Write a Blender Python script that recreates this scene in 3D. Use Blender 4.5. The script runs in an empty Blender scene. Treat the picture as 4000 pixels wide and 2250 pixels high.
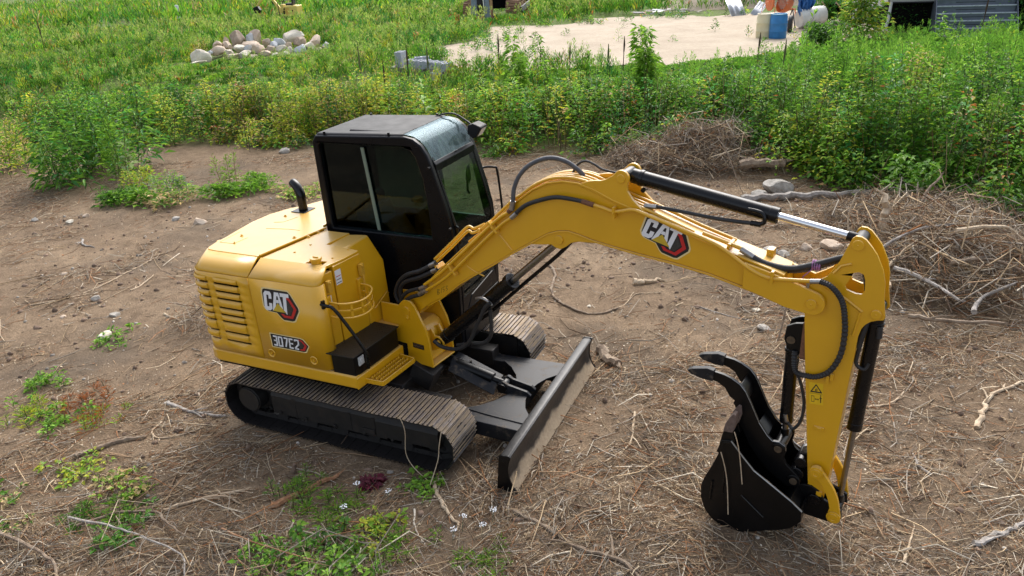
import bpy, math, random
import numpy as np
from mathutils import Vector, Matrix
from mathutils.geometry import tessellate_polygon
random.seed(7); RNG = np.random.default_rng(11)
S = bpy.context.scene; COL = S.collection
PI = math.pi

# ------------------------------------------------------------------ camera, sky, sun, exposure
PITCH, ROLL, CAMH = 0.43179925, -0.06073904, 4.3592
cam_d = bpy.data.cameras.new('camera'); cam_d.sensor_width = 36.0
cam_d.lens = 2897.19 / 4000 * 36; cam_d.clip_end = 2000; cam_d.clip_start = .05
cam = bpy.data.objects.new('camera', cam_d); COL.objects.link(cam)
_fw = Vector((0, math.cos(PITCH), -math.sin(PITCH))); _rt = Vector((1, 0, 0)); _up = Vector((0, math.sin(PITCH), math.cos(PITCH)))
_R = _rt * math.cos(ROLL) + _up * math.sin(ROLL); _U = _up * math.cos(ROLL) - _rt * math.sin(ROLL)
cam.matrix_world = Matrix(((_R.x, _U.x, -_fw.x, 0), (_R.y, _U.y, -_fw.y, 0), (_R.z, _U.z, -_fw.z, CAMH), (0, 0, 0, 1)))
S.camera = cam
SUN_EL, SUN_AZ = math.radians(46), math.radians(14)   # azimuth measured from +Y towards +X
w = bpy.data.worlds.new('World'); S.world = w; w.use_nodes = True
nt = w.node_tree; nt.nodes.clear()
sk = nt.nodes.new('ShaderNodeTexSky'); sk.sky_type = 'NISHITA'; sk.sun_disc = False
sk.sun_elevation = SUN_EL; sk.sun_rotation = SUN_AZ; sk.air_density = 1.0; sk.dust_density = 4.0; sk.ozone_density = 1.0
hs = nt.nodes.new('ShaderNodeHueSaturation'); hs.inputs['Saturation'].default_value = 0.5
bg = nt.nodes.new('ShaderNodeBackground'); bg.inputs['Strength'].default_value = 0.15
wo = nt.nodes.new('ShaderNodeOutputWorld')
nt.links.new(sk.outputs[0], hs.inputs['Color']); nt.links.new(hs.outputs[0], bg.inputs['Color']); nt.links.new(bg.outputs[0], wo.inputs['Surface'])
sd = bpy.data.lights.new('sun', 'SUN'); sd.energy = 1.3; sd.angle = math.radians(48); sd.color = (1.0, .975, .94)
so = bpy.data.objects.new('sun', sd); COL.objects.link(so)
sv = Vector((math.sin(SUN_AZ) * math.cos(SUN_EL), math.cos(SUN_AZ) * math.cos(SUN_EL), math.sin(SUN_EL)))
so.rotation_euler = sv.to_track_quat('Z', 'Y').to_euler(); so.location = (0, 0, 30)
S.view_settings.view_transform = 'Standard'; S.view_settings.look = 'None'
S.view_settings.exposure = 1.0; S.view_settings.gamma = 1.0

# ------------------------------------------------------------------ materials
def nodes_of(name):
    m = bpy.data.materials.new(name); m.use_nodes = True
    t = m.node_tree; b = t.nodes['Principled BSDF']; return m, t, b
def N(t, typ, **kw):
    n = t.nodes.new(typ)
    for k, v in kw.items():
        if k in n.inputs: n.inputs[k].default_value = v
        else: setattr(n, k, v)
    return n
def L(t, a, b): t.links.new(a, b)
def tex(t, scale, detail=5, rough=.6, coord='Object', dist=0, vec=None):
    tc = t.nodes.new('ShaderNodeTexCoord'); n = t.nodes.new('ShaderNodeTexNoise')
    n.inputs['Scale'].default_value = scale; n.inputs['Detail'].default_value = detail; n.inputs['Roughness'].default_value = rough
    n.inputs['Distortion'].default_value = dist
    if vec:
        mp = t.nodes.new('ShaderNodeMapping'); mp.inputs['Scale'].default_value = vec
        L(t, tc.outputs[coord], mp.inputs['Vector']); L(t, mp.outputs[0], n.inputs['Vector'])
    else: L(t, tc.outputs[coord], n.inputs['Vector'])
    return n
def ramp(t, src, stops):
    r = t.nodes.new('ShaderNodeValToRGB'); e = r.color_ramp.elements
    while len(e) < len(stops): e.new(.5)
    for i, (p, c) in enumerate(stops):
        e[i].position = p; e[i].color = (c[0], c[1], c[2], 1) if isinstance(c, (tuple, list)) else (c, c, c, 1)
    L(t, src, r.inputs[0]); return r
def mix(t, fac, a, b):
    m = t.nodes.new('ShaderNodeMix'); m.data_type = 'RGBA'
    for s, v in ((0, fac), (6, a), (7, b)):
        if hasattr(v, 'links') or isinstance(v, bpy.types.NodeSocket): L(t, v, m.inputs[s])
        elif s == 0: m.inputs[0].default_value = v
        else: m.inputs[s].default_value = (*v, 1)
    return m.outputs[2]
def bump(t, b, src, strength=.3, dist=.01):
    n = t.nodes.new('ShaderNodeBump'); n.inputs['Strength'].default_value = strength; n.inputs['Distance'].default_value = dist
    L(t, src, n.inputs['Height']); L(t, n.outputs[0], b.inputs['Normal'])
def mat(name, c, rough=.5, metal=0, var=.12, scale=8, bumpy=0, bs=60, coat=0, dirt=None, dirt_amt=(.55, .7), spec=.5):
    m, t, b = nodes_of(name)
    n = tex(t, scale); c2 = tuple(max(0, x * (1 - var)) for x in c); c1 = tuple(min(1, x * (1 + var)) for x in c)
    col = ramp(t, n.outputs[0], [(.3, c2), (.7, c1)]).outputs[0]
    if dirt:
        n2 = tex(t, scale * 1.7, 8, .7); f = ramp(t, n2.outputs[0], [(dirt_amt[0], 0), (dirt_amt[1], 1)]).outputs[0]
        col = mix(t, f, col, dirt)
        rr = ramp(t, f, [(0, rough), (1, .85)]); L(t, rr.outputs[0], b.inputs['Roughness'])
    else:
        rr = ramp(t, tex(t, scale * 2.3).outputs[0], [(.3, max(0, rough - .06)), (.7, min(1, rough + .08))]); L(t, rr.outputs[0], b.inputs['Roughness'])
    L(t, col, b.inputs['Base Color']); b.inputs['Metallic'].default_value = metal
    b.inputs['Coat Weight'].default_value = coat; b.inputs['Coat Roughness'].default_value = .12
    b.inputs['Specular IOR Level'].default_value = spec
    if bumpy: bump(t, b, tex(t, bs, 4).outputs[0], bumpy, .01)
    return m
M = {}
M['yellow'] = mat('yellow_paint', (.58, .305, .010), .34, var=.04, scale=3, coat=.7, bumpy=.03, bs=90)
def yellow_mat():
    m, t, b = nodes_of('yellow_machine_paint')
    n = tex(t, 3, 5); base = ramp(t, n.outputs[0], [(.3, (.66, .345, .006)), (.7, (.71, .375, .008))]).outputs[0]
    ge = t.nodes.new('ShaderNodeNewGeometry'); sx = t.nodes.new('ShaderNodeSeparateXYZ'); L(t, ge.outputs['Normal'], sx.inputs[0])
    up = ramp(t, sx.outputs['Z'], [(.55, .0), (.95, .42)]).outputs[0]; n2 = ramp(t, tex(t, 4, 8, .7).outputs[0], [(.3, .55), (.7, 1.0)]).outputs[0]
    mu = N(t, 'ShaderNodeMath', operation='MULTIPLY'); L(t, up, mu.inputs[0]); L(t, n2, mu.inputs[1])
    c = mix(t, mu.outputs[0], base, (.62, .48, .27)); n3 = tex(t, 14, 10, .8, vec=(1, 1, .25)); f3 = ramp(t, n3.outputs[0], [(.66, 0), (.8, .3)]).outputs[0]
    c = mix(t, f3, c, (.33, .22, .09)); L(t, c, b.inputs['Base Color']); L(t, ramp(t, mu.outputs[0], [(0, .33), (.4, .42)]).outputs[0], b.inputs['Roughness'])
    b.inputs['Coat Weight'].default_value = .55; b.inputs['Coat Roughness'].default_value = .2; bump(t, b, tex(t, 60, 4).outputs[0], .04, .01); return m
M['yellow'] = yellow_mat()
M['yellow_dusty'] = mat('dusty_yellow_paint', (.56, .31, .025), .5, var=.06, scale=4, dirt=(.42, .33, .2), dirt_amt=(.62, .8))
M['black'] = mat('black_paint', (.0028, .0028, .0036), .26, var=.3, scale=5, bumpy=.03, bs=70, spec=.35)
M['cab_roof'] = mat('faded_roof_paint', (.008, .0085, .0105), .5, var=.4, scale=2.5, bumpy=.03, spec=.22)
M['cab_black'] = mat('cab_black_paint', (.0035, .004, .0055), .3, var=.3, scale=4, bumpy=.02, spec=.18)
M['black_satin'] = mat('satin_black_steel', (.003, .003, .0034), .34, var=.3, scale=6, bumpy=.06, bs=40, spec=.3, dirt=(.035, .028, .022), dirt_amt=(.62, .95))
M['rubber'] = mat('hose_rubber', (.018, .018, .019), .55, var=.3, scale=20)
M['grey_hose'] = mat('grey_worn_hose', (.07, .072, .08), .6, var=.2, scale=20)
M['chrome'] = mat('chrome_rod', (.8, .8, .8), .12, 1, var=.03)
M['steel'] = mat('dull_steel_rod', (.28, .27, .26), .3, 1, var=.1, scale=12)
M['fitting'] = mat('zinc_fitting', (.35, .34, .33), .35, .9, var=.2, scale=30)
M['rust'] = mat('rusty_fitting', (.16, .07, .035), .8, .1, var=.4, scale=40)
M['plate'] = mat('dusty_dark_plate', (.011, .012, .015), .5, var=.3, scale=6, spec=.3, dirt=(.17, .13, .09), dirt_amt=(.54, .82), bumpy=.05, bs=50)
M['tread_top'] = mat('checker_plate', (.005, .005, .005), .45, var=.4, scale=20)
M['rubber_seat'] = mat('seat_vinyl', (.02, .02, .022), .6)
M['white'] = mat('white_print', (.75, .76, .78), .4, var=.02)
M['red'] = mat('red_print', (.5, .02, .02), .35, var=.05)
M['print_black'] = mat('black_print', (.01, .01, .015), .4)
M['cream'] = mat('cream_print_edge', (.75, .6, .28), .4, var=.02)
M['gold'] = mat('gold_print', (.55, .38, .03), .4, var=.2, scale=12)
M['sticker_yellow'] = mat('yellow_sticker', (.72, .45, .01), .4, var=.03)
M['dark_mesh'] = mat('dark_grey_print', (.035, .033, .03), .5, var=.4, scale=60)
M['inside'] = mat('near_black_fill', (.004, .004, .004), .9, spec=.1)
M['brown_steel'] = mat('brown_undercarriage', (.012, .010, .009), .6, var=.4, scale=5, dirt=(.05, .032, .02), dirt_amt=(.5, .95), bumpy=.1)
M['pin_steel'] = mat('bare_pin_steel', (.12, .09, .06), .5, .6, var=.3, scale=30)
M['tape'] = mat('purple_tie_cord', (.3, .13, .3), .7)

def track_mat():
    m, t, b = nodes_of('track_steel')
    n1 = tex(t, 9, 8, .7, 'Object'); oi = t.nodes.new('ShaderNodeObjectInfo')
    tc = t.nodes.new('ShaderNodeTexCoord'); ad = t.nodes.new('ShaderNodeVectorMath'); ad.operation = 'ADD'
    sc = t.nodes.new('ShaderNodeVectorMath'); sc.operation = 'SCALE'; cb = t.nodes.new('ShaderNodeCombineXYZ')
    L(t, oi.outputs['Random'], cb.inputs[0]); L(t, oi.outputs['Random'], cb.inputs[1]); sc.inputs['Scale'].default_value = 40
    L(t, cb.outputs[0], sc.inputs[0]); L(t, tc.outputs['Object'], ad.inputs[0]); L(t, sc.outputs[0], ad.inputs[1]); L(t, ad.outputs[0], n1.inputs['Vector'])
    steel = ramp(t, n1.outputs[0], [(.3, (.09, .075, .07)), (.7, (.26, .22, .205))]).outputs[0]
    n2 = t.nodes.new('ShaderNodeTexNoise'); n2.inputs['Scale'].default_value = 9; n2.inputs['Detail'].default_value = 7; n2.inputs['Roughness'].default_value = .7
    mp = t.nodes.new('ShaderNodeMapping'); mp.inputs['Scale'].default_value = (3.2, .55, 1); L(t, ad.outputs[0], mp.inputs['Vector']); L(t, mp.outputs[0], n2.inputs['Vector'])
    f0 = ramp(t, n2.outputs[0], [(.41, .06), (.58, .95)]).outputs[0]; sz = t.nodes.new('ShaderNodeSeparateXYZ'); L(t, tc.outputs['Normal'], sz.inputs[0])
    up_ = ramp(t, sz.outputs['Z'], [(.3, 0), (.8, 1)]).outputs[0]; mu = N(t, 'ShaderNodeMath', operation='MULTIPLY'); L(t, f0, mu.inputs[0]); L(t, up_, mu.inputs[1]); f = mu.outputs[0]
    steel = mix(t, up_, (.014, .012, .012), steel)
    L(t, mix(t, f, steel, (.36, .27, .17)), b.inputs['Base Color'])
    L(t, ramp(t, f, [(0, .5), (1, .9)]).outputs[0], b.inputs['Roughness']); b.inputs['Metallic'].default_value = .25
    bump(t, b, n1.outputs[0], .35, .006); return m
M['track'] = track_mat()
M['tooth'] = mat('worn_tooth_steel', (.15, .105, .09), .6, .3, var=.3, scale=25, dirt=(.25, .19, .14), dirt_amt=(.5, .7), bumpy=.2)
M['hole'] = mat('dark_hole', (.004, .003, .003), .9)
M['track_dark'] = mat('track_inner_steel', (.012, .011, .011), .55, var=.5, scale=10, dirt=(.06, .045, .03), dirt_amt=(.6, .85))

def glass(name, tint, fres=1.33, rough=.02, scratch=0):
    m = bpy.data.materials.new(name); m.use_nodes = True; t = m.node_tree; t.nodes.clear()
    o = t.nodes.new('ShaderNodeOutputMaterial'); tr = t.nodes.new('ShaderNodeBsdfTransparent'); tr.inputs[0].default_value = (*tint, 1)
    g = t.nodes.new('ShaderNodeBsdfGlossy'); g.inputs['Roughness'].default_value = rough; g.inputs[0].default_value = (.7, .85, .95, 1)
    fr = t.nodes.new('ShaderNodeFresnel'); fr.inputs[0].default_value = fres
    mx = t.nodes.new('ShaderNodeMixShader'); L(t, fr.outputs[0], mx.inputs[0]); L(t, tr.outputs[0], mx.inputs[1]); L(t, g.outputs[0], mx.inputs[2])
    out = mx.outputs[0]
    if scratch:
        n = tex(t, 6, 9, .75, vec=(1, 2.5, 1)); f = ramp(t, n.outputs[0], [(.40, .15), (.66, scratch)])
        d = t.nodes.new('ShaderNodeBsdfDiffuse'); d.inputs[0].default_value = (.26, .37, .38, 1)
        m2 = t.nodes.new('ShaderNodeMixShader'); L(t, f.outputs[0], m2.inputs[0]); L(t, out, m2.inputs[1]); L(t, d.outputs[0], m2.inputs[2]); out = m2.outputs[0]
    L(t, out, o.inputs[0]); return m
M['side_glass'] = glass('tinted_side_glass', (.17, .24, .235), 1.34)
M['front_glass'] = glass('green_windshield_glass', (.5, .62, .54), 1.45)
M['roof_glass'] = glass('scratched_roof_glass', (.2, .34, .34), 1.3, .1, .38)
M['lamp_glass'] = mat('lamp_lens', (.55, .56, .55), .15, var=.1, scale=50)

def blade_mat():
    m, t, b = nodes_of('scraped_blade_paint')
    n = tex(t, 6, 8, .7, vec=(1, 1, 3)); base = ramp(t, n.outputs[0], [(.3, (.008, .008, .009)), (.62, (.03, .028, .027)), (.8, (.1, .085, .065))]).outputs[0]
    tc = t.nodes.new('ShaderNodeTexCoord'); sx = t.nodes.new('ShaderNodeSeparateXYZ'); L(t, tc.outputs['Object'], sx.inputs[0])
    n2 = tex(t, 2.5, 7, .65); a = N(t, 'ShaderNodeMath', operation='MULTIPLY_ADD'); L(t, n2.outputs[0], a.inputs[0]); a.inputs[1].default_value = .30
    L(t, sx.outputs['Z'], a.inputs[2]); n3 = ramp(t, a.outputs[0], [(.235, 1), (.285, 0)])
    gx = N(t, 'ShaderNodeMath', operation='GREATER_THAN'); L(t, sx.outputs['X'], gx.inputs[0]); gx.inputs[1].default_value = 1.85
    mu = N(t, 'ShaderNodeMath', operation='MULTIPLY'); L(t, gx.outputs[0], mu.inputs[0]); L(t, n3.outputs[0], mu.inputs[1])
    mud = ramp(t, tex(t, 30, 6, .7).outputs[0], [(.3, (.30, .225, .145)), (.7, (.44, .34, .23))]).outputs[0]
    L(t, mix(t, mu.outputs[0], base, mud), b.inputs['Base Color']); L(t, ramp(t, mu.outputs[0], [(0, .42), (1, .95)]).outputs[0], b.inputs['Roughness'])
    bump(t, b, tex(t, 25, 6).outputs[0], .25, .01); return m
M['blade'] = blade_mat()

def attr_mat(name, rough=.8, transl=0, spec=.3, var=.25, vs=30):
    m = bpy.data.materials.new(name); m.use_nodes = True; t = m.node_tree; b = t.nodes['Principled BSDF']
    a = t.nodes.new('ShaderNodeVertexColor'); a.layer_name = 'Col'
    n = tex(t, vs, 3); gain = 1.22 if transl else 1.0; f = ramp(t, n.outputs[0], [(.25, 1 - var), (.75, 1 + var * .6)]); f2 = t.nodes.new('ShaderNodeVectorMath'); f2.operation = 'SCALE'; f2.inputs['Scale'].default_value = gain; L(t, f.outputs[0], f2.inputs[0]); f = f2
    mm = t.nodes.new('ShaderNodeMix'); mm.data_type = 'RGBA'; mm.blend_type = 'MULTIPLY'; mm.inputs[0].default_value = 1
    L(t, a.outputs[0], mm.inputs[6]); L(t, f.outputs[0], mm.inputs[7]); L(t, mm.outputs[2], b.inputs['Base Color'])
    b.inputs['Roughness'].default_value = rough; b.inputs['Specular IOR Level'].default_value = spec
    if transl:
        o = t.nodes['Material Output']; tr = t.nodes.new('ShaderNodeBsdfTranslucent'); L(t, mm.outputs[2], tr.inputs[0])
        mx = t.nodes.new('ShaderNodeMixShader'); mx.inputs[0].default_value = transl
        L(t, b.outputs[0], mx.inputs[1]); L(t, tr.outputs[0], mx.inputs[2]); L(t, mx.outputs[0], o.inputs[0])
    return m
M['leaf'] = attr_mat('leaf_green', .5, .45, .35, .12, 3)
M['litter'] = attr_mat('dry_litter', .85, 0, .2, .3, 40)
M['wood'] = None
def wood_mat(name, c1, c2, c3):
    m, t, b = nodes_of(name)
    n = tex(t, 12, 8, .7, vec=(1, 1, 1)); L(t, ramp(t, n.outputs[0], [(.3, c1), (.5, c2), (.72, c3)]).outputs[0], b.inputs['Base Color'])
    b.inputs['Roughness'].default_value = .88; bump(t, b, tex(t, 45, 6).outputs[0], .6, .01); return m
M['bark'] = wood_mat('grey_brown_bark', (.1, .07, .045), (.22, .16, .11), (.36, .29, .21))
M['pale_wood'] = wood_mat('pale_stripped_wood', (.3, .2, .12), (.48, .37, .25), (.62, .52, .38))
M['grey_wood'] = wood_mat('weathered_grey_wood', (.14, .12, .1), (.3, .27, .24), (.46, .42, .38))
M['red_wood'] = wood_mat('torn_reddish_wood', (.14, .06, .03), (.32, .16, .08), (.5, .33, .2))
def rock_mat(name, a, b2, c, s=3):
    m, t, b = nodes_of(name)
    n = tex(t, s, 8, .65); L(t, ramp(t, n.outputs[0], [(.3, a), (.5, b2), (.7, c)]).outputs[0], b.inputs['Base Color'])
    b.inputs['Roughness'].default_value = .85; bump(t, b, tex(t, s * 8, 8).outputs[0], .5, .03); return m
M['rock_tan'] = rock_mat('tan_rock', (.38, .28, .2), (.52, .41, .31), (.62, .53, .43))
M['rock_cream'] = rock_mat('cream_rock', (.5, .42, .31), (.62, .56, .45), (.72, .68, .58))
M['rock_grey'] = rock_mat('blue_grey_rock', (.3, .32, .34), (.48, .5, .52), (.62, .63, .64))
M['rock_brown'] = rock_mat('brown_rock', (.24, .17, .12), (.36, .28, .21), (.5, .42, .34))
M['stone'] = rock_mat('field_stone', (.2, .18, .15), (.36, .33, .29), (.52, .49, .44), 8)

def ground_mat():
    m, t, b = nodes_of('trampled_soil')
    n1 = tex(t, .55, 8, .62); n2 = tex(t, 5, 10, .75); n3 = tex(t, 45, 6, .7)
    soil = ramp(t, n1.outputs[0], [(.32, (.13, .088, .055)), (.5, (.24, .168, .105)), (.68, (.34, .25, .16))]).outputs[0]
    fine = ramp(t, n2.outputs[0], [(.35, (.085, .058, .038)), (.6, (.29, .21, .14))]).outputs[0]
    c = mix(t, .45, soil, fine); sp = ramp(t, n3.outputs[0], [(.38, .55), (.62, 1.15)]).outputs[0]
    mm = t.nodes.new('ShaderNodeMix'); mm.data_type = 'RGBA'; mm.blend_type = 'MULTIPLY'; mm.inputs[0].default_value = .8
    L(t, c, mm.inputs[6]); L(t, sp, mm.inputs[7])
    a = t.nodes.new('ShaderNodeVertexColor'); a.layer_name = 'Col'; sx = t.nodes.new('ShaderNodeSeparateColor'); L(t, a.outputs[0], sx.inputs[0])
    g = ramp(t, n2.outputs[0], [(.35, (.07, .11, .025)), (.65, (.14, .2, .045))]).outputs[0]
    c = mix(t, sx.outputs[0], mm.outputs[2], g)
    L(t, mix(t, sx.outputs[1], c, (.1, .08, .06)), b.inputs['Base Color']); b.inputs['Roughness'].default_value = .95; b.inputs['Specular IOR Level'].default_value = .15
    ad = N(t, 'ShaderNodeMath', operation='ADD'); L(t, n2.outputs[0], ad.inputs[0]); L(t, n3.outputs[0], ad.inputs[1]); bump(t, b, ad.outputs[0], .7, .03); return m
M['soil'] = ground_mat()
def sand_mat():
    m, t, b = nodes_of('pale_sand')
    n1 = tex(t, .6, 9, .65, dist=.6); n2 = tex(t, 8, 8, .7)
    c = mix(t, .4, ramp(t, n1.outputs[0], [(.3, (.31, .245, .17)), (.5, (.42, .345, .25)), (.7, (.5, .425, .325))]).outputs[0], ramp(t, n2.outputs[0], [(.3, (.25, .19, .135)), (.7, (.46, .385, .295))]).outputs[0])
    L(t, c, b.inputs['Base Color']); b.inputs['Roughness'].default_value = .95; bump(t, b, n2.outputs[0], .5, .05); return m
M['sand'] = sand_mat()

# ------------------------------------------------------------------ mesh helpers
def finish(o, smooth, bevel):
    if smooth:
        o.data.polygons.foreach_set('use_smooth', [True] * len(o.data.polygons))
        try: o.data.set_sharp_from_angle(angle=math.radians(smooth))
        except Exception: pass
    if bevel:
        b = o.modifiers.new('bevel', 'BEVEL'); b.width = bevel; b.segments = 2; b.limit_method = 'ANGLE'; b.angle_limit = math.radians(35); b.harden_normals = False
SPLIT = {'pin', 'wear_strip', 'weld_bead', 'clip_block', 'link_pin', 'oil_pipe', 'hose_end', 'label_print', 'roll_bar', 'handle', 'cutting_lip', 'cross_tube'}
class MB:
    def __init__(s): s.v = []; s.f = []; s.m = []; s.mi = 0; s.g = []
    def add(s, vs, fs, mi=None):
        o = len(s.v); s.g.append((o, len(s.f))); s.v += [tuple(map(float, v)) for v in vs]; s.f += [tuple(i + o for i in f) for f in fs]; s.m += [s.mi if mi is None else mi] * len(fs); return s
    def box(s, a, b, mi=None):
        x0, y0, z0 = a; x1, y1, z1 = b
        return s.add([(x0, y0, z0), (x1, y0, z0), (x1, y1, z0), (x0, y1, z0), (x0, y0, z1), (x1, y0, z1), (x1, y1, z1), (x0, y1, z1)],
                     [(3, 2, 1, 0), (4, 5, 6, 7), (0, 1, 5, 4), (1, 2, 6, 5), (2, 3, 7, 6), (3, 0, 4, 7)], mi)
    def obox(s, c, size, rot, mi=None):
        h = Vector(size) / 2; vs = []
        for x, y, z in ((-1, -1, -1), (1, -1, -1), (1, 1, -1), (-1, 1, -1), (-1, -1, 1), (1, -1, 1), (1, 1, 1), (-1, 1, 1)):
            vs.append(Vector(c) + rot @ Vector((x * h.x, y * h.y, z * h.z)))
        return s.add(vs, [(3, 2, 1, 0), (4, 5, 6, 7), (0, 1, 5, 4), (1, 2, 6, 5), (2, 3, 7, 6), (3, 0, 4, 7)], mi)
    def prism(s, pts, a, b, ax='y', mi=None, holes=()):
        """pts are 2D; ax y: (x,z) swept in y; ax x: (y,z) swept in x; ax z: (x,y) swept in z"""
        def P(p, t): return (p[0], t, p[1]) if ax == 'y' else ((t, p[0], p[1]) if ax == 'x' else (p[0], p[1], t))
        loops = [list(pts)] + [list(h) for h in holes]; n = sum(len(l) for l in loops); flat = [p for l in loops for p in l]
        ar = sum(pts[i][0] * pts[(i + 1) % len(pts)][1] - pts[(i + 1) % len(pts)][0] * pts[i][1] for i in range(len(pts)))
        vs = [P(p, a) for p in flat] + [P(p, b) for p in flat]; fs = []
        if holes:
            for tr in tessellate_polygon([[Vector((p[0], p[1], 0)) for p in l] for l in loops]):
                q = [flat[i] for i in tr]; ta = (q[1][0] - q[0][0]) * (q[2][1] - q[0][1]) - (q[2][0] - q[0][0]) * (q[1][1] - q[0][1])
                tr = tuple(tr) if ta > 0 else tuple(reversed(tr))
                fs.append(tr); fs.append(tuple(i + n for i in reversed(tr)))
        else:
            idx = tuple(range(n)) if ar > 0 else tuple(reversed(range(n)))
            fs.append(idx); fs.append(tuple(i + n for i in reversed(idx)))
        o = 0
        for l in loops:
            k = len(l)
            al = sum(l[i][0] * l[(i + 1) % k][1] - l[(i + 1) % k][0] * l[i][1] for i in range(k))
            for i in range(k):
                p, q = o + i, o + (i + 1) % k
                f = (p, p + n, q + n, q)
                if (al > 0) != (l is loops[0]): f = tuple(reversed(f))
                fs.append(f)
            o += k
        o = len(s.v); s.add(vs, fs, mi); return s
    def tube(s, path, r, n=8, mi=None, caps=True):
        P = [Vector(p) for p in path]; k = len(P); rs = r if isinstance(r, (list, tuple)) else [r] * k
        vs = []; up = Vector((0, 0, 1)); d0 = (P[1] - P[0]).normalized()
        if abs(d0.dot(up)) > .9: up = Vector((1, 0, 0))
        u = d0.cross(up).normalized()
        for i in range(k):
            d = (P[min(i + 1, k - 1)] - P[max(i - 1, 0)]).normalized()
            u = (u - d * u.dot(d)).normalized(); w_ = d.cross(u)
            for j in range(n):
                a = 2 * PI * j / n; vs.append(P[i] + (u * math.cos(a) + w_ * math.sin(a)) * rs[i])
        fs = [(i * n + j, i * n + (j + 1) % n, (i + 1) * n + (j + 1) % n, (i + 1) * n + j) for i in range(k - 1) for j in range(n)]
        if caps: fs += [tuple(reversed(range(n))), tuple(range((k - 1) * n, k * n))]
        return s.add(vs, fs, mi)
    def cyl(s, a, b, r, n=20, r1=None, mi=None): return s.tube([a, b], [r, r if r1 is None else r1], n, mi)
    def lathe(s, prof, n=24, origin=(0, 0, 0), axis='z', mi=None):
        vs = []
        for (r, h) in prof:
            for j in range(n):
                a = 2 * PI * j / n; c, q = r * math.cos(a), r * math.sin(a)
                v = (c, q, h) if axis == 'z' else ((c, h, -q) if axis == 'y' else (h, c, q))
                vs.append(tuple(v[i] + origin[i] for i in range(3)))
        k = len(prof)
        fs = [(i * n + j, i * n + (j + 1) % n, (i + 1) * n + (j + 1) % n, (i + 1) * n + j) for i in range(k - 1) for j in range(n)]
        return s.add(vs, fs, mi)
    def build(s, name, mats, parent=None, bevel=0, smooth=0, loc=None, rz=0):
        if name in SPLIT and len(s.g) > 1:          # one object per shape
            out = None; ends = s.g[1:] + [(len(s.v), len(s.f))]
            for (v0, f0), (v1, f1) in zip(s.g, ends):
                q = MB(); q.v = s.v[v0:v1]; q.f = [tuple(i - v0 for i in f) for f in s.f[f0:f1]]; q.m = s.m[f0:f1]; q.g = [(0, 0)]
                out = q.build(name, mats, parent, bevel, smooth, loc, rz)
            return out
        me = bpy.data.meshes.new(name); me.from_pydata(s.v, [], s.f)
        mats = mats if isinstance(mats, (list, tuple)) else [mats]
        for m in mats: me.materials.append(m)
        if len(mats) > 1: me.polygons.foreach_set('material_index', s.m)
        me.validate(); me.update()
        o = bpy.data.objects.new(name, me); COL.objects.link(o)
        if parent: o.parent = parent
        if loc: o.location = loc
        if rz: o.rotation_euler = (0, 0, rz)
        finish(o, smooth, bevel); return o
def spline(pts, n=6):
    P = [Vector(p) for p in pts]; out = []
    for i in range(len(P) - 1):
        p0, p1, p2, p3 = P[max(i - 1, 0)], P[i], P[i + 1], P[min(i + 2, len(P) - 1)]
        for k in range(n):
            t = k / n; out.append(.5 * ((2 * p1) + (p2 - p0) * t + (2 * p0 - 5 * p1 + 4 * p2 - p3) * t * t + (3 * p1 - p0 - 3 * p2 + p3) * t ** 3))
    out.append(P[-1]); return out
def empty(name, loc, rz=0, parent=None):
    o = bpy.data.objects.new(name, None); COL.objects.link(o); o.location = loc; o.rotation_euler = (0, 0, rz); o.empty_display_size = .3
    if parent: o.parent = parent
    return o
def tag(o, label, cat, group=None, kind=None):
    if label: o['label'] = label
    if cat: o['category'] = cat
    if group: o['group'] = group
    if kind: o['kind'] = kind
    return o
def raw_mesh(name, V, F, mats, colors=None, smooth=False, mi=None):
    """V (n,3); F (m,k) with k=3 or 4; colors (n,3)"""
    me = bpy.data.meshes.new(name); V = np.asarray(V, np.float32); F = np.asarray(F, np.int32); k = F.shape[1]
    me.vertices.add(len(V)); me.vertices.foreach_set('co', V.ravel())
    me.loops.add(F.size); me.loops.foreach_set('vertex_index', F.ravel())
    me.polygons.add(len(F)); me.polygons.foreach_set('loop_start', np.arange(0, F.size, k, dtype=np.int32)); me.polygons.foreach_set('loop_total', np.full(len(F), k, np.int32))
    if smooth: me.polygons.foreach_set('use_smooth', np.ones(len(F), bool))
    for m in (mats if isinstance(mats, (list, tuple)) else [mats]): me.materials.append(m)
    me.update(calc_edges=True)
    if colors is not None:
        ca = me.color_attributes.new('Col', 'FLOAT_COLOR', 'POINT'); c = np.ones((len(V), 4), np.float32); c[:, :3] = colors; ca.data.foreach_set('color', c.ravel())
    o = bpy.data.objects.new(name, me); COL.objects.link(o); return o

# ------------------------------------------------------------------ terrain
def vnoise(x, y, seed=0):
    xi = np.floor(x).astype(np.int64); yi = np.floor(y).astype(np.int64); xf = x - xi; yf = y - yi
    def h(a, b):
        n = (a * 374761393 + b * 668265263 + seed * 2147483647) & 0xffffffff; n = ((n ^ (n >> 13)) * 1274126177) & 0xffffffff
        return ((n ^ (n >> 16)) & 0xffff) / 65535.0
    u = xf * xf * (3 - 2 * xf); v = yf * yf * (3 - 2 * yf)
    return (h(xi, yi) * (1 - u) + h(xi + 1, yi) * u) * (1 - v) + (h(xi, yi + 1) * (1 - u) + h(xi + 1, yi + 1) * u) * v
def fbm(x, y, sc, octv=4, seed=0):
    r = 0; a = 1; tot = 0
    for i in range(octv): r = r + a * vnoise(x * sc + 17.3 * i, y * sc - 9.1 * i, seed + i); tot += a; a *= .55; sc *= 2.1
    return r / tot
EX = dict(x=-1.35026, y=7.01038, yaw=-0.44152)
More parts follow.
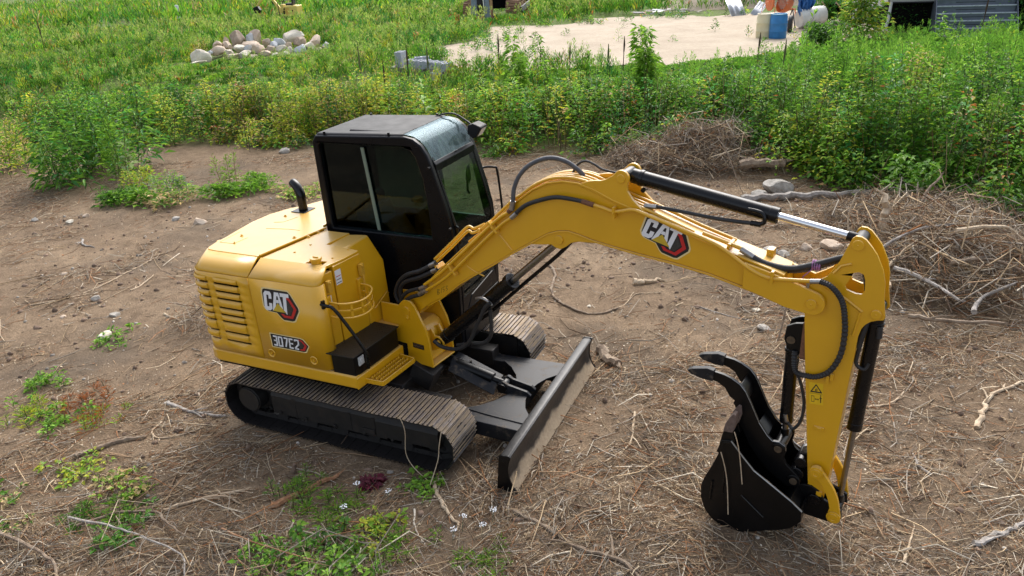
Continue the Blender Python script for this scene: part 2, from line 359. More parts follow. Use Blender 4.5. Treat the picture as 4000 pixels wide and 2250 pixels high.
PILES = [(-9.0, 31.0, 2.4, 1.3, .24), (6.05, 9.0, 1.15, 1.1, .50), (6.5, 10.7, 1.3, 1.0, .30), (4.4, 15.2, 1.8, .95, .50), (-3.3, 4.55, 1.5, .5, .09), (-1.0, 4.1, 1.2, .4, .06), (-3.9, 8.9, .55, .45, .14)]
HL = [(-60, 24), (-30, 22.5), (-14, 20.8), (-7.6, 19.8), (-3, 18.3), (-.07, 16.9), (3, 16.3), (4.6, 15.8), (5.9, 13.7), (6.7, 11.9), (7.4, 10.6), (9, 9.3), (12, 8.2), (30, 5)]
def hedge_y(x): return np.interp(x, [p[0] for p in HL], [p[1] for p in HL])
def sstep(a, b, t): t = np.clip((t - a) / (b - a), 0, 1); return t * t * (3 - 2 * t)
def hz(x, y, fine=True):
    x = np.asarray(x, float); y = np.asarray(y, float)
    z = (.95 - .33 * sstep(30, 50, y) - .25 * sstep(50, 75, y)) * sstep(.8, 5.0, y - hedge_y(x))
    rough = .07 * (fbm(x, y, .7, 3, 3) - .5) + .055 * (fbm(x, y, 4.0, 4, 5) - .5) * (1 - sstep(12, 16, y))
    c, s = math.cos(EX['yaw']), math.sin(EX['yaw']); dx = x - EX['x']; dy = y - EX['y']; mx = c * dx + s * dy; my = -s * dx + c * dy
    flat = sstep(.0, .5, np.maximum(np.abs(mx) - 1.9, np.abs(my) - 1.2))
    z = z + rough * (.25 + .75 * flat) * (1 - .6 * sstep(14, 20, y))
    z = z - .012 * (1 - flat)
    for (px, py, rx, ry, h) in PILES: z = z + h * np.exp(-((x - px) / rx) ** 2 * 1.3 - ((y - py) / ry) ** 2 * 1.3) * (.15 + 1.7 * fbm(x, y, 2.2, 4, 9))
    z = z + .05 * np.exp(-(((x - 1.75) / .7) ** 2 + ((y - 4.75) / .45) ** 2))
    return z
SAND = [(-2.9, 27.3), (-2.2, 29.5), (-.9, 31.5), (-.3, 34), (-.6, 37.5), (.8, 38), (1.8, 36.6), (3.6, 36.2), (4.4, 39.6), (7.9, 38.5), (10.2, 36), (13, 36.5), (17, 36.5), (16.5, 31), (14, 27), (12.2, 24.5), (9.9, 23.2), (5.8, 22.0), (2, 22.4), (-.5, 23.5), (-1.6, 25.3)]
def in_poly(x, y, P):
    c = np.zeros(x.shape, bool)
    for i in range(len(P)):
        x0, y0 = P[i]; x1, y1 = P[(i + 1) % len(P)]
        t = ((y0 > y) != (y1 > y)) & (x < (x1 - x0) * (y - y0) / (y1 - y0 + 1e-12) + x0); c ^= t
    return c
def axis(dense0, dense1, step, lo, hi, g=1.09):
    a = list(np.arange(dense0, dense1, step)); s = step; v = a[-1]
    while v < hi: s *= g; v += s; a.append(v)
    s = step; v = a[0]; pre = []
    while v > lo: s *= g; v -= s; pre.append(v)
    return np.array(pre[::-1] + a)
xs = axis(-8, 8, .065, -500, 500); ys = axis(3, 14, .065, -40, 600)
X, Y = np.meshgrid(xs, ys); Zt = hz(X, Y); nx, ny = len(xs), len(ys)
V = np.stack([X.ravel(), Y.ravel(), Zt.ravel()], 1); I = np.arange(nx * ny).reshape(ny, nx)
F = np.stack([I[:-1, :-1].ravel(), I[:-1, 1:].ravel(), I[1:, 1:].ravel(), I[1:, :-1].ravel()], 1)
gc = np.zeros((len(V), 3)); gg = sstep(-.6, 1.5, Y - hedge_y(X)).ravel()
gc[:, 0] = gg * .95; gc[:, 1] = np.clip(sstep(.5, .8, fbm(X, Y, .9, 4, 21)).ravel() * .6 + .5 * (1 - sstep(3.8, 6.2, Y)).ravel() * sstep(.3, .6, fbm(X, Y, 1.5, 3, 4)).ravel(), 0, .8)
tag(raw_mesh('ground', V, F, M['soil'], gc, True), 'bare brown trampled soil under the excavator', None, kind='structure')
# sand sheet, 2 cm above the ground sheet, ragged outline
sx_ = np.arange(-8, 20, .14); sy_ = np.arange(20, 42, .14); X, Y = np.meshgrid(sx_, sy_)
jx = X + 1.6 * (fbm(X, Y, .8, 4, 31) - .5); jy = Y + 1.6 * (fbm(X, Y, .8, 4, 37) - .5)
ins = in_poly(jx, jy, SAND) | ((fbm(X, Y, .9, 3, 41) > .6) & (X > -7.5) & (X < 0) & (Y > 26) & (Y < 37))
I = np.arange(X.size).reshape(X.shape); keep = (ins[:-1, :-1] & ins[:-1, 1:] & ins[1:, 1:] & ins[1:, :-1]).ravel()
F = np.stack([I[:-1, :-1].ravel(), I[:-1, 1:].ravel(), I[1:, 1:].ravel(), I[1:, :-1].ravel()], 1)[keep]
tag(raw_mesh('sand_lot', np.stack([X.ravel(), Y.ravel(), hz(X, Y).ravel() + .035], 1), F, M['sand'], None, True), 'pale sandy clearing behind the weeds', None, kind='structure')

# ------------------------------------------------------------------ the excavator
EXC = empty('excavator', (EX['x'], EX['y'], 0), EX['yaw'])
tag(EXC, 'large yellow and black tracked excavator parked on bare soil, arm reaching right', 'excavator')
Y_, K_ = M['yellow'], M['black']
# ---- tracks
PITCHN = 42; RR, CX0, CX1 = .247, -1.072, 1.095
PATHL = 2 * (CX1 - CX0) + 2 * PI * RR
def track_pt(s, r=RR):
    s = s % PATHL; a = CX1 - CX0; b = PI * RR
    if s < a: return (CX0 + s, .265 + r, 1, 0)
    s -= a
    if s < b: th = s / RR; return (CX1 + r * math.sin(th), .265 + r * math.cos(th), math.cos(th), -math.sin(th))
    s -= b
    if s < a: return (CX1 - s, .265 - r, -1, 0)
    s -= a; th = s / RR; return (CX0 - r * math.sin(th), .265 - r * math.cos(th), -math.cos(th), math.sin(th))
p = PATHL / PITCHN
def shoe_mb():
    b = MB(); h = .225
    b.box((-p / 2 - .004, -h, -.012), (p / 2 - .004, h, 0))
    for x in (-p / 2 + .004, -p / 6 + .004, p / 6 + .002): b.box((x, -h + .002, -.001), (x + .010, h - .002, .013))
    b.box((p / 2 - .014, -h + .004, -.016), (p / 2 + .006, h - .004, -.006))
    def slot(x, y, rx, ry, z): b.add([(x + rx * math.cos(a), y + ry * math.sin(a), z) for a in [k * PI / 4 for k in range(8)]], [tuple(range(8))], 1)
    for y in (-.17, .17): slot(-.014, y, .009, .009, .003); slot(.028, y, .008, .008, .003)
    for y in (-.055, .055): slot(.028, y, .011, .03, .003); slot(-.02, y * .45, .010, .024, .003)
    for y in (-.17, 0, .17): slot(-.012, y, .007, .007, -.0135)
    return b
shoe0 = None
for side in (-1, 1):
    T = empty('track', (0, side * .895, 0), 0, EXC)
    if side < 0: T['label'] = 'near track with muddy steel shoes'
    else: T['label'] = 'far track, partly behind the blade'
    for i in range(PITCHN):
        x, z, tx, tz = track_pt((i + .3) * p)
        if shoe0 is None: o = shoe0 = shoe_mb().build('track_shoe', [M['track'], M['hole']], T)
        else: o = bpy.data.objects.new('track_shoe', shoe0.data); COL.objects.link(o); o.parent = T
        o.location = (x, random.uniform(-.007, .007), z); o.rotation_euler = (0, math.atan2(-tz, tx), 0)
    f = MB(); q = -1
    f.prism([(side * .105, .14), (side * .105, .35), (side * .06, .425), (-side * .1, .425), (-side * .1, .14)], -.82, .55, 'x')
    f.prism([(side * .12, .17), (side * .12, .34), (side * .07, .40), (-side * .08, .40), (-side * .08, .17)], .45, 1.13, 'x')
    f.obox((.36, side * .112, .2), (.14, .02, .05), Matrix.Identity(3))
    for x in (-.72, -.4, -.05, .3, .62): f.cyl((x, side * .1, .165), (x, side * .125, .165), .018, 8)
    for x in (-.55, .12, .4): f.box((x, side * .104, .15), (x + .035, side * .109, .36))
    f.box((-.03, -.05, .42), (.05, .05, .47)); f.cyl((-.1, 0, .46), (.12, 0, .46), .035, 10)
    f.build('track_frame', M['brown_steel'], T, .006)
    d = MB(); d.lathe([(.001, .0), (.13, .0), (.14, .012), (.145, .05), (.145, .2), (.155, .21), (.155, .3)], 28, (CX0, 0, .265), 'y') if False else None
    d.cyl((CX0, side * .15, .275), (CX0, -side * .08, .275), .14, 28); d.cyl((CX0, side * .162, .275), (CX0, side * .15, .275), .128, 28)
    for k in range(14):
        a = 2 * PI * k / 14; d.obox((CX0 + .19 * math.cos(a), 0, .265 + .19 * math.sin(a)), (.06, .04, .03), Matrix.Rotation(-a, 3, 'Y'))
    d.cyl((CX0, .02, .265), (CX0, -.02, .265), .18, 24); d.build('drive_sprocket', M['track_dark'], T, .003, 30)
    d = MB(); d.cyl((CX1, .045, .262), (CX1, -.045, .262), .205, 28); d.cyl((CX1, .06, .262), (CX1, -.06, .262), .06, 16)
    for k in range(5):
        a = 2 * PI * k / 5
        for yy in (.0465, -.0465): d.add([(CX1 + .125 * math.cos(a) + .03 * math.cos(b * PI / 5), yy, .262 + .125 * math.sin(a) + .03 * math.sin(b * PI / 5)) for b in range(10)], [tuple(range(10)) if yy < 0 else tuple(reversed(range(10)))], 1)
    d.build('idler_wheel', [M['track_dark'], M['hole']], T, .003, 30)
    ch = MB()
    for i in range(PITCHN):
        x, z, tx, tz = track_pt((i + .3) * p, RR - .045); rot = Matrix.Rotation(math.atan2(-tz, tx), 3, 'Y')
        for yy in (-.06, .06): ch.obox((x, yy, z), (p * .96, .022, .055), rot)
        nx_, nz_ = -tz, tx; ch.cyl((x + tx * p / 2, -.075, z + tz * p / 2), (x + tx * p / 2, .075, z + tz * p / 2), .018, 8)
    ch.build('track_chain', M['track_dark'], T)['kind'] = 'stuff'
    for x in (-.72, -.35, .02, .39, .76):
        d = MB(); d.cyl((x, -.09, .115), (x, .09, .115), .062, 16); d.build('track_roller', M['track_dark'], T, 0, 40)
# ---- car body
cb = MB(); cb.prism([(-.75, .2), (.75, .2), (.55, .47), (-.55, .47)], -.5, .5, 'x'); cb.cyl((0, 0, .46), (0, 0, .68), .42, 32)
cb.box((.4, -.62, .22), (1.0, -.46, .40)); cb.box((.4, .46, .22), (1.0, .62, .40)); cb.obox((.6, -.28, .48), (.25, .2, .22), Matrix.Rotation(.4, 3, 'Y'))
cb.cyl((.45, .05, .5), (.85, .02, .47), .055, 14)
cb.build('lower_frame', M['brown_steel'], EXC, .01, 30)
# ---- dozer blade
BL = empty('dozer_blade', (0, 0, 0), 0, EXC)
prof = [(1.762, .005), (1.80, .352), (1.83, .367), (1.885, .372), (1.907, .358), (1.885, .30), (1.874, .24), (1.873, .18), (1.885, .11), (1.91, .05), (1.948, -.005), (1.90, -.008)]
b = MB(); b.prism([(x, z) for x, z in prof], -1.105, 1.105); b.build('blade_board', M['blade'], BL, .006, 40)
for yy in (-1.125, 1.105):
    b = MB(); b.prism([(x - .002 if x < 1.85 else x + .006, z + (.006 if z > .3 else -.002)) for x, z in prof], yy, yy + .02)
    sg = -1 if yy < 0 else 1; b.cyl((1.84, yy + .01, .315), (1.84, yy + .01 + sg * .012, .315), .012, 10); b.build('end_plate', M['black_satin'], BL, .003)
for sg in (-1, 1):
    b = MB(); b.prism([(.55, sg * .45), (.55, sg * .60), (1.80, sg * .64), (1.80, sg * .50)], .13, .285, 'z'); b.build('blade_arm', M['plate'], BL, .006)
    g = MB(); pts = [(1.12, sg * .475), (1.25, sg * .38), (1.36, sg * .25), (1.42, sg * .13), (1.46, sg * .06), (1.62, sg * .06), (1.64, sg * .16), (1.69, sg * .28), (1.76, sg * .37), (1.83, sg * .43), (1.83, sg * .53), (1.4, sg * .505)]
    g.prism(pts, .275, .295, 'z'); g.build('gusset_plate', M['plate'], BL, .002)
b = MB(); b.box((1.42, -.5, .13), (1.60, .5, .272)); b.build('cross_beam', M['plate'], BL, .006)
for yy in (-.075, .045):
    b = MB(); b.prism([(1.30, .26), (1.30, .36), (1.36, .40), (1.42, .37), (1.62, .33), (1.66, .295), (1.66, .27)], yy, yy + .03); b.build('lug', M['plate'], BL, .003)
b = MB(); b.cyl((1.355, -.1, .33), (1.355, .1, .33), .05, 20); b.cyl((1.2, 0, .37), (1.36, 0, .335), .035, 14); b.cyl((.6, 0, .52), (1.22, 0, .37), .06, 20); b.build('blade_cylinder', M['black_satin'], BL, 0, 40)
sl = Matrix.Rotation(math.atan2(.2, .5), 3, 'Y'); cv = MB()
def cvp(x, y, dz): t = (x - .80) / .5; return (x, y, .535 - t * .19 + dz)
sec = [(.125, -.09), (.115, .0), (-.02, .0), (-.135, -.085)]; vs = []
for th in (0, -.006):
    for x in (.78, 1.28):
        for y, dz in sec: vs.append(cvp(x, y, dz + th))
n = 4; fs = []
for k in range(3): fs += [(k, k + 1, n + k + 1, n + k), (2 * n + k, 3 * n + k, 3 * n + k + 1, 2 * n + k + 1)]
fs += [(0, n, 3 * n, 2 * n), (n - 1, 3 * n - 1, 4 * n - 1, 2 * n - 1)]; cv.add(vs, fs)
for x in (.95, 1.14): cv.cyl(cvp(x, .05, 0), cvp(x, .05, .018), .014, 6)
cv.build('cylinder_guard', M['plate'], BL)
# ---- platform
pl = MB(); out = [(.335, -1.03), (.42, -.36), (.50, -.10), (.50, .98), (-1.2, 1.0), (-1.45, .6), (-1.6, .0), (-1.57, -.5), (-1.48, -.85), (-1.37, -1.03)]
pl.prism(out, .665, .80, 'z'); pl.build('platform', M['inside'], EXC)
b = MB(); b.prism([(-1.05, .70), (-1.035, .685), (-.96, .685), (-.96, .812), (-1.035, .826), (-1.052, .81)], -1.37, .345, 'x'); b.build('side_beam', Y_, EXC, .012)
b = MB(); b.prism([(.350, -1.052), (.425, -.355), (.33, -.345), (.255, -1.0)], .683, .806, 'z'); b.build('front_beam', Y_, EXC, .01)
b = MB(); arc = [(-1.36, -1.05), (-1.44, -1.02), (-1.505, -.93), (-1.56, -.75), (-1.62, -.4), (-1.64, 0), (-1.6, .45), (-1.5, .75), (-1.32, 1.0)]
inn = [(x + .12, y * .93) for x, y in reversed(arc)]; b.prism(arc + inn, .688, .812, 'z'); b.build('counterweight', Y_, EXC, .02, 40)
# ---- engine hood, built as an outline that is followed round the tail
def outline(inset):
    P = [(.02, -1.05 + inset)]
    P += [(-1.32, -1.05 + inset)]
    for k in range(1, 9):
        a = k / 8 * math.radians(72); P.append((-1.32 - (.13 - inset * .3) * math.sin(a), -1.05 + inset + (.13) * (1 - math.cos(a))))
    x0, y0 = P[-1]
    for x, y in ((-1.50, -.75), (-1.56, -.45), (-1.585, -.1), (-1.575, .25), (-1.50, .52), (-1.38, .78), (-1.22, 1.0)): P.append((x + inset * .8, y + (inset if y < -.6 else -inset * .3)))
    return P
OL = [Vector((x, y, 0)) for x, y in outline(0)]
LEN = [0]
for i in range(1, len(OL)): LEN.append(LEN[-1] + (OL[i] - OL[i - 1]).length)
def surf(u, z, off=0):
    for i in range(1, len(OL)):
        if u <= LEN[i] or i == len(OL) - 1:
            t = (u - LEN[i - 1]) / (LEN[i] - LEN[i - 1]); P = OL[i - 1].lerp(OL[i], t); d = (OL[i] - OL[i - 1]).normalized(); nrm = Vector((d.y, -d.x, 0)) * -1
            nrm = Vector((-d.y, d.x, 0)); nrm = nrm if nrm.y < 0 or nrm.x < -.3 else -nrm
            return P + nrm * off + Vector((0, 0, z))
def U(x): return .02 - x
CH = [(.832, 0), (1.695, 0), (1.82, -.20)]
# grille panel
zs = [.835, .955, .98, 1.05, 1.075, 1.165, 1.19, 1.24, 1.265, 1.315, 1.34, 1.413, 1.438, 1.492, 1.517, 1.573, 1.60, 1.690]
zslot = [(.955, .98), (1.05, 1.075), (1.165, 1.19), (1.24, 1.265), (1.315, 1.34), (1.413, 1.438), (1.492, 1.517), (1.573, 1.60)]
us = [U(-.723), U(-.85), U(-1.0), U(-1.165), U(-1.235), U(-1.32)] + [U(-1.32) + k * .035 for k in range(1, 5)]
ULAST = us[-1]; us += [ULAST + .05, ULAST + .12, ULAST + .22, ULAST + .34, ULAST + .5]
gp = MB(); idx = {}
for i, u in enumerate(us):
    for j, z in enumerate(zs): idx[i, j] = len(gp.v); gp.v.append(tuple(surf(u, z)))
def isslot(i, j):
    zz = (zs[j] + zs[j + 1]) / 2; a = any(s[0] < zz < s[1] for s in zslot); uc = (us[i] + us[i + 1]) / 2
    return a and (U(-.855) < uc < U(-1.165) or U(-1.235) < uc < ULAST)
for i in range(len(us) - 1):
    for j in range(len(zs) - 1):
        if not isslot(i, j): gp.f.append((idx[i, j], idx[i + 1, j], idx[i + 1, j + 1], idx[i, j + 1])); gp.m.append(0)
o = gp.build('grille_panel', Y_, EXC, 0, 40); sm = o.modifiers.new('thick', 'SOLIDIFY'); sm.thickness = .02; sm.offset = 0
GP = o
for (u0, u1) in ((U(-.868), U(-1.155)), (U(-1.25), ULAST - .005)):
    for k in range(8):
        z0 = zslot[k][1]; z1 = zslot[k + 1][0] if k < 7 else z0 + .05
        m_ = MB(); rows = []
        uu = [u0 + (u1 - u0) * t / 8 for t in range(9)]
        for a in range(7):
            t = a / 6; rows.append([tuple(surf(u, z0 + (z1 - z0) * (.02 + .96 * t), .010 + .020 * math.sin(PI * (t * .8 + .1)) * (0.25 if n_ in (0, 8) else 1))) for n_, u in enumerate(uu)])
        m_.add([v for r in rows for v in r], [(a * 9 + b_, a * 9 + b_ + 1, a * 9 + b_ + 10, a * 9 + b_ + 9) for a in range(6) for b_ in range(8)])
        m_.build('louver', Y_, GP, 0, 60)
b = MB(); b.prism([(-.74, -.98), (-1.3, -.98), (-1.42, -.9), (-1.38, -.6), (-.74, -.6)], .85, 1.66, 'z'); b.build('engine_bay_shade', M['inside'], EXC)  # plain dark backing, puts the shade behind the grille slots into colour
# fuel-side panel with rounded front corner
def strip(name, pts2, z0, z1, matl, thick=.02, parent=EXC, sm=40):
    m_ = MB(); k = len(pts2)
    m_.add([(x, y, z0) for x, y in pts2] + [(x, y, z1) for x, y in pts2], [(i, i + 1, k + i + 1, k + i) for i in range(k - 1)])
    o = m_.build(name, matl, parent, 0, sm); s_ = o.modifiers.new('thick', 'SOLIDIFY'); s_.thickness = thick; s_.offset = 0; return o
cor = [(-.712, -1.05), (-.3, -1.05), (.0, -1.05)] + [(.0 + .075 * math.sin(a), -.975 - .075 * math.cos(a)) for a in [PI / 2 * k / 6 for k in range(1, 7)]] + [(.078, -.95)]
SP = strip('side_panel', cor, .84, 1.695, Y_)
for x, z in ((-.61, .915), (-.105, .925)):
    b = MB(); b.lathe([(.03, .0), (.034, -.006), (.040, -.008), (.046, -.002)], 20, (x, -1.06, z), 'y'); b.cyl((x, -1.058, z), (x, -1.072, z), .012, 6); b.build('latch', Y_, SP, 0, 50)
# chamfers and lids
def loft(name, A, B, za, zb, matl=Y_, thick=.015, parent=EXC):
    m_ = MB(); k = len(A); mid = [((a[0] + b_[0]) / 2 + (a[0] - b_[0]) * .012, (a[1] + b_[1]) / 2 + (a[1] - b_[1]) * .012) for a, b_ in zip(A, B)]
    m_.add([(x, y, za) for x, y in A] + [(x, y, (za + zb) / 2 + .001) for x, y in mid] + [(x, y, zb) for x, y in B], [(i, i + 1, k + i + 1, k + i) for i in range(k - 1)] + [(k + i, k + i + 1, 2 * k + i + 1, 2 * k + i) for i in range(k - 1)])
    o = m_.build(name, matl, parent, 0, 50); s_ = o.modifiers.new('thick', 'SOLIDIFY'); s_.thickness = thick; s_.offset = -1 if False else 0; return o
A = [(-.712, -1.05), (0, -1.05)] + [(.075 * math.sin(a), -.975 - .075 * math.cos(a)) for a in [PI / 2 * k / 4 for k in range(1, 5)]]
B_ = [(-.70, -.85), (.0, -.85), (.012, -.848), (.025, -.845), (.034, -.84), (.042, -.83)]
loft('side_panel_shoulder', A, B_, 1.695, 1.815)
A = [tuple(surf(u, 0)[:2]) for u in (U(-.723), U(-1.0), U(-1.32), U(-1.36), U(-1.39), U(-1.43), U(-1.5), U(-1.62))]
B_ = [(-.745, -.85), (-1.0, -.85), (-1.28, -.85), (-1.33, -.848), (-1.37, -.84), (-1.40, -.82), (-1.425, -.77), (-1.44, -.67)]
loft('grille_panel_shoulder', A, B_, 1.695, 1.815)
TL = [(-.745, -.85), (-1.28, -.85), (-1.37, -.84), (-1.412, -.80), (-1.44, -.67), (-1.452, -.50), (-1.475, -.35), (-1.495, -.1), (-1.49, .19), (-1.40, .42), (-1.323, .50), (-1.2, .77), (-1.1, .95), (-.66, .95), (-.66, .05), (-.595, -.02), (-.60, -.05)]
b = MB(); b.prism(TL, 1.795, 1.828, 'z'); EH = b.build('engine_hood', Y_, EXC, .008)
TF = [(-.70, -.85), (.02, -.85), (.042, -.83), (.085, -.62), (.108, -.425), (-.09, -.385), (-.30, -.378), (-.26, -.045), (-.565, -.045)]
cut = [(-.20, -.835), (-.19, -.765), (-.02, -.745), (-.015, -.81)]
b = MB(); b.prism(TF, 1.788, 1.816, 'z', None, [cut]); FH = b.build('fuel_side_hood', Y_, EXC, .006)
b = MB(); b.tube([(-.735, -.83, 1.828), (-.58, -.01, 1.828)], .011, 6); b.build('seam_lip', Y_, EH)
for pts in ([(-1.221, -.651), (-1.395, -.658), (-1.41, -.352)], [(-1.22, -.651), (-1.2, -.475)], [(-1.2, -.2), (-.95, -.15), (-.8, -.15)], [(-1.25, -.02), (-1.15, .02), (-1.1, .2)]):
    b = MB(); b.tube([(x, y, 1.8275) for x, y in pts], .0035, 4); b.build('panel_crease', M['yellow_dusty'], EH)
b = MB(); b.box((-.22, -.84, 1.60), (-.01, -.74, 1.784)); b.build('filler_well', M['hole'], FH)
b = MB(); b.lathe([(.048, 1.77), (.048, 1.845), (.056, 1.848), (.056, 1.862), (.05, 1.868), (.0, 1.868)], 24, (-.10, -.795, 0)); b.box((-.128, -.801, 1.866), (-.072, -.789, 1.879)); b.build('fuel_cap', Y_, FH, 0, 40)
for (x, y, z, r) in ((-.718, -.34, 1.83, .022), (-.604, -.265, 1.818, .02), (-.59, -.13, 1.818, .02), (-1.30, -.45, 1.83, .018), (-1.26, .18, 1.83, .018), (-1.221, -.64, 1.83, .012)):
    b = MB(); b.cyl((x, y, z - .004), (x, y, z + .004), r, 16); b.cyl((x, y, z), (x, y, z + .016), r * .55, 6); b.build('bolt', Y_, EH if z > 1.82 else FH)
for (x, y) in ((-.449, -.432), (-.476, -.64), (-.02, -.661), (.0, -.44)):
    b = MB(); b.cyl((x, y, 1.812), (x, y, 1.824), .011, 6); b.build('bolt', Y_, FH)
# rear door shell standing clear of the hood edge
RD = [(-1.50, -.47), (-1.545, -.3), (-1.57, -.05), (-1.55, .2), (-1.44, .45), (-1.36, .56)]
RT = [(-1.47, -.49), (-1.498, -.30), (-1.525, -.05), (-1.51, .2), (-1.40, .44), (-1.33, .54)]
m_ = MB(); k = len(RD); m_.add([(x, y, .85) for x, y in RD] + [(x - .01, y, 1.68) for x, y in RD] + [(x, y, 1.81) for x, y in RT] + [(x + .03, y, 1.822) for x, y in RT], [(r * k + i + 1, r * k + i, (r + 1) * k + i, (r + 1) * k + i + 1) for r in range(3) for i in range(k - 1)])
o = m_.build('rear_door', Y_, EXC, 0, 50); s_ = o.modifiers.new('t', 'SOLIDIFY'); s_.thickness = .012; s_.offset = 0
m_ = MB(); m_.box((-1.49, -.68, 1.76), (-1.43, -.50, 1.80)); m_.cyl((-1.47, -.59, 1.80), (-1.47, -.59, 1.812), .03, 12); m_.build('door_hinge', Y_, EXC, .006)
# front face of the fuel side, two doors, the gap between them dark
b = MB(); b.prism([(.03, -.95), (.055, -.835), (.062, -.795), (.0, -.79), (-.02, -.94)], .84, 1.755, 'z'); FF = b.build('front_door', Y_, EXC, .006)
FF['label'] = 'narrow yellow front panel beside the decal side'
b = MB(); b.prism([(.068, -.783), (.118, -.43), (.06, -.42), (.0, -.77)], .84, 1.79, 'z'); F2 = b.build('front_door', Y_, EXC, .006); F2['label'] = 'wide yellow front panel with the white label'
b = MB(); b.prism([(.0, -.84), (.06, -.42), (-.1, -.42), (-.1, -.84)], .84, 1.785, 'z'); b.build('bulkhead', M['inside'], EXC)
def fquad(name, x0, y0, x1, y1, z0, z1, matl, parent, off=.004):
    d = Vector((x1 - x0, y1 - y0, 0)).normalized(); nn = Vector((d.y, -d.x, 0)); nn = nn if nn.x > 0 or nn.y < -.9 else -nn
    a = Vector((x0, y0, 0)) + nn * off; c = Vector((x1, y1, 0)) + nn * off
    m2 = MB(); m2.add([(a.x, a.y, z0), (c.x, c.y, z0), (c.x, c.y, z1), (a.x, a.y, z1)], [(0, 1, 2, 3)]); return m2.build(name, matl, parent)
fx = lambda y: .068 + (y + .783) * .1416
fquad('warning_label', fx(-.775) , -.775, fx(-.70), -.70, 1.60, 1.745, M['white'], F2)
for k in range(3): fquad('label_print', fx(-.768), -.768, fx(-.707), -.707, 1.615 + k * .032, 1.622 + k * .032, M['red'] if k == 2 else M['dark_mesh'], F2, .006)
fquad('warning_label', .052, -.93, .058, -.86, 1.46, 1.54, M['white'], FF)
b = MB(); b.prism([(.095, -1.03), (.095, -1.0), (.07, -.99), (.07, -1.03)], 1.475, 1.555, 'z'); b.build('hand_rail_mount', M['black_satin'], EXC)
# cup-guard ring on the front doors
CG = empty('bottle_guard', (0, 0, 0), 0, EXC)
arcp = [(.06, -.93), (.20, -.93), (.30, -.88), (.355, -.79), (.355, -.68), (.31, -.575), (.24, -.51), (.11, -.49)]
ap = spline([(x, y, 0) for x, y in arcp], 5)
for z, r in ((1.50, .010), (1.355, .009)):
    b = MB(); b.tube([(v.x, v.y, z) for v in ap], r, 8); b.build('ring', Y_, CG, 0, 60)
for z in (1.425,):
    b = MB(); k = len(ap); b.add([(v.x, v.y, z - .009) for v in ap] + [(v.x, v.y, z + .009) for v in ap], [(i, i + 1, k + i + 1, k + i) for i in range(k - 1)]); o = b.build('ring', Y_, CG); o.modifiers.new('t', 'SOLIDIFY').thickness = .008
for i in (3, 9, 14, 20, 26, 31):
    if i < len(ap) - 1: b = MB(); a = ap[i]; c = ap[i + 1]; b.add([(a.x, a.y, 1.355), (c.x, c.y, 1.355), (c.x, c.y, 1.50), (a.x, a.y, 1.50)], [(0, 1, 2, 3)]); o = b.build('web', Y_, CG); o.modifiers.new('t', 'SOLIDIFY').thickness = .008
for y0 in (-.93, -.49): b = MB(); b.box((.05 if y0 < -.9 else .10, y0 - .035, 1.34), (.085 if y0 < -.9 else .135, y0 + .035, 1.56)); b.build('mount_plate', Y_, CG, .008)
for y0, x0 in ((-.90, .06), (-.47, .12)): b = MB(); b.box((x0, y0 - .02, 1.585), (x0 + .04, y0 + .03, 1.70)); b.cyl((x0 + .04, y0, 1.68), (x0 + .052, y0, 1.68), .012, 10); b.build('bracket', M['yellow_dusty'], EXC, .005)
# cover next to the cab
b = MB(); b.prism([(-.30, 1.80), (-.045, 1.822), (.11, 1.57), (.122, 1.14), (.122, .85), (-.30, .85)], -.415, -.04); CV = b.build('cab_side_cover', Y_, EXC, .02, 40)
b = MB(); b.tube([(.127, -.33, 1.16), (.14, -.30, 1.18), (.14, -.12, 1.24), (.127, -.08, 1.24)], .007, 6); b.build('cover_handle', Y_, CV)
b = MB(); b.box((.1222, -.40, 1.205), (.1235, -.05, 1.212)); b.build('cover_seam', M['yellow_dusty'], CV)
b = MB(); b.prism([(.0, -.42), (.30, -.40), (.40, -.2), (.44, .0), (.0, .0)], .95, .99, 'z'); b.build('front_deck', Y_, EXC, .01)
# exhaust
b = MB(); b.box((-1.29, .31, 1.829), (-1.10, .5, 1.836)); EPL = b.build('exhaust_base', K_, EXC, .002)
b = MB(); b.tube(spline([(-1.19, .405, 1.83), (-1.19, .405, 1.95), (-1.20, .41, 2.02), (-1.25, .43, 2.09), (-1.32, .46, 2.12)], 5), [.047] * 20 + [.045], 18, None, False); o = b.build('exhaust_pipe', K_, EXC, 0, 60); o.modifiers.new('t', 'SOLIDIFY').thickness = -.004
# tool box with step plate, hand rail
TB = empty('tool_box', (0, 0, 0), 0, EXC)
b = MB(); b.prism([(.085, -1.035), (.335, -1.035), (.395, -.385), (.13, -.37)], .81, 1.015, 'z'); b.build('box_body', M['black_satin'], TB, .005)
b = MB(); b.prism([(.012, -1.05), (.348, -1.05), (.415, -.372), (.075, -.355)], 1.015, 1.027, 'z'); TP = b.build('tread_plate', M['tread_top'], TB, .003)
b = MB()
for i in range(11):
    for j in range(21):
        u, v = (i + .5) / 11, (j + .5) / 21; x = .02 + .32 * u + .065 * v; y = -1.04 + .67 * v; b.cyl((x, y, 1.026), (x, y, 1.030), .006, 5)
b.build('tread_studs', M['pin_steel'], TP)['kind'] = 'stuff'
b = MB(); b.box((.33, -.98, .9), (.352, -.90, .99)); b.cyl((.35, -.935, .945), (.358, -.935, .945), .028, 16); b.build('lamp', M['lamp_glass'], TB, .004)
b = MB(); b.tube(spline([(.06, -1.02, 1.52), (.12, -1.02, 1.51), (.165, -1.01, 1.50), (.22, -.99, 1.42), (.33, -.95, 1.2), (.40, -.925, 1.04), (.41, -.92, .98), (.40, -.92, .86)], 5), .0165, 10); b.build('hand_rail', K_, EXC, 0, 60)
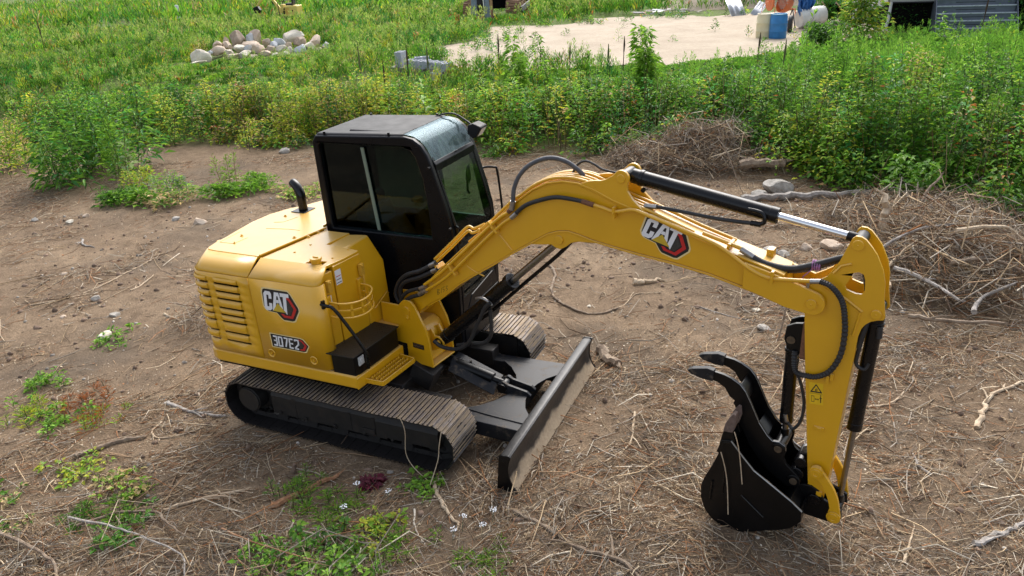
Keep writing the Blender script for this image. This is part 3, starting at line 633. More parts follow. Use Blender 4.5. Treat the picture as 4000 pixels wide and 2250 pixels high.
# foot step
ST = empty('foot_step', (0, 0, 0), 0, EXC)
b = MB(); b.tube([(.34, -.93, .735), (.53, -.92, .735), (.56, -.90, .735), (.60, -.47, .735), (.58, -.42, .735), (.42, -.42, .735)], .012, 6)
fr = MB(); 
for a, c in (((.34, -.93), (.545, -.925)), ((.545, -.925), (.60, -.45)), ((.60, -.45), (.42, -.42))):
    d = Vector((c[0] - a[0], c[1] - a[1], 0)); L_ = d.length; ang = math.atan2(d.y, d.x); fr.obox(((a[0] + c[0]) / 2, (a[1] + c[1]) / 2, .72), (L_, .012, .05), Matrix.Rotation(ang, 3, 'Z'))
fr.build('step_frame', Y_, ST, .003)
for k in range(3):
    x0 = .40 + k * .05; m2 = MB(); nT = 12; top = []
    for i in range(nT * 2 + 1): top.append((-.90 + .44 * i / (nT * 2), .735 + (.014 if i % 2 else 0)))
    poly = top + [(-.46, .70), (-.90, .70)]; m2.prism(poly, x0 - .004, x0 + .004, 'x'); o = m2.build('step_tooth_bar', Y_, ST); o.rotation_euler = (0, 0, 0); 
    for v in o.data.vertices: v.co.x += (v.co.y + .9) * .1

# ---- decals (prints on the panels)
def strokes(name, polys, to3, matl, parent):
    m2 = MB()
    for P in polys:
        q = [to3(*pt) for pt in P]; m2.add(q, [tuple(range(len(q)))])
    return m2.build(name, matl, parent)
def stroke_quads(path, wd):
    out = []
    for i in range(len(path) - 1):
        a, c = Vector(path[i]), Vector(path[i + 1]); d = (c - a).normalized(); nn = Vector((-d.y, d.x)) * wd / 2; e = d * wd * .5 if i < len(path) - 2 else d * 0
        out.append([tuple(a + nn), tuple(a - nn), tuple(c + e - nn), tuple(c + e + nn)])
    return out
def emblem(parent, to3f):
    """to3f(u, v, layer): u 0..1.2 right, v 0..1 up (width 1.2)"""
    L3 = lambda k: (lambda u, v: to3f(u, v, k))
    back = [(.02, .95), (.06, 1.05), (.12, 1.08), (.90, 1.08), (.98, .97), (1.17, .52), (1.17, .40), (.98, .02), (.90, -.02), (.60, -.02), (.53, .04), (.40, .22), (.12, .24), (.04, .30), (-.01, .42)]
    grow = lambda P, g: [((u - .58) * (1 + g) + .58, (v - .5) * (1 + g * 1.2) + .5) for u, v in P]
    strokes('emblem_border', [grow(back, .07)], L3(0), M['cream'], parent)
    strokes('emblem_back', [back], L3(1), M['print_black'], parent)
    strokes('emblem_hex', [[(.84, .95), (.95, .80), (1.11, .46), (.93, .08), (.62, .08), (.54, .2), (.62, .22), (.68, .17), (.88, .17), (1.01, .46), (.87, .76), (.82, .80)]], L3(2), M['red'], parent)
    strokes('emblem_grid', [[(.80, .72), (.86, .72), (.98, .46), (.86, .2), (.70, .2), (.72, .30), (.78, .24)]], L3(2), M['dark_mesh'], parent)
    def sk2(P): return [[(u + (v - .3) * .10, v) for u, v in q_] for q_ in P]
    c_ = sk2([[(.0, .90), (.06, 1.0), (.22, 1.0), (.27, .92), (.27, .72), (.17, .72), (.17, .86), (.10, .86), (.10, .42), (.17, .42), (.17, .56), (.27, .56), (.27, .36), (.20, .27), (.05, .27), (.0, .36)]])
    a_ = sk2([[(.37, 1.0), (.52, 1.0), (.485, .86), (.445, .86)], [(.37, 1.0), (.445, .86), (.385, .40), (.27, .27)], [(.52, 1.0), (.485, .86), (.54, .46), (.64, .40)], [(.43, .72), (.50, .72), (.515, .60), (.415, .60)]])
    t_ = sk2([[(.56, 1.0), (.86, 1.0), (.86, .86), (.56, .86)], [(.66, .87), (.77, .87), (.77, .20), (.66, .34)]])
    strokes('emblem_letters', c_ + a_ + t_, L3(3), M['white'], parent)
    strokes('emblem_triangle', [[(.28, .27), (.49, .60), (.74, .27)]], L3(4), M['gold'], parent)
ew = .40 / 1.17
emblem(SP, lambda u, v, k: (-.575 + u * ew, -1.0612 - k * .0006, 1.318 + v * .275))
def badge(parent, to3):
    L3 = lambda k: (lambda u, v: to3(u, v, k))
    bk = [(-.02, 1.05), (.85, 1.05), (.93, .98), (1.06, .52), (.96, .0), (.90, -.05), (-.02, -.05)]
    strokes('badge_border', [[((u - .5) * 1.05 + .5, (v - .5) * 1.14 + .5) for u, v in bk]], L3(0), M['cream'], parent)
    strokes('badge_back', [bk], L3(1), M['print_black'], parent)
    strokes('badge_hex', [[(.80, .98), (.90, .92), (1.02, .52), (.93, .05), (.80, .03), (.80, .14), (.88, .18), (.95, .52), (.87, .83), (.80, .86)]], L3(2), M['red'], parent)
    strokes('badge_grid', [[(.80, .78), (.86, .76), (.92, .52), (.86, .24), (.80, .22)]], L3(2), M['dark_mesh'], parent)
    G = {'3': [(0, 1), (1, 1), (1, .52), (.35, .52), (1, .52), (1, 0), (0, 0)], '0': [(0, 0), (0, 1), (1, 1), (1, 0), (0, 0), (0, .2)], '7': [(0, 1), (1, 1), (.35, 0)], 'E': [(1, 1), (0, 1), (0, .5), (.8, .5), (0, .5), (0, 0), (1, 0)], '2': [(0, .85), (0, 1), (1, 1), (1, .55), (0, .1), (0, 0), (1, 0)]}
    q = []
    for n_, chh in enumerate('307E2'):
        for s4 in stroke_quads([(n_ * .0645 + .014 + x * .040 + y * .006, .014 + y * .095) for x, y in G[chh]], .0165): q.append([(u / .405, v / .125) for u, v in s4])
    strokes('badge_characters', q, L3(3), M['white'], parent)
badge(SP, lambda u, v, k: (-.570 + u * .405, -1.0612 - k * .0006, 1.005 + v * .125))

# ---- cab
CAB = empty('cab', (0, 0, 0), 0, EXC)
CP = [(-.64, .82), (-.645, 2.70), (-.60, 2.765), (.42, 2.795), (.52, 2.775), (.60, 2.72), (.66, 2.63), (.70, 2.52), (.755, 2.323), (.81, 2.13), (.861, 1.894), (.875, 1.6), (.87, 1.1), (.86, .62), (.30, .62)]
WN = [(-.56, 1.80), (-.575, 2.66), (-.55, 2.70), (.40, 2.70), (.47, 2.67), (.53, 2.60), (.585, 2.40), (.615, 2.1), (.62, 1.80)]
b = MB(); b.prism(CP, .08, .14, 'y', None, [WN]); b.build('side_frame', M['cab_black'], CAB, .012, 40)
WF = [(-.50, 1.0), (-.52, 2.66), (.20, 2.68), (.24, 2.6), (.27, 1.75), (.27, 1.0)]; WF2 = [(.30, 1.76), (.26, 2.62), (.45, 2.66), (.56, 2.56), (.66, 2.35), (.77, 1.75)]
b = MB(); b.prism(CP, .95, 1.01, 'y', None, [[(-.55, 1.76), (-.55, 2.66), (.17, 2.68), (.20, 1.76)], WF2]); b.build('door_frame', M['cab_black'], CAB, .012, 40)
b = MB(); b.prism([(x, z) for x, z in WN], .128, .132); b.build('side_window', M['side_glass'], CAB)
b = MB(); b.box((-.015, .100, 1.82), (.02, .112, 2.665)); o = b.build('window_divider', mat('pale_green_seal', (.14, .19, .15), .5), CAB)
for v in o.data.vertices: v.co.x += -(v.co.z - 1.80) * .085
b = MB(); b.prism([(-.55, 1.76), (-.55, 2.66), (.17, 2.68), (.20, 1.76)], .968, .972); b.build('door_window', M['front_glass'], CAB)
b = MB(); b.prism(WF2, .968, .972); b.build('door_window', M['front_glass'], CAB)
b = MB(); b.box((-.64, .14, .82), (-.60, .95, 1.85)); b.box((-.64, .14, 2.62), (-.60, .95, 2.76)); b.box((-.60, .14, .80), (.5, .95, .84)); b.build('rear_frame', M['cab_black'], CAB, .01)
b = MB(); b.box((-.625, .14, 1.85), (-.62, .95, 2.62)); b.build('rear_window', M['front_glass'], CAB)
b = MB(); b.prism([(.09, 2.755), (.12, 2.785), (.97, 2.785), (1.0, 2.755)], -.60, .40, 'x'); 
for v in range(len(b.v)): x, y, z = b.v[v]; b.v[v] = (x, y, z + (x + .6) * .028)
b.build('roof', M['cab_roof'], CAB, .015, 40)
b = MB(); b.box((-.28, .22, 2.78), (.20, .86, 2.806)); b.build('roof_rib', M['cab_roof'], CAB, .02)
RG = [(.40, 2.806), (.50, 2.790), (.575, 2.748), (.635, 2.68), (.672, 2.60), (.69, 2.555)]
m_ = MB(); k = len(RG); m_.add([(x, .14, z) for x, z in RG] + [(x, .95, z) for x, z in RG], [(i, i + 1, k + i + 1, k + i) for i in range(k - 1)]); m_.build('roof_window', M['roof_glass'], CAB, 0, 60)
WS = [(.705, 2.50), (.757, 2.30), (.812, 2.10), (.862, 1.88), (.872, 1.45)]
m_ = MB(); k = len(WS); m_.add([(x, .16, z) for x, z in WS] + [(x, .93, z) for x, z in WS], [(i, i + 1, k + i + 1, k + i) for i in range(k - 1)]); m_.build('windshield', M['front_glass'], CAB, 0, 60)
b = MB(); b.prism([(.69, 2.56), (.715, 2.53), (.72, 2.46), (.70, 2.47)], .14, .95); b.box((.85, .14, 1.385), (.885, .95, 1.445)); b.box((.85, .14, .62), (.872, .95, 1.16)); b.box((.862, .14, .98), (.88, .95, .995))
for yy in (.14, .915): b.prism([(.672, 2.60), (.705, 2.53), (.76, 2.32), (.815, 2.12), (.868, 1.9), (.88, 1.5), (.875, 1.1), (.845, 1.1), (.85, 1.5), (.84, 1.9), (.67, 2.5)], yy, yy + .035)
b.build('front_frame', M['cab_black'], CAB, .006)
b = MB(); b.box((.866, .17, 1.16), (.869, .92, 1.385)); b.build('lower_window', M['front_glass'], CAB)
b = MB(); b.tube([(.90, .2, 1.03), (.92, .25, 1.16), (.89, .8, 1.19)], .008, 6); b.build('wiper', M['black_satin'], CAB)
b = MB(); b.tube([(.69, .155, 2.5), (.80, .155, 2.13), (.87, .155, 1.9), (.89, .17, 1.75)], .014, 6); b.cyl((.86, .15, 1.93), (.90, .13, 1.92), .012, 8)
for z, x in ((2.52, .70), (1.93, .865)): b.cyl((x - .02, .08, z), (x - .02, .045, z), .012, 8)
b.build('window_guide', M['black_satin'], CAB)
b = MB(); b.tube(spline([(.70, 1.0, 2.24), (.74, 1.10, 2.245), (.84, 1.12, 2.245), (.875, 1.12, 2.20), (.905, 1.12, 1.80), (.905, 1.12, 1.5), (.87, 1.0, 1.45)], 5), .0125, 8); b.build('grab_handle', M['cab_black'], CAB, 0, 60)
b = MB(); b.prism([(.70, 2.66), (.71, 2.745), (.77, 2.765), (.85, 2.735), (.86, 2.72), (.80, 2.63), (.76, 2.61)], .84, .99); WL = b.build('work_light', M['cab_roof'], CAB, .015)
b = MB(); d = Vector((.06, 0, .09)).normalized(); b.add([(.862, .86, 2.715), (.862, .97, 2.715), (.806, .97, 2.632), (.806, .86, 2.632)], [(0, 1, 2, 3)]); b.build('lamp_lens', M['lamp_glass'], WL)
b = MB(); b.tube(spline([(.30, .90, 2.80), (.42, .93, 2.835), (.52, .95, 2.83), (.62, .95, 2.78), (.70, .93, 2.74), (.74, .92, 2.70)], 4), .009, 6); b.build('lamp_cable', M['rubber'], CAB)
for x, y in ((-.50, .11), (.25, .11), (-.52, .97), (.3, .97)): b = MB(); b.cyl((x, y, 2.765 + (x + .6) * .028), (x, y, 2.80 + (x + .6) * .028), .013, 8); b.build('roof_bolt', M['cab_black'], CAB)
# inside
b = MB(); b.box((-.35, .35, 1.25), (.10, .80, 1.38)); b.obox((-.36, .575, 1.68), (.12, .44, .72), Matrix.Rotation(-.15, 3, 'Y')); b.obox((-.45, .575, 2.14), (.1, .26, .2), Matrix.Rotation(-.15, 3, 'Y')); b.box((-.3, .2, 1.3), (.15, .33, 1.55)); b.box((-.3, .82, 1.3), (.15, .94, 1.55)); b.build('driver_seat', M['rubber_seat'], CAB, .03)
b = MB(); b.prism([(-.44, 1.92), (-.30, 1.93), (-.24, 1.72), (-.40, 1.66)], .33, .82); b.build('seat_cover', mat('pale_blue_cloth', (.10, .22, .30), .8), CAB, .03)
b = MB(); b.box((-.6, .14, .84), (.85, .95, .9)); b.box((.62, .2, .9), (.8, .9, 1.3)); b.cyl((.3, .28, 1.4), (.36, .27, 1.68), .015, 8); b.cyl((.3, .88, 1.4), (.36, .88, 1.68), .015, 8); b.cyl((.35, .27, 1.66), (.36, .27, 1.76), .025, 10); b.box((-.6, .14, 1.3), (-.45, .95, 1.6)); b.build('cab_floor', M['inside'], CAB, .005)
b = MB(); b.prism([(.80, 2.19), (.83, 2.30), (.88, 2.33), (.90, 2.18), (.86, 2.14)], .66, .675, 'x'); b.tube([(.66, .84, 2.18), (.66, .83, 2.06), (.665, .86, 2.03)], .012, 6); b.build('mirror', M['black_satin'], CAB)
# ---- everything in the boom's own frame
BL0, BR0 = (.795, -.17, 0), -.158
def bp(mb, name, mats, bevel=0, smooth=0): return mb.build(name, mats, EXC, bevel, smooth, BL0, BR0)
def bempty(name): return empty(name, BL0, BR0, EXC)
# swing bracket
SB = bempty('swing_bracket')
NP = [(-.62, 1.20), (-.47, 1.21), (-.39, 1.212), (-.355, 1.25), (-.317, 1.285), (-.27, 1.297), (-.225, 1.287), (-.18, 1.25), (-.125, 1.13), (-.07, 1.014), (-.04, .882), (-.024, .60), (-.30, .60), (-.45, .70), (-.62, .80)]
b = MB(); b.prism(NP, -.185, -.16); NPo = b.build('side_plate', Y_, SB, .005, 30); NPo['label'] = 'near side plate of the swing bracket'
b = MB(); b.prism(NP, .15, .175); b.build('side_plate', Y_, SB, .005, 30)
b = MB(); b.prism([(-.45, -.185), (-.02, -.185), (-.02, .175), (-.45, .175)], .595, .615, 'z'); b.prism([(-.40, .62), (-.40, 1.0), (-.22, 1.02), (-.15, .98), (-.11, .90), (-.10, .62)], -.155, .145); b.build('bracket_core', Y_, SB, .02, 40)
for t in (-.07, .045): b = MB(); b.prism([(-.12, .95), (-.10, .97), (-.06, .89), (-.02, .90), (.02, .885), (.045, .85), (.04, .80), (.0, .77), (-.10, .72)], t, t + .025); b.build('cylinder_ear', Y_, SB, .004, 30)
b = MB(); b.cyl((-.285, -.20, 1.18), (-.285, -.185, 1.18), .042, 24); b.cyl((-.285, -.198, 1.105), (-.285, -.185, 1.105), .028, 18); b.box((-.32, -.195, 1.105), (-.25, -.186, 1.18)); b.cyl((-.28, -.205, 1.10), (-.28, -.195, 1.10), .015, 6); b.cyl((-.02, -.09, .83), (-.02, .08, .83), .03, 16); b.build('pin', Y_, SB, .002, 40)
b = MB(); b.add([(-.255, -.1865, .778), (-.113, -.1865, .778), (-.113, -.1865, .833), (-.255, -.1865, .833)], [(0, 1, 2, 3)]); pt = b.build('data_plate', M['print_black'], SB)
b = MB()
for z in (.822, .806, .80, .79): b.add([(-.24, -.1875, z), (-.13, -.1875, z), (-.13, -.1875, z + .004), (-.24, -.1875, z + .004)], [(0, 1, 2, 3)])
b.build('plate_print', M['fitting'], pt)
# boom
TOP = [(-.315, 1.25), (-.24, 1.29), (-.17, 1.345), (-.07, 1.45), (.133, 1.651), (.437, 1.927), (.67, 2.115), (.987, 2.411), (1.079, 2.474), (1.198, 2.565), (1.339, 2.635), (1.475, 2.664), (1.607, 2.663), (1.735, 2.631), (1.902, 2.566), (2.194, 2.484), (2.53, 2.377), (2.797, 2.303), (3.086, 2.228), (3.2, 2.195)]
BOT = [(3.23, 1.985), (3.019, 2.045), (2.667, 2.12), (2.391, 2.155), (2.133, 2.176), (1.903, 2.202), (1.73, 2.224), (1.598, 2.255), (1.509, 2.268), (1.417, 2.254), (1.322, 2.218), (1.175, 2.124), (.97, 1.991), (.753, 1.84), (.524, 1.691), (.343, 1.567), (.119, 1.376), (-.059, 1.261), (-.15, 1.19), (-.19, 1.13)]
def arcpts(cx_, cz_, r, a0, a1, n): return [(cx_ + r * math.cos(math.radians(a0 + (a1 - a0) * i / n)), cz_ + r * math.sin(math.radians(a0 + (a1 - a0) * i / n))) for i in range(n + 1)]
BODY = TOP + BOT + arcpts(-.285, 1.18, .095, -40, -250, 10)
b = MB(); b.prism(BODY, -.113, .113)
def band(mb, pts, t0, t1, th):
    P = [Vector((x, z)) for x, z in pts]; nrm = []
    for i in range(len(P)):
        d = (P[min(i + 1, len(P) - 1)] - P[max(i - 1, 0)]).normalized(); nrm.append(Vector((-d.y, d.x)))
    o_ = [(v + n_ * th) for v, n_ in zip(P, nrm)]; k = len(P); vs = []
    for q in (P, o_):
        for t in (t0, t1): vs += [(v.x, t, v.y) for v in q]
    fs = []
    for i in range(k - 1): fs += [(2 * k + i, 2 * k + i + 1, 3 * k + i + 1, 3 * k + i), (i, k + i, k + i + 1, i + 1), (i, i + 1, 2 * k + i + 1, 2 * k + i), (k + i, 3 * k + i, 3 * k + i + 1, k + i + 1)]
    fs += [(0, 2 * k, 3 * k, k), (k - 1, 2 * k - 1, 4 * k - 1, 3 * k - 1)]; mb.add(vs, fs)
BOOM = bp(b, 'boom', Y_, .004, 25)
b = MB(); band(b, TOP[2:], -.128, .128, .014); b.build('top_flange', Y_, BOOM, .003, 30)
b = MB(); band(b, [(x, z - .001) for x, z in BOT[:18]], -.128, .128, .014); b.build('bottom_flange', Y_, BOOM, .003, 30)
FORK = [(2.93, 2.26), (3.086, 2.225), (3.299, 2.168), (3.40, 2.135)] + arcpts(3.404, 2.045, .086, 80, -95, 12) + [(3.23, 1.982), (3.05, 2.036), (2.93, 2.07)]
for t in (-.152, .122): b = MB(); b.prism(FORK, t, t + .03); b.build('fork_plate', Y_, BOOM, .004, 30)
b = MB(); b.cyl((3.404, -.168, 2.045), (3.404, .168, 2.045), .036, 24); b.cyl((3.404, -.172, 2.045), (3.404, -.166, 2.045), .006, 8); b.build('boom_end_pin', Y_, BOOM, .003, 40)
EAR = [(1.60, 2.66), (1.70, 2.70), (1.752, 2.711), (1.80, 2.715), (1.844, 2.73), (1.902, 2.767)] + arcpts(1.973, 2.752, .062, 145, -30, 9) + [(2.019, 2.70), (2.023, 2.66), (2.064, 2.60), (2.126, 2.545), (2.20, 2.49), (1.9, 2.56), (1.735, 2.62)]
for t in (-.125, .085): b = MB(); b.prism(EAR, t, t + .028); b.build('cylinder_ear', Y_, BOOM, .004, 30)
b = MB(); b.cyl((1.973, -.135, 2.750), (1.973, .125, 2.750), .034, 24); b.build('ear_pin', Y_, BOOM, .003, 40)
BRK = [(1.10, 2.075), (1.154, 2.092), (1.25, 2.105), (1.35, 2.122), (1.39, 2.10), (1.435, 2.095), (1.487, 2.125), (1.533, 2.165), (1.60, 2.188), (1.75, 2.20), (1.6, 2.252), (1.509, 2.265), (1.417, 2.25), (1.322, 2.214), (1.175, 2.12)]
for t in (-.120, .095): b = MB(); b.prism(BRK, t, t + .026); b.build('lower_bracket', Y_, BOOM, .003, 30)
b = MB(); b.cyl((1.428, -.135, 2.178), (1.428, .125, 2.178), .037, 24); b.build('bracket_pin', Y_, BOOM, .003, 40)
b = MB(); b.tube([(.84, -.116, 2.125), (.955, -.116, 2.005)], .008, 6); b.tube(spline([(.47, -.116, 1.83), (.46, -.116, 1.77), (.52, -.116, 1.735), (.60, -.116, 1.71), (.64, -.116, 1.70)], 4), .007, 6); b.build('weld_bead', Y_, BOOM)
# handwriting near the boom foot
q = []
for P in ([(0, 0), (0, 1)], [(0, 1), (.5, .8), (0, .5), (.5, .2), (0, 0)], [(.85, .05), (1.0, 1)], [(1.7, 1), (1.3, .95), (1.3, .55), (1.65, .4), (1.3, .05)], [(1.95, .95), (2.35, .9), (2.0, .55), (2.35, .3), (1.95, .05)]):
    q += stroke_quads([(x * .055, y * .055) for x, y in P], .004)
strokes('handwriting', q, lambda u, v: (.075 + u, -.1145, 1.395 + u * .55 + v * 1.0), M['print_black'], BOOM)
# emblem on the boom
dv = Vector((.301, -.080)); dv.normalize()
def eb(u, v, k):
    s_ = .325; ang = math.radians(-15); px, pz = u * s_, v * .225
    return (2.118 + px * math.cos(ang) - pz * math.sin(ang) * 1.0, -.1143 - k * .0006, 2.196 + .075 + px * math.sin(ang) + pz * math.cos(ang))
emblem(BOOM, eb)
# rigid oil lines and hoses
def rng_top(s0, s1, off):
    out = []; P = TOP
    for i in range(len(P)):
        d = Vector((P[min(i + 1, len(P) - 1)][0] - P[max(i - 1, 0)][0], P[min(i + 1, len(P) - 1)][1] - P[max(i - 1, 0)][1])).normalized(); x = P[i][0] - d.y * off; z = P[i][1] + d.x * off
        if s0 <= x <= s1: out.append((x, z))
    return out
def line(path, t, r, name, matl, n=6, seg=4):
    b = MB(); b.tube(spline([(s_, t if not isinstance(t, (list, tuple)) else t[i], z) for i, (s_, z) in enumerate(path)], seg), r, n + 2); return b.build(name, matl, BOOM, 0, 60)
line([(-.024, 1.443), (.15, 1.56), (.324, 1.704), (.831, 2.187), (1.001, 2.318)], -.155, .0145, 'oil_line', Y_)
line([(-.048, 1.49), (.10, 1.60), (.269, 1.744), (.804, 2.238), (.963, 2.355)], -.150, .0145, 'oil_line', Y_)
line([(1.02, 2.335), (1.11, 2.42), (1.211, 2.476), (1.398, 2.541), (1.533, 2.55), (1.70, 2.54)], -.152, .018, 'arm_hose', M['rubber'])
line([(.995, 2.313), (1.05, 2.362)], -.155, .021, 'hose_end', M['fitting']); line([(1.66, 2.545), (1.76, 2.527)], -.155, .021, 'hose_end', M['rust'])
line([(1.76, 2.526), (1.84, 2.512), (1.92, 2.497), (2.0, 2.512), (2.08, 2.532), (2.17, 2.515), (2.539, 2.418), (2.70, 2.372), (2.80, 2.325), (2.972, 2.222), (3.10, 2.180), (3.25, 2.192), (3.388, 2.21)], -.152, .015, 'oil_line', Y_)
line([(3.38, 2.21), (3.45, 2.223)], -.158, .018, 'hose_end', M['fitting'])
line([(.965, 2.36), (.995, 2.385)], -.150, .021, 'hose_end', M['rust'])
line([(1.0, 2.39), (1.018, 2.46), (1.03, 2.57), (1.082, 2.684), (1.18, 2.776), (1.32, 2.83), (1.453, 2.812), (1.556, 2.74), (1.60, 2.69)], [-.15, -.15, -.14, -.12, -.10, -.07, -.04, -.01, 0], .019, 'arched_hose', M['grey_hose'])
line([(1.0, 2.385), (1.018, 2.46)], -.15, .024, 'hose_end', M['fitting'])
for t, s0, s1, of in ((-.092, .55, 2.62, .032), (-.052, .50, 2.35, .034), (.0, .12, 2.3, .032), (.06, .15, 3.0, .034), (.10, .2, 1.9, .032)):
    P = rng_top(s0, s1, of); P = [P[0]] + [(a, c) for a, c in P[1:]]
    line(P, t, .0135, 'oil_line', Y_, 5, 3)
line([(.05, 1.70), (.289, 1.915), (.474, 2.09), (.53, 2.085), (.62, 2.13), (.70, 2.20)], -.09, .0135, 'oil_line', Y_); line([(.03, 1.73), (.27, 1.95), (.45, 2.115), (.52, 2.11), (.64, 2.17)], -.05, .0135, 'oil_line', Y_)
line([(2.60, 2.405), (2.843, 2.345), (2.904, 2.325)], -.08, .016, 'oil_line', Y_); line([(2.88, 2.33), (2.97, 2.285)], -.08, .024, 'hose_end', M['fitting'])
line([(2.957, 2.288), (3.06, 2.245), (3.224, 2.232), (3.375, 2.283), (3.56, 2.36), (3.64, 2.36), (3.70, 2.25), (3.72, 2.1)], [-.08, -.07, -.05, -.03, 0, 0, 0, .02], .024, 'stick_supply_hose', M['rubber'])
b = MB(); P = spline([(3.0, -.045, 2.255), (3.1, -.035, 2.215), (3.224, -.02, 2.205), (3.375, 0, 2.25), (3.55, .03, 2.33), (3.66, .03, 2.30), (3.70, .03, 2.18)], 22)
b.tube(P, [.018 + .004 * (i % 2) for i in range(len(P))], 8); b.build('ribbed_hose', M['grey_hose'], BOOM)
b = MB()
for s_ in (3.36, 3.375, 3.39, 3.405): b.lathe([(.034, -.006), (.038, 0), (.034, .006)], 10, (s_, -.02, 2.275), 'x')
b.tube([(3.36, -.05, 2.25), (3.31, -.06, 2.19), (3.32, -.06, 2.15)], .004, 5); b.build('tie_cord', M['tape'], BOOM)
line([(1.462, 2.68), (1.517, 2.766), (1.588, 2.802), (1.666, 2.782), (1.734, 2.75), (1.86, 2.735)], .05, .010, 'grease_hose', M['rubber'])
# clamps
def clamp(s_, z, ang, t0, t1, h=.03, th=.022):
    b = MB(); b.obox((s_, (t0 + t1) / 2, z), (th, abs(t1 - t0), h), Matrix.Rotation(-ang, 3, 'Y')); b.cyl((s_, t0, z), (s_, t0 - .01, z), .008, 6); b.build('clamp', Y_, BOOM, .003)
for s_, z, a in ((.31, 1.715, .75), (.80, 2.20, .76)): clamp(s_, z, a, -.172, -.12, .13)
for s_, z, a in ((1.76, 2.66, -.32), (1.99, 2.57, -.3), (2.80, 2.345, -.27), (.62, 2.12, .7), (.09, 1.68, .75)): clamp(s_, z, a, -.115, .0, .045)
for s_, z in ((1.93, 2.49), (3.13, 2.19)): clamp(s_, z, 0, -.172, -.125, .09)
clamp(3.05, 2.275, 0, .05, .12, .06, .05)
# hoses at the boom foot
for P, r in (([(-.449, 1.19), (-.482, 1.289), (-.413, 1.429), (-.295, 1.529), (-.129, 1.598), (.012, 1.68), (.093, 1.726)], .021), ([(-.411, 1.20), (-.415, 1.342), (-.33, 1.446), (-.15, 1.524), (.049, 1.632), (.108, 1.675)], .021)):
    line(P, -.10, r, 'supply_hose', M['rubber'])
line([(-.37, 1.22), (-.36, 1.283), (-.28, 1.364), (-.17, 1.417), (-.055, 1.46)], -.15, .019, 'supply_hose', M['rubber']); line([(-.36, 1.22), (-.33, 1.25), (-.22, 1.33), (-.10, 1.38), (-.03, 1.435)], -.165, .019, 'supply_hose', M['rubber'])
for P in ([(.01, 1.678), (.08, 1.72)], [(.03, 1.625), (.095, 1.66)], [(-.10, 1.44), (-.03, 1.475)]): line(P, -.105 if P[0][1] > 1.5 else -.153, .024, 'hose_end', M['fitting'], 6, 2)
line([(-.11, 1.385), (-.02, 1.44)], -.165, .023, 'hose_end', M['fitting'], 6, 2)
# cylinders
def cylinder(name, A, Bq, Lb, rb, rr, rodm, t=0, ca=.012):
    g = bempty(name); A = Vector((A[0], t, A[1])); Bq = Vector((Bq[0], t, Bq[1])); d = (Bq - A).normalized(); e = A + d * Lb
    b = MB(); b.cyl(A + d * .04, e, rb, 28); b.cyl(A + Vector((0, -.07, 0)), A + Vector((0, .07, 0)), rb * .85, 20); b.cyl(e - d * .06, e, rb + ca, 28); b.cyl(A + d * .10, A + d * .13, rb + .006, 24); b.build('barrel', M['black'], g, .003, 35)
    b = MB(); b.cyl(e - d * .02, Bq - d * .05, rr, 20); b.build('rod', rodm, g, 0, 40)
    b = MB(); b.cyl(Bq + Vector((0, -.07, 0)), Bq + Vector((0, .07, 0)), rr * 1.6, 18); b.cyl(Bq - d * .09, Bq - d * .01, rr * 1.25, 16); b.build('rod_eye', M['black_satin'], g, .003, 35); return g, d, e
BC, d, e = cylinder('boom_cylinder', (-.02, .83), (1.428, 2.178), 1.21, .066, .031, M['steel'])
b = MB(); b.tube(spline([(1.47, .03, 2.13), (1.3, .06, 1.95), (.95, .07, 1.62), (.55, .07, 1.24), (.38, .07, 1.10)], 4), .018, 8); b.build('pressure_pipe', M['black'], BC, 0, 60)
for P, t, r in (([(-.05, .86), (.03, .82), (.14, .819), (.252, .848), (.345, .911), (.417, .998), (.482, 1.138), (.543, 1.246), (.603, 1.362), (.669, 1.43)], -.10, .02), ([(.628, 1.336), (.63, 1.187), (.61, 1.05), (.53, .963), (.401, .92), (.323, .891), (.2, .85)], -.05, .019)):
    b = MB(); b.tube(spline([(x, t, z) for x, z in P], 4), r, 8); b.build('hose', M['rubber'], BC, 0, 60)
b = MB(); b.tube(spline([(.50, -.075, 1.43), (.57, -.085, 1.455), (.65, -.085, 1.43), (.67, -.08, 1.40)], 4), .014, 8); b.build('hose_elbow', M['fitting'], BC, 0, 60)
AC, d, e = cylinder('arm_cylinder', (1.973, 2.752), (3.632, 2.497), 1.135, .056, .027, M['chrome'], 0, .002)
b = MB(); b.tube(spline([(2.2, -.055, 2.548), (2.284, -.07, 2.55), (2.449, -.07, 2.541), (2.714, -.07, 2.525), (2.948, -.07, 2.528)], 5), .015, 8); b.build('hose', M['rubber'], AC, 0, 60)
b = MB(); b.tube([(2.93, -.07, 2.528), (3.0, -.07, 2.527)], .02, 8); b.tube(spline([(2.99, -.07, 2.528), (3.02, -.07, 2.545), (3.015, -.065, 2.59), (2.98, -.06, 2.613), (2.9, -.055, 2.62)], 4), .015, 8); b.tube([(2.12, -.04, 2.66), (2.12, -.065, 2.66)], .018, 6); b.build('oil_pipe', K_, AC, 0, 60)
b = MB(); b.tube([(2.14, -.06, 2.545), (2.24, -.07, 2.551)], .02, 8); b.build('hose_end', M['fitting'], AC)
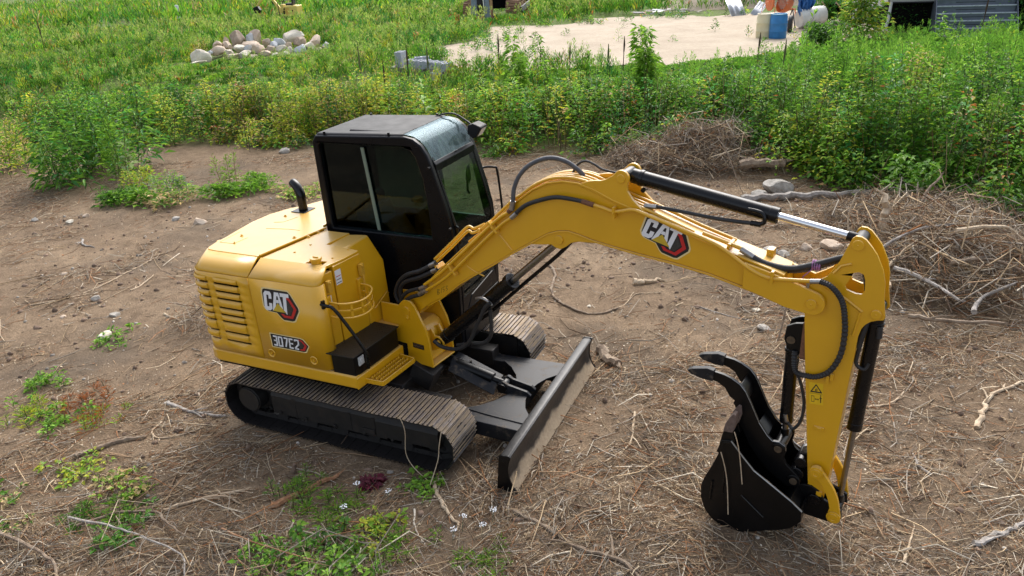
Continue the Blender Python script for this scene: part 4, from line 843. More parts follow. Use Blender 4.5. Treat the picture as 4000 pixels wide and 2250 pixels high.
# stick
STK = [(3.557, 2.428), (3.583, 2.507), (3.592, 2.532), (3.612, 2.552), (3.645, 2.55), (3.674, 2.535), (3.715, 2.49), (3.75, 2.445), (3.799, 2.346), (3.822, 2.26), (3.832, 2.15), (3.856, 2.017), (3.847, 2.0), (3.819, 1.993), (3.778, 1.975), (3.746, 1.945), (3.727, 1.91), (3.714, 1.847), (3.71, 1.742), (3.675, .859), (3.662, .60), (3.655, .44), (3.62, .375), (3.57, .37), (3.54, .42), (3.536, .494), (3.391, 1.651), (3.352, 2.0), (3.345, 2.07), (3.36, 2.165), (3.423, 2.205), (3.472, 2.241), (3.533, 2.356)]
HOLE = [(3.63, 2.298), (3.66, 2.309), (3.69, 2.298), (3.704, 2.261), (3.711, 2.185), (3.697, 2.156), (3.661, 2.153), (3.6, 2.171), (3.589, 2.195), (3.612, 2.251)]
SK = bempty('stick')
for t in (-.105, .085): b = MB(); b.prism(STK, t, t + .02, 'y', None, [HOLE]); b.build('side_plate', Y_, SK, .004, 25)
LOW = [(3.70, 1.88), (3.712, 1.742), (3.676, .859), (3.663, .60), (3.655, .46), (3.538, .47), (3.391, 1.651), (3.352, 2.0), (3.36, 2.12), (3.55, 2.10), (3.66, 2.02)]
b = MB(); b.prism(LOW, -.084, .084); b.box((3.352, -.116, .9), (3.3521, -.1155, .9001)); b.build('box_section', Y_, SK, .004, 30)
for t in (-.122, .104): b = MB(); b.prism([(x + (-.004 if x < 3.5 else .004), z) for x, z in [(3.62, .42), (3.58, .375), (3.545, .40), (3.538, .494), (3.46, 1.1), (3.475, 1.1), (3.60, .46)]], t, t + .018) if False else b.box((3.60, t, .46), (3.64, t + .018, .5)); b.build('wear_pad', Y_, SK)
for P in ([(3.47, 2.17), (3.60, 2.11), (3.715, 2.035)], [(3.51, 2.275), (3.55, 2.335), (3.61, 2.36)], [(3.705, 2.03), (3.69, 1.92), (3.68, 1.85)]):
    b = MB(); b.tube([(x, -.108, z) for x, z in P], .009, 6); b.build('weld_bead', Y_, SK, 0, 60)
for x, z, r in ((3.632, 2.495, .036), (3.801, 2.035, .033)): b = MB(); b.cyl((x, -.122, z), (x, .122, z), r, 24); b.cyl((x, -.126, z), (x, -.12, z), .006, 8); b.build('pin', Y_, SK, .003, 40)
# sticker
def sq(name, P, matl, k, parent=SK):
    ring = [(3.447, 1.413), (3.541, 1.422), (3.560, 1.247), (3.467, 1.236)]   # tl tr br bl
    def mp(u, v):
        a = Vector(ring[3]).lerp(Vector(ring[2]), u); c = Vector(ring[0]).lerp(Vector(ring[1]), u); r = a.lerp(c, v); return (r.x, -.1062 - k * .0005, r.y)
    m2 = MB()
    for pl_ in P: m2.add([mp(*q_) for q_ in pl_], [tuple(range(len(pl_)))])
    return m2.build(name, matl, parent)
sq('warning_sticker', [[(0, 0), (1, 0), (1, 1), (0, 1)]], M['sticker_yellow'], 0)
pr = []
for P, w_ in (([(.5, .92), (.12, .58), (.88, .58), (.5, .92)], .06), ([(.02, .5), (.98, .5)], .012), ([(.15, .12), (.15, .38), (.35, .38), (.35, .12), (.15, .12)], .025), ([(.42, .25), (.68, .25)], .025), ([(.82, .1), (.82, .38)], .07), ([(.72, .32), (.92, .32)], .03), ([(.42, .25), (.5, .29)], .02), ([(.42, .25), (.5, .21)], .02), ([(.68, .25), (.6, .29)], .02), ([(.68, .25), (.6, .21)], .02), ([(.45, .62), (.45, .72)], .06), ([(.55, .62), (.55, .75)], .06)): pr += stroke_quads(P, w_)
pr += [[(.82 + .05 * math.cos(k * PI / 4), .43 + .035 * math.sin(k * PI / 4)) for k in range(8)]]
sq('sticker_symbols', pr, M['print_black'], 1)
b = MB(); b.obox((3.566, -.118, 1.475), (.022, .02, .06), Matrix.Identity(3)); b.obox((3.592, -.118, 1.50), (.022, .02, .055), Matrix.Identity(3)); b.build('clip_block', Y_, SK, .002)
b = MB(); b.box((3.52, -.118, 1.035), (3.59, -.105, 1.065)); b.box((3.54, -.125, 1.04), (3.57, -.117, 1.06)); b.build('clip_block', Y_, SK, .002)
P = spline([(3.44, -.16, 2.222), (3.50, -.165, 2.21), (3.56, -.165, 2.16), (3.598, -.155, 2.09), (3.62, -.145, 1.99), (3.635, -.14, 1.86), (3.628, -.14, 1.70), (3.579, -.135, 1.56), (3.50, -.13, 1.485), (3.42, -.125, 1.467), (3.355, -.12, 1.475), (3.33, -.10, 1.53), (3.32, -.08, 1.62)], 9)
b = MB(); b.tube(P, [.0175 + .004 * (i % 2) for i in range(len(P))], 8); b.build('spiral_guard_hose', M['rubber'], SK)
b = MB(); b.tube([(3.36, -.12, 2.2), (3.36, -.12, 2.1)], .012, 6); b.box((3.42, -.115, 2.19), (3.43, -.11, 2.2)); b.build('hose_end', M['fitting'], SK)
# thumb cylinder bracket
TBK = [(3.245, 1.80), (3.30, 1.832), (3.375, 1.85), (3.395, 1.60), (3.34, 1.60), (3.285, 1.635), (3.25, 1.66), (3.235, 1.70)]
for t in (-.075, .045): b = MB(); b.prism(TBK, t, t + .03); b.build('thumb_cylinder_bracket', M['black_satin'], SK, .004)
b = MB(); b.box((3.355, -.09, 1.57), (3.40, .09, 1.86)); b.build('weld_plate', M['rust'], SK, .003)
b = MB(); b.cyl((3.285, -.085, 1.70), (3.285, .085, 1.70), .03, 18); b.build('bracket_pin', M['pin_steel'], SK, 0, 40)
TC, d, e = cylinder('thumb_cylinder', (3.285, 1.70), (3.305, .81), .74, .047, .024, M['steel'], 0, .002)
b = MB(); b.tube(spline([(3.33, -.04, 1.60), (3.34, -.06, 1.54), (3.345, -.07, 1.46), (3.39, -.07, 1.35), (3.425, -.07, 1.20), (3.418, -.07, 1.05), (3.37, -.065, .955), (3.325, -.05, .99)], 5), .012, 8); b.build('hose', M['rubber'], TC, 0, 60)
b = MB(); b.tube([(3.315, -.045, .99), (3.30, -.045, 1.05)], .016, 8); b.tube(spline([(3.33, -.04, 1.50), (3.335, -.06, 1.57), (3.315, -.045, 1.62)], 3), .013, 8); b.build('hose_end', M['fitting'], TC, 0, 60)
# bucket cylinder and links
KC, d, e = cylinder('bucket_cylinder', (3.801, 2.035), (3.752, .355), .98, .049, .021, M['steel'], 0, .002)
b = MB(); b.tube(spline([(3.745, -.03, 1.93), (3.735, -.05, 1.80), (3.72, -.055, 1.66), (3.73, -.055, 1.60), (3.78, -.05, 1.58), (3.80, -.04, 1.63)], 4), .013, 8); b.tube([(3.83, -.045, 1.92), (3.835, -.05, 1.84)], .02, 8); b.tube(spline([(3.75, -.03, 1.94), (3.735, -.045, 1.86), (3.715, -.05, 1.74)], 3), .022, 8); b.build('hose', M['rubber'], KC, 0, 60)
LK = []
for a in range(11):
    t = a / 10; x = 3.587 * (1 - t) ** 2 + 2 * 3.745 * t * (1 - t) + 3.748 * t * t; z = .699 * (1 - t) ** 2 + 2 * .55 * t * (1 - t) + .348 * t * t; LK.append((x, z))
for t0 in (-.165, .135):
    lo = [(x - .030, z - .012) for x, z in LK[2:9]]; hi = [(x + .036, z + .012) for x, z in LK[2:9]]
    poly = arcpts(3.587, .699, .05, 60, 250, 8) + lo + arcpts(3.748, .348, .048, 180, 360, 8) + list(reversed(hi))
    b = MB(); b.prism(poly, t0, t0 + .03); o = bp(b, 'bucket_link', Y_, .003, 30)
    if t0 < 0:
        for x, z in ((3.587, .699), (3.748, .348)): b = MB(); b.lathe([(.05, -.168), (.05, -.176), (.036, -.178), (.036, -.186), (.02, -.187), (.018, -.182), (.0, -.182)], 22, (x, 0, z), 'y'); b.build('pin_cap', Y_, o, 0, 30)
b = MB()
for x, z in ((3.587, .699), (3.752, .352)): b.cyl((x, -.17, z), (x, .17, z), .028, 16)
bp(b, 'link_pin', M['pin_steel'], 0, 40)
# bucket
BK = bempty('bucket'); W2 = .315
SIDE = [(2.985, .865), (2.925, .835), (2.905, .74), (2.853, .581), (2.80, .45), (2.778, .36), (2.782, .25), (2.823, .135), (2.88, .07), (2.96, .03), (3.062, .018), (3.15, .045), (3.25, .10), (3.314, .14), (3.40, .18), (3.483, .236), (3.55, .33), (3.547, .42), (3.473, .479), (3.329, .565), (3.173, .657), (3.08, .755)]
for t in (-W2, W2 - .018): b = MB(); b.prism(SIDE, t, t + .018); b.build('side_plate', M['black_satin'], BK, .004, 20)
SH = SIDE[1:18]; b = MB(); P = [Vector((x, z)) for x, z in SH]; cen = Vector((3.12, .45)); k = len(P); vs = []
for q in (0, .016):
    for t in (-W2 + .018, W2 - .018): vs += [((v + (cen - v).normalized() * q).x, t, (v + (cen - v).normalized() * q).y) for v in P]
fs = []
for i in range(k - 1): fs += [(i, k + i, k + i + 1, i + 1), (2 * k + i, 2 * k + i + 1, 3 * k + i + 1, 3 * k + i)]
fs += [(0, 2 * k, 3 * k, k), (k - 1, 2 * k - 1, 4 * k - 1, 3 * k - 1)]
b.add(vs, fs); b.build('shell', M['black_satin'], BK, 0, 30)
for t in (-W2 + .009, W2 - .009):
    b = MB(); b.tube([(x, t, z) for x, z in SIDE[17:] + SIDE[:1]], .0085, 6); b.build('worn_edge', M['steel'], BK)
b = MB(); b.prism([(2.88, .73), (2.915, .85), (2.99, .872), (2.985, .82), (2.94, .72)], -W2 + .001, W2 - .001); b.build('cutting_lip', M['black_satin'], BK, .004)
for i in range(5):
    t = -.275 + i * .1375; b = MB(); b.prism([(2.895, .80), (2.92, .935), (2.985, .945), (3.01, .86), (2.99, .80)], t - .028, t + .028); b.build('tooth_adapter', M['black_satin'], BK, .006)
    b = MB(); b.prism([(2.918, .93), (2.93, 1.0), (2.955, 1.06), (2.985, 1.105), (3.003, 1.10), (3.012, 1.03), (3.0, .975), (2.99, .94)], t - .032, t + .032); b.cyl((2.955, t - .035, .965), (2.955, t + .035, .965), .009, 8); b.build('tooth', M['tooth'], BK, .008)
b = MB()
for x0, z0, x1, z1, w_ in ((2.87, .45, 2.86, .27, .028), (2.96, .60, 2.955, .36, .02), (3.10, .40, 3.28, .26, .02)): b.tube([(x0, -W2 - .003, z0), (x1, -W2 - .003, z1)], w_ * .35, 6)
b.build('wear_strip', M['black'], BK)
for t in (-.12, .095): b = MB(); b.prism([(3.44, .50), (3.50, .525), (3.56, .53), (3.62, .50), (3.66, .44), (3.79, .385), (3.80, .31), (3.74, .285), (3.53, .265), (3.46, .27)], t, t + .025); b.build('hanger_ear', M['black_satin'], BK, .004)
b = MB(); b.box((3.45, -.12, .25), (3.73, .12, .30)); b.prism([(3.42, .26), (3.40, .46), (3.46, .50), (3.53, .40), (3.53, .26)], -W2 + .01, W2 - .01); b.build('top_plate', M['black_satin'], BK, .005)
b = MB(); b.cyl((3.59, -.14, .42), (3.59, .14, .42), .05, 20); b.build('bucket_pin', M['black'], BK, .003, 40)
# thumb
TH = bempty('thumb')
TPo = [(2.70, 1.335), (2.769, 1.332), (2.85, 1.325), (2.913, 1.306), (2.975, 1.275), (3.02, 1.225), (3.065, 1.14), (3.14, .985), (3.21, .89), (3.252, .855), (3.30, .862), (3.345, .84), (3.356, .80), (3.345, .73), (3.37, .68), (3.42, .64), (3.47, .60), (3.485, .55), (3.45, .50), (3.39, .49), (3.32, .53), (3.24, .585), (3.165, .66), (3.08, .77), (3.03, .87), (2.985, .96), (2.95, 1.08), (2.935, 1.10), (2.945, 1.125), (2.905, 1.15), (2.86, 1.22), (2.80, 1.25), (2.72, 1.262)]
for t in (-.155, .095):
    b = MB(); b.prism(TPo, t, t + .028); b.build('thumb_plate', M['black_satin'], TH, .003, 25)
    b = MB(); b.tube([(x, t + .001, z + .001) for x, z in TPo[3:13]], .0028, 4); b.build('worn_edge', M['steel'], TH)
    b = MB(); b.prism([(2.564, 1.296), (2.60, 1.318), (2.72, 1.352), (2.775, 1.345), (2.77, 1.252), (2.70, 1.25), (2.60, 1.268)], t - .012, t + .04); b.cyl((2.73, t - .016, 1.30), (2.73, t + .044, 1.30), .012, 8); b.build('thumb_tip', M['plate'], TH, .006)
b = MB(); b.prism([(2.96, 1.23), (3.0, 1.18), (3.02, 1.10), (2.99, 1.10), (2.94, 1.2)], -.127, .095); b.prism([(3.12, .93), (3.2, .84), (3.2, .8), (3.1, .88)], -.127, .095); b.cyl((3.30, -.165, .81), (3.30, .135, .81), .045, 20); b.cyl((3.435, -.165, .56), (3.435, .13, .56), .05, 20); b.build('cross_tube', M['black_satin'], TH, .004, 40)
b = MB(); b.cyl((3.30, -.175, .81), (3.30, -.163, .81), .028, 16); b.cyl((3.435, -.175, .56), (3.435, -.163, .56), .028, 16); b.build('pin', M['pin_steel'], TH, 0, 40)
b = MB(); b.prism([(3.40, .66), (3.44, .74), (3.535, .80), (3.54, .44), (3.47, .44), (3.40, .52)], -.06, .06); b.cyl((3.44, -.125, .60), (3.44, .09, .60), .055, 20); b.cyl((3.46, -.11, .70), (3.46, .1, .70), .045, 18); bp(b, 'thumb_mount', M['black'], .005, 40)
# ------------------------------------------------------------------ litter: straw, twigs, chips (numpy, joined: nobody could count it)
def unit(v): return v / (np.linalg.norm(v, axis=1, keepdims=True) + 1e-9)
def rods(P0, D, Ln, R, Cc, bend=.12):
    """bent three-sided rods; P0 start, D unit direction"""
    n = len(P0); side = unit(np.cross(D, RNG.normal(size=(n, 3)))); up = np.cross(side, D)
    mid = P0 + D * (Ln * .5)[:, None] + side * (Ln * bend * RNG.normal(size=n))[:, None]; end = P0 + D * Ln[:, None] + up * (Ln * bend * .5 * RNG.normal(size=n))[:, None]
    V = np.zeros((n, 9, 3)); 
    for k, (c, rr) in enumerate(((P0, 1.), (mid, .9), (end, .55))):
        for j in range(3):
            a = 2 * PI * j / 3; V[:, k * 3 + j] = c + (side * math.cos(a) + up * math.sin(a)) * (R * rr)[:, None]
    q = [(j, (j + 1) % 3, 3 + (j + 1) % 3, 3 + j) for j in range(3)]; q = q + [tuple(i + 3 for i in f) for f in q]
    F = (np.array(q)[None] + (np.arange(n) * 9)[:, None, None]).reshape(-1, 4)
    return V.reshape(-1, 3), F, np.repeat(Cc, 9, axis=0)
PAL = np.array([(.45, .33, .20), (.56, .45, .31), (.33, .22, .13), (.26, .13, .065), (.36, .31, .25), (.62, .54, .42), (.16, .11, .075), (.38, .18, .08)])
def pick(n, w_): 
    c = PAL[RNG.choice(len(PAL), n, p=np.array(w_) / sum(w_))]; return c * RNG.uniform(.7, 1.2, (n, 1))
def scatter(n, x0, x1, y0, y1, dens):
    out = np.zeros((0, 2))
    while len(out) < n:
        q = np.stack([RNG.uniform(x0, x1, 4 * n), RNG.uniform(y0, y1, 4 * n)], 1); q = q[np.abs(q[:, 0]) < q[:, 1] * .74 + 1.2]
        q = q[RNG.uniform(size=len(q)) < dens(q[:, 0], q[:, 1])]; out = np.concatenate([out, q])
    return out[:n]
def under_machine(x, y):
    c, s = math.cos(EX['yaw']), math.sin(EX['yaw']); dx = x - EX['x']; dy = y - EX['y']; mx = c * dx + s * dy; my = -s * dx + c * dy
    return (mx > -1.4) & (mx < 1.4) & (np.abs(np.abs(my) - .895) < .27)
def dens(x, y):
    d = .07 + .75 * sstep(.46, .60, fbm(x, y, 1.3, 4, 51)) + .22 * (1 - sstep(4.2, 6.0, y)) + .3 * (1 - sstep(4.2, 6.5, y)) * (x < -1) + .35 * sstep(.5, 3, x) * sstep(.35, .6, fbm(x, y, 1.4, 3, 52))
    d = d * np.where((x < -3.8) & (y > 7.4) & (y < 12.5), .6, 1) * np.where((np.abs(x - 1.6) < 1.1) & (y > 7.3) & (y < 9.8), .4, 1)
    d = d * np.where((np.abs(x - 2.0) < .5) & (y < 4.9) & (y > 4), .6, 1)
    d = d + .5 * np.exp(-((y - hedge_y(x) + .5) / 1.0) ** 2)
    return np.clip(d, 0, 1) * (~under_machine(x, y)) * (y < hedge_y(x) + .8)
def litter(name, n, x0, x1, y0, y1, l0, l1, r0, r1, wts, label, tilt=.10, dn=dens, lift=.0):
    q = scatter(n, x0, x1, y0, y1, dn); z = hz(q[:, 0], q[:, 1]); a = RNG.uniform(0, 2 * PI, n) * .75 + fbm(q[:, 0], q[:, 1], .5, 2, 61) * 6
    D = unit(np.stack([np.cos(a), np.sin(a), RNG.normal(0, tilt, n)], 1)); Ln = l0 + (l1 - l0) * RNG.uniform(size=n) ** 2.2; R = RNG.uniform(r0, r1, n)
    V, F, Cc = rods(np.stack([q[:, 0], q[:, 1], z + R + lift * RNG.uniform(size=n)], 1), D, Ln, R, pick(n, wts))
    o = raw_mesh(name, V, F, M['litter'], Cc); tag(o, label, 'plant litter', kind='stuff'); return o
litter('straw_litter', 30000, -7, 7, 3.3, 7.5, .03, .30, .0013, .0036, (4, 3, 4, 2, 3, 2, 4, 1.5), 'dry straw and stalks matted over the near ground', .12, lift=.02)
litter('straw_litter', 19000, -12, 12, 7.0, 18, .05, .42, .002, .005, (4, 3, 4, 3, 2, 1.5, 3, 2), 'dry stalks scattered over the soil beyond the excavator', .12, lift=.02)
litter('twig_litter', 6500, -8, 8, 3.3, 12, .10, .70, .002, .008, (3, 2, 4, 1, 4, 1.5, 4, 1), 'thin grey and brown twigs strewn over the ground', .06, lift=.02)
# chips: small flat irregular bits
def chips(name, n, x0, x1, y0, y1, s0, s1, wts, label, dn=dens):
    q = scatter(n, x0, x1, y0, y1, dn); z = hz(q[:, 0], q[:, 1]) + RNG.uniform(.002, .012, n); a = RNG.uniform(0, 2 * PI, n)
    u = np.stack([np.cos(a), np.sin(a), RNG.normal(0, .35, n)], 1); v = np.stack([-np.sin(a), np.cos(a), RNG.normal(0, .35, n)], 1)
    s = (s0 + (s1 - s0) * RNG.uniform(size=n) ** 2)[:, None]; asp = RNG.uniform(.25, .8, (n, 1)); P = np.stack([q[:, 0], q[:, 1], z], 1)
    V = np.stack([P - u * s, P - v * s * asp, P + u * s * RNG.uniform(.5, 1, (n, 1)), P + v * s * asp * RNG.uniform(.5, 1.2, (n, 1))], 1).reshape(-1, 3)
    F = (np.arange(4)[None] + (np.arange(n) * 4)[:, None]); o = raw_mesh(name, V, F, M['litter'], np.repeat(pick(n, wts), 4, axis=0)); tag(o, label, 'plant litter', kind='stuff')
chips('wood_chips', 26000, -7, 7, 3.3, 8, .004, .018, (3, 3, 3, 1, 2, 3, 5, 1), 'small chips and leaf scraps on the near ground', lambda x, y: np.clip(dens(x, y) + .25, 0, 1) * (~under_machine(x, y)))
chips('wood_chips', 12000, -11, 11, 7, 17, .008, .028, (3, 3, 3, 2, 2, 2, 5, 2), 'chips and leaf scraps on the ground beyond the excavator', lambda x, y: np.clip(dens(x, y) + .15, 0, 1) * (~under_machine(x, y)))
# brush piles
def pile_sticks(name, piles, n, label,  r0=.0016, r1=.015, l1=.85, hi=.22):
    ps = []; 
    for (px, py, rx, ry, h) in piles:
        k = int(n * rx * ry / sum(p_[2] * p_[3] for p_ in piles)); a = RNG.uniform(0, 2 * PI, k); rr = np.sqrt(RNG.uniform(size=k)) * 1.2; ps.append(np.stack([px + np.cos(a) * rr * rx, py + np.sin(a) * rr * ry], 1))
    q = np.concatenate(ps); k = len(q); z = hz(q[:, 0], q[:, 1]) + RNG.uniform(-.02, hi, k)
    a = fbm(q[:, 0], q[:, 1], 1.1, 2, 66) * 14 + RNG.normal(0, .9, k); D = unit(np.stack([np.cos(a), np.sin(a), RNG.normal(.05, .5, k)], 1)); Ln = .10 + l1 * RNG.uniform(size=k) ** 2.6; R = r0 + (r1 - r0) * RNG.uniform(size=k) ** 4
    P = np.stack([q[:, 0], q[:, 1], z], 1) - D * (Ln * .5)[:, None]
    V, F, Cc = rods(P, D, Ln, R, pick(k, (3, 2, 3, 1, 6, 1.5, 4, .6)), .30); tag(raw_mesh(name, V, F, M['litter'], Cc), label, 'brush pile', kind='stuff')
pile_sticks('brush_heap', [PILES[1], PILES[2]], 10500, 'big tangled heap of roots and dead branches right of the arm')
pile_sticks('brush_heap', [PILES[3]], 9500, 'tangled heap of brown stalks in front of the weeds behind the boom', .002, .014, .9)
pile_sticks('dead_brush', [PILES[4], PILES[5]], 1700, 'tangled dead twigs and stalks at the bottom left edge', .0015, .007, .6, .07)
pile_sticks('brush_heap', [PILES[6]], 500, 'small pile of dry stalks left of the yellow tail', .002, .007, .4)

# ------------------------------------------------------------------ branches and logs, each its own thing
def hzf(x, y): return float(hz(np.array([x]), np.array([y]))[0])
def branch(name, pts, r, matl, label, cat='branch', lift=0, taper=.5, group=None, forks=(), zs_=None):
    P3 = []; r = r * .82
    for i, (x, y) in enumerate(pts): P3.append(Vector((x, y, (hzf(x, y) + r * .55 + lift) if zs_ is None else hzf(x, y) + zs_[i])))
    P = spline(P3, 5); jit = r * .5
    P = [v + Vector((random.uniform(-jit, jit), random.uniform(-jit, jit), random.uniform(-jit, jit) * .5)) for v in P]; o0 = P[0].copy()
    rs = [r * (1 - (1 - taper) * i / (len(P) - 1)) * random.uniform(.86, 1.14) for i in range(len(P))]
    b = MB(); b.tube([v - o0 for v in P], rs, 7)
    tp = P[-1] - o0; dd = (P[-1] - P[-2]).normalized()
    for k in range(3): b.tube([tp - dd * r * .6 + Vector((random.uniform(-.5, .5), random.uniform(-.5, .5), random.uniform(0, .5))) * rs[-1], tp + dd * r * random.uniform(.8, 2.6) + Vector((random.uniform(-.4, .4), random.uniform(-.4, .4), random.uniform(-.1, .5))) * r], [rs[-1] * .5, rs[-1] * .12], 4)
    if cat == 'branch' and len(P) > 6:
        for k in range(random.randint(1, 3)):
            j = random.randint(2, len(P) - 2); a = P[j] - o0; d2 = (P[j + 1] - P[j]).normalized() + Vector((random.uniform(-1, 1), random.uniform(-1, 1), random.uniform(.0, .35))); d2 = d2.normalized() * random.uniform(3, 11) * r
            b.tube([a, a + d2 * .5 + Vector((0, 0, r * .4)), a + d2], [r * .42, r * .32, r * .12], 5)
    for (k, dx, dy, dz, rr) in forks:
        a = P[int(k * (len(P) - 1))] - o0; b.tube([a, a + Vector((dx, dy, dz)) * .5 + Vector((0, 0, .02)), a + Vector((dx, dy, dz))], [rr, rr * .8, rr * .4], 6)
    o = b.build(name, matl, None, 0, 50, tuple(o0)); tag(o, label, cat, group); return o
BK_, PW, GW, RW = M['bark'], M['pale_wood'], M['grey_wood'], M['red_wood']
branch('log', [(.98, 7.55), (1.03, 7.36), (1.12, 7.17)], .075, BK_, 'short thick log lying behind the far end of the dozer blade', 'log', taper=.95)
branch('fallen_trunk', [(4.2, 12.54), (4.8, 12.5), (5.33, 12.47), (6.0, 12.38), (6.9, 12.3)], .085, GW, 'long bleached trunk lying in front of the green hedge', 'log', .03, .7)
branch('log', [(4.55, 13.95), (4.95, 13.85), (5.3, 13.72)], .11, BK_, 'sawn brown log resting on the brush beside the grey boulder', 'log', .22, .95)
branch('branch', [(.56, 10.25), (.64, 9.84), (.55, 9.4), (.57, 9.09), (.71, 8.77), (.92, 8.53), (1.15, 8.5), (1.35, 8.62)], .028, BK_, 'long curved brown root behind the boom cylinder')
branch('branch', [(1.2, 8.54), (1.46, 8.71), (1.67, 9.01), (2.0, 9.02)], .013, PW, 'thin forked pale stick below the boom middle', forks=((.5, .1, .2, .02, .008),))
branch('branch', [(3.05, 7.5), (3.22, 7.75), (3.3, 7.9)], .016, BK_, 'thin brown stick standing upright between boom and ground', zs_=[.0, .45, .85])
branch('split_wood', [(1.68, 9.30), (1.85, 9.33), (2.05, 9.36)], .06, PW, 'pale splintered wood chunk below the boom emblem', 'wood chunk', .0, .45)
branch('branch', [(2.37, 8.56), (2.7, 8.22), (3.13, 7.95)], .011, GW, 'slim dark twig lying left of the arm top')
branch('branch', [(2.80, 4.10), (2.93, 4.28), (3.08, 4.48)], .016, PW, 'split pale stick pointing up right of the bucket links', taper=.3)
branch('branch', [(3.40, 4.24), (3.60, 4.31), (3.78, 4.38), (3.98, 4.47)], .036, GW, 'thick grey branch cut off by the bottom right of the frame')
branch('branch', [(4.26, 5.65), (4.38, 5.78), (4.47, 5.90), (4.60, 6.05), (4.79, 6.2), (5.2, 6.38)], .034, PW, 'large bleached curved branch at the right edge', taper=.6)
branch('branch', [(3.66, 4.82), (3.98, 5.07), (4.40, 5.40)], .008, M['black_satin'] if False else M['bark'], 'straight dark rod-like twig right of the bucket cylinder', zs_=[.02, .05, .12])
branch('branch', [(3.42, 6.11), (3.67, 6.13), (3.82, 6.22), (3.95, 6.36)], .017, PW, 'pale bent stick right of the lower arm')
branch('branch', [(3.50, 5.05), (3.47, 5.2), (3.52, 5.35)], .02, GW, 'short grey stick right of the arm foot')
branch('branch', [(1.16, 6.24), (1.10, 6.0), (1.03, 5.76), (.87, 5.6), (.66, 5.44)], .014, PW, 'pale angled stick in front of the dozer blade', forks=((.4, .05, -.2, .01, .008),))
branch('branch', [(-.12, 4.95), (.02, 4.84), (.18, 4.68), (.32, 4.53), (.46, 4.41), (.70, 4.29), (.82, 4.12)], .021, BK_, 'long brown branch running to the bottom edge in the middle', taper=.9, forks=((.8, .02, .22, .02, .012), (.62, -.3, .12, .0, .012)))
branch('branch', [(-.78, 5.42), (-.80, 5.30), (-.76, 5.18), (-.68, 4.99), (-.56, 4.78)], .028, PW, 'S shaped pale branch in front of the near track end', taper=.55)
branch('branch', [(-.95, 5.02), (-.94, 4.86), (-.90, 4.72), (-.82, 4.57)], .012, mat('peeled_white_stick', (.62, .55, .45), .8), 'white peeled stick between white flowers and foreground weeds')
branch('branch', [(-.36, 4.47), (-.41, 4.40), (-.5, 4.28)], .018, GW, 'short grey branch by the bottom edge under the flowers')
branch('branch', [(-4.42, 6.08), (-4.25, 6.22), (-4.13, 6.28), (-3.97, 6.33), (-3.83, 6.34)], .036, BK_, 'thick brown branch lying left among green weeds', taper=.8)
branch('branch', [(-3.87, 6.99), (-3.66, 6.86), (-3.46, 6.76), (-3.12, 6.66)], .026, GW, 'grey branch with torn end left of the near track', taper=.7)
branch('branch', [(-3.78, 6.61), (-3.81, 6.49), (-3.79, 6.40), (-3.66, 6.32), (-3.44, 6.39), (-3.3, 6.5)], .015, PW, 'hook shaped bleached stick left of the track')
branch('branch', [(-3.82, 4.98), (-3.54, 5.12), (-3.22, 5.13), (-3.05, 4.95), (-2.78, 4.71)], .018, BK_, 'bent arching branch above the bottom left green tuft', lift=.06)
branch('branch', [(-2.83, 5.47), (-2.65, 5.33), (-2.46, 5.21)], .014, PW, 'straight pale split stick left of the green ferny weeds')
branch('branch', [(-3.95, 5.10), (-3.5, 4.9), (-3.15, 4.73), (-2.73, 4.49), (-2.6, 4.2)], .014, GW, 'long thin grey branch at the bottom left', lift=.07)
branch('branch', [(-4.5, 4.98), (-4.1, 4.72), (-3.78, 4.53), (-3.6, 4.3)], .022, BK_, 'brown branch crossing the bottom left corner', lift=.06)
branch('branch', [(-2.51, 4.78), (-2.11, 4.55), (-1.64, 4.35)], .010, RW, 'thin reddish stem in the bottom middle weeds', lift=.09)
branch('branch', [(-3.2, 5.22), (-2.87, 5.35), (-2.48, 5.44)], .022, PW, 'bundle like pale branch below the near track', forks=((.3, .3, .02, .02, .01), (.5, .3, -.06, .02, .008)))
branch('branch', [(-2.25, 5.18), (-1.95, 5.36), (-1.72, 5.55)], .045, RW, 'rotten reddish log half hidden by ferny weeds in the foreground', 'log', taper=.5)
branch('branch', [(-6.38, 10.14), (-6.17, 10.5), (-6.05, 10.9), (-5.95, 11.2), (-5.86, 11.45)], .016, PW, 'long thin pale stick on the bare soil left of the tail')
branch('branch', [(-5.69, 10.2), (-5.61, 10.4), (-5.55, 10.7)], .018, PW, 'short stick right of the long pale stick')
branch('branch', [(-7.01, 9.85), (-6.62, 10.0), (-6.3, 10.15)], .014, PW, 'twig on the bare soil at the left edge')
branch('branch', [(-4.8, 9.26), (-4.64, 9.12), (-4.49, 9.03)], .022, PW, 'pale elbow stick on the small heap by the grille')
branch('branch', [(-7.62, 12.62), (-7.5, 12.38), (-7.25, 12.25)], .026, GW, 'small crooked stick with white tip on the far left soil')
branch('branch', [(3.95, 13.5), (4.1, 13.1), (4.25, 12.6)], .014, BK_, 'leaning thin branch in front of the grey boulder', zs_=[1.1, .6, .05])
branch('branch', [(5.6, 10.0), (6.0, 10.25), (6.45, 10.55)], .045, BK_, 'broken branch sticking up from the big heap to the right', zs_=[.05, .28, .62], taper=.35)
branch('stump', [(5.35, 9.85), (5.4, 9.95), (5.42, 10.05)], .10, PW, 'torn pale stump standing on the big heap', 'stump', zs_=[-.05, .28, .62], taper=.45)
branch('branch', [(6.1, 9.0), (6.15, 9.1), (6.18, 9.15)], .04, PW, 'sawn off upright piece on the right of the stump', zs_=[.0, .3, .5], taper=.9)
branch('branch', [(5.0, 10.0), (4.95, 10.1), (5.05, 10.2)], .022, PW, 'curled pale root at the left of the stump', zs_=[-.05, .4, .75], taper=.4)
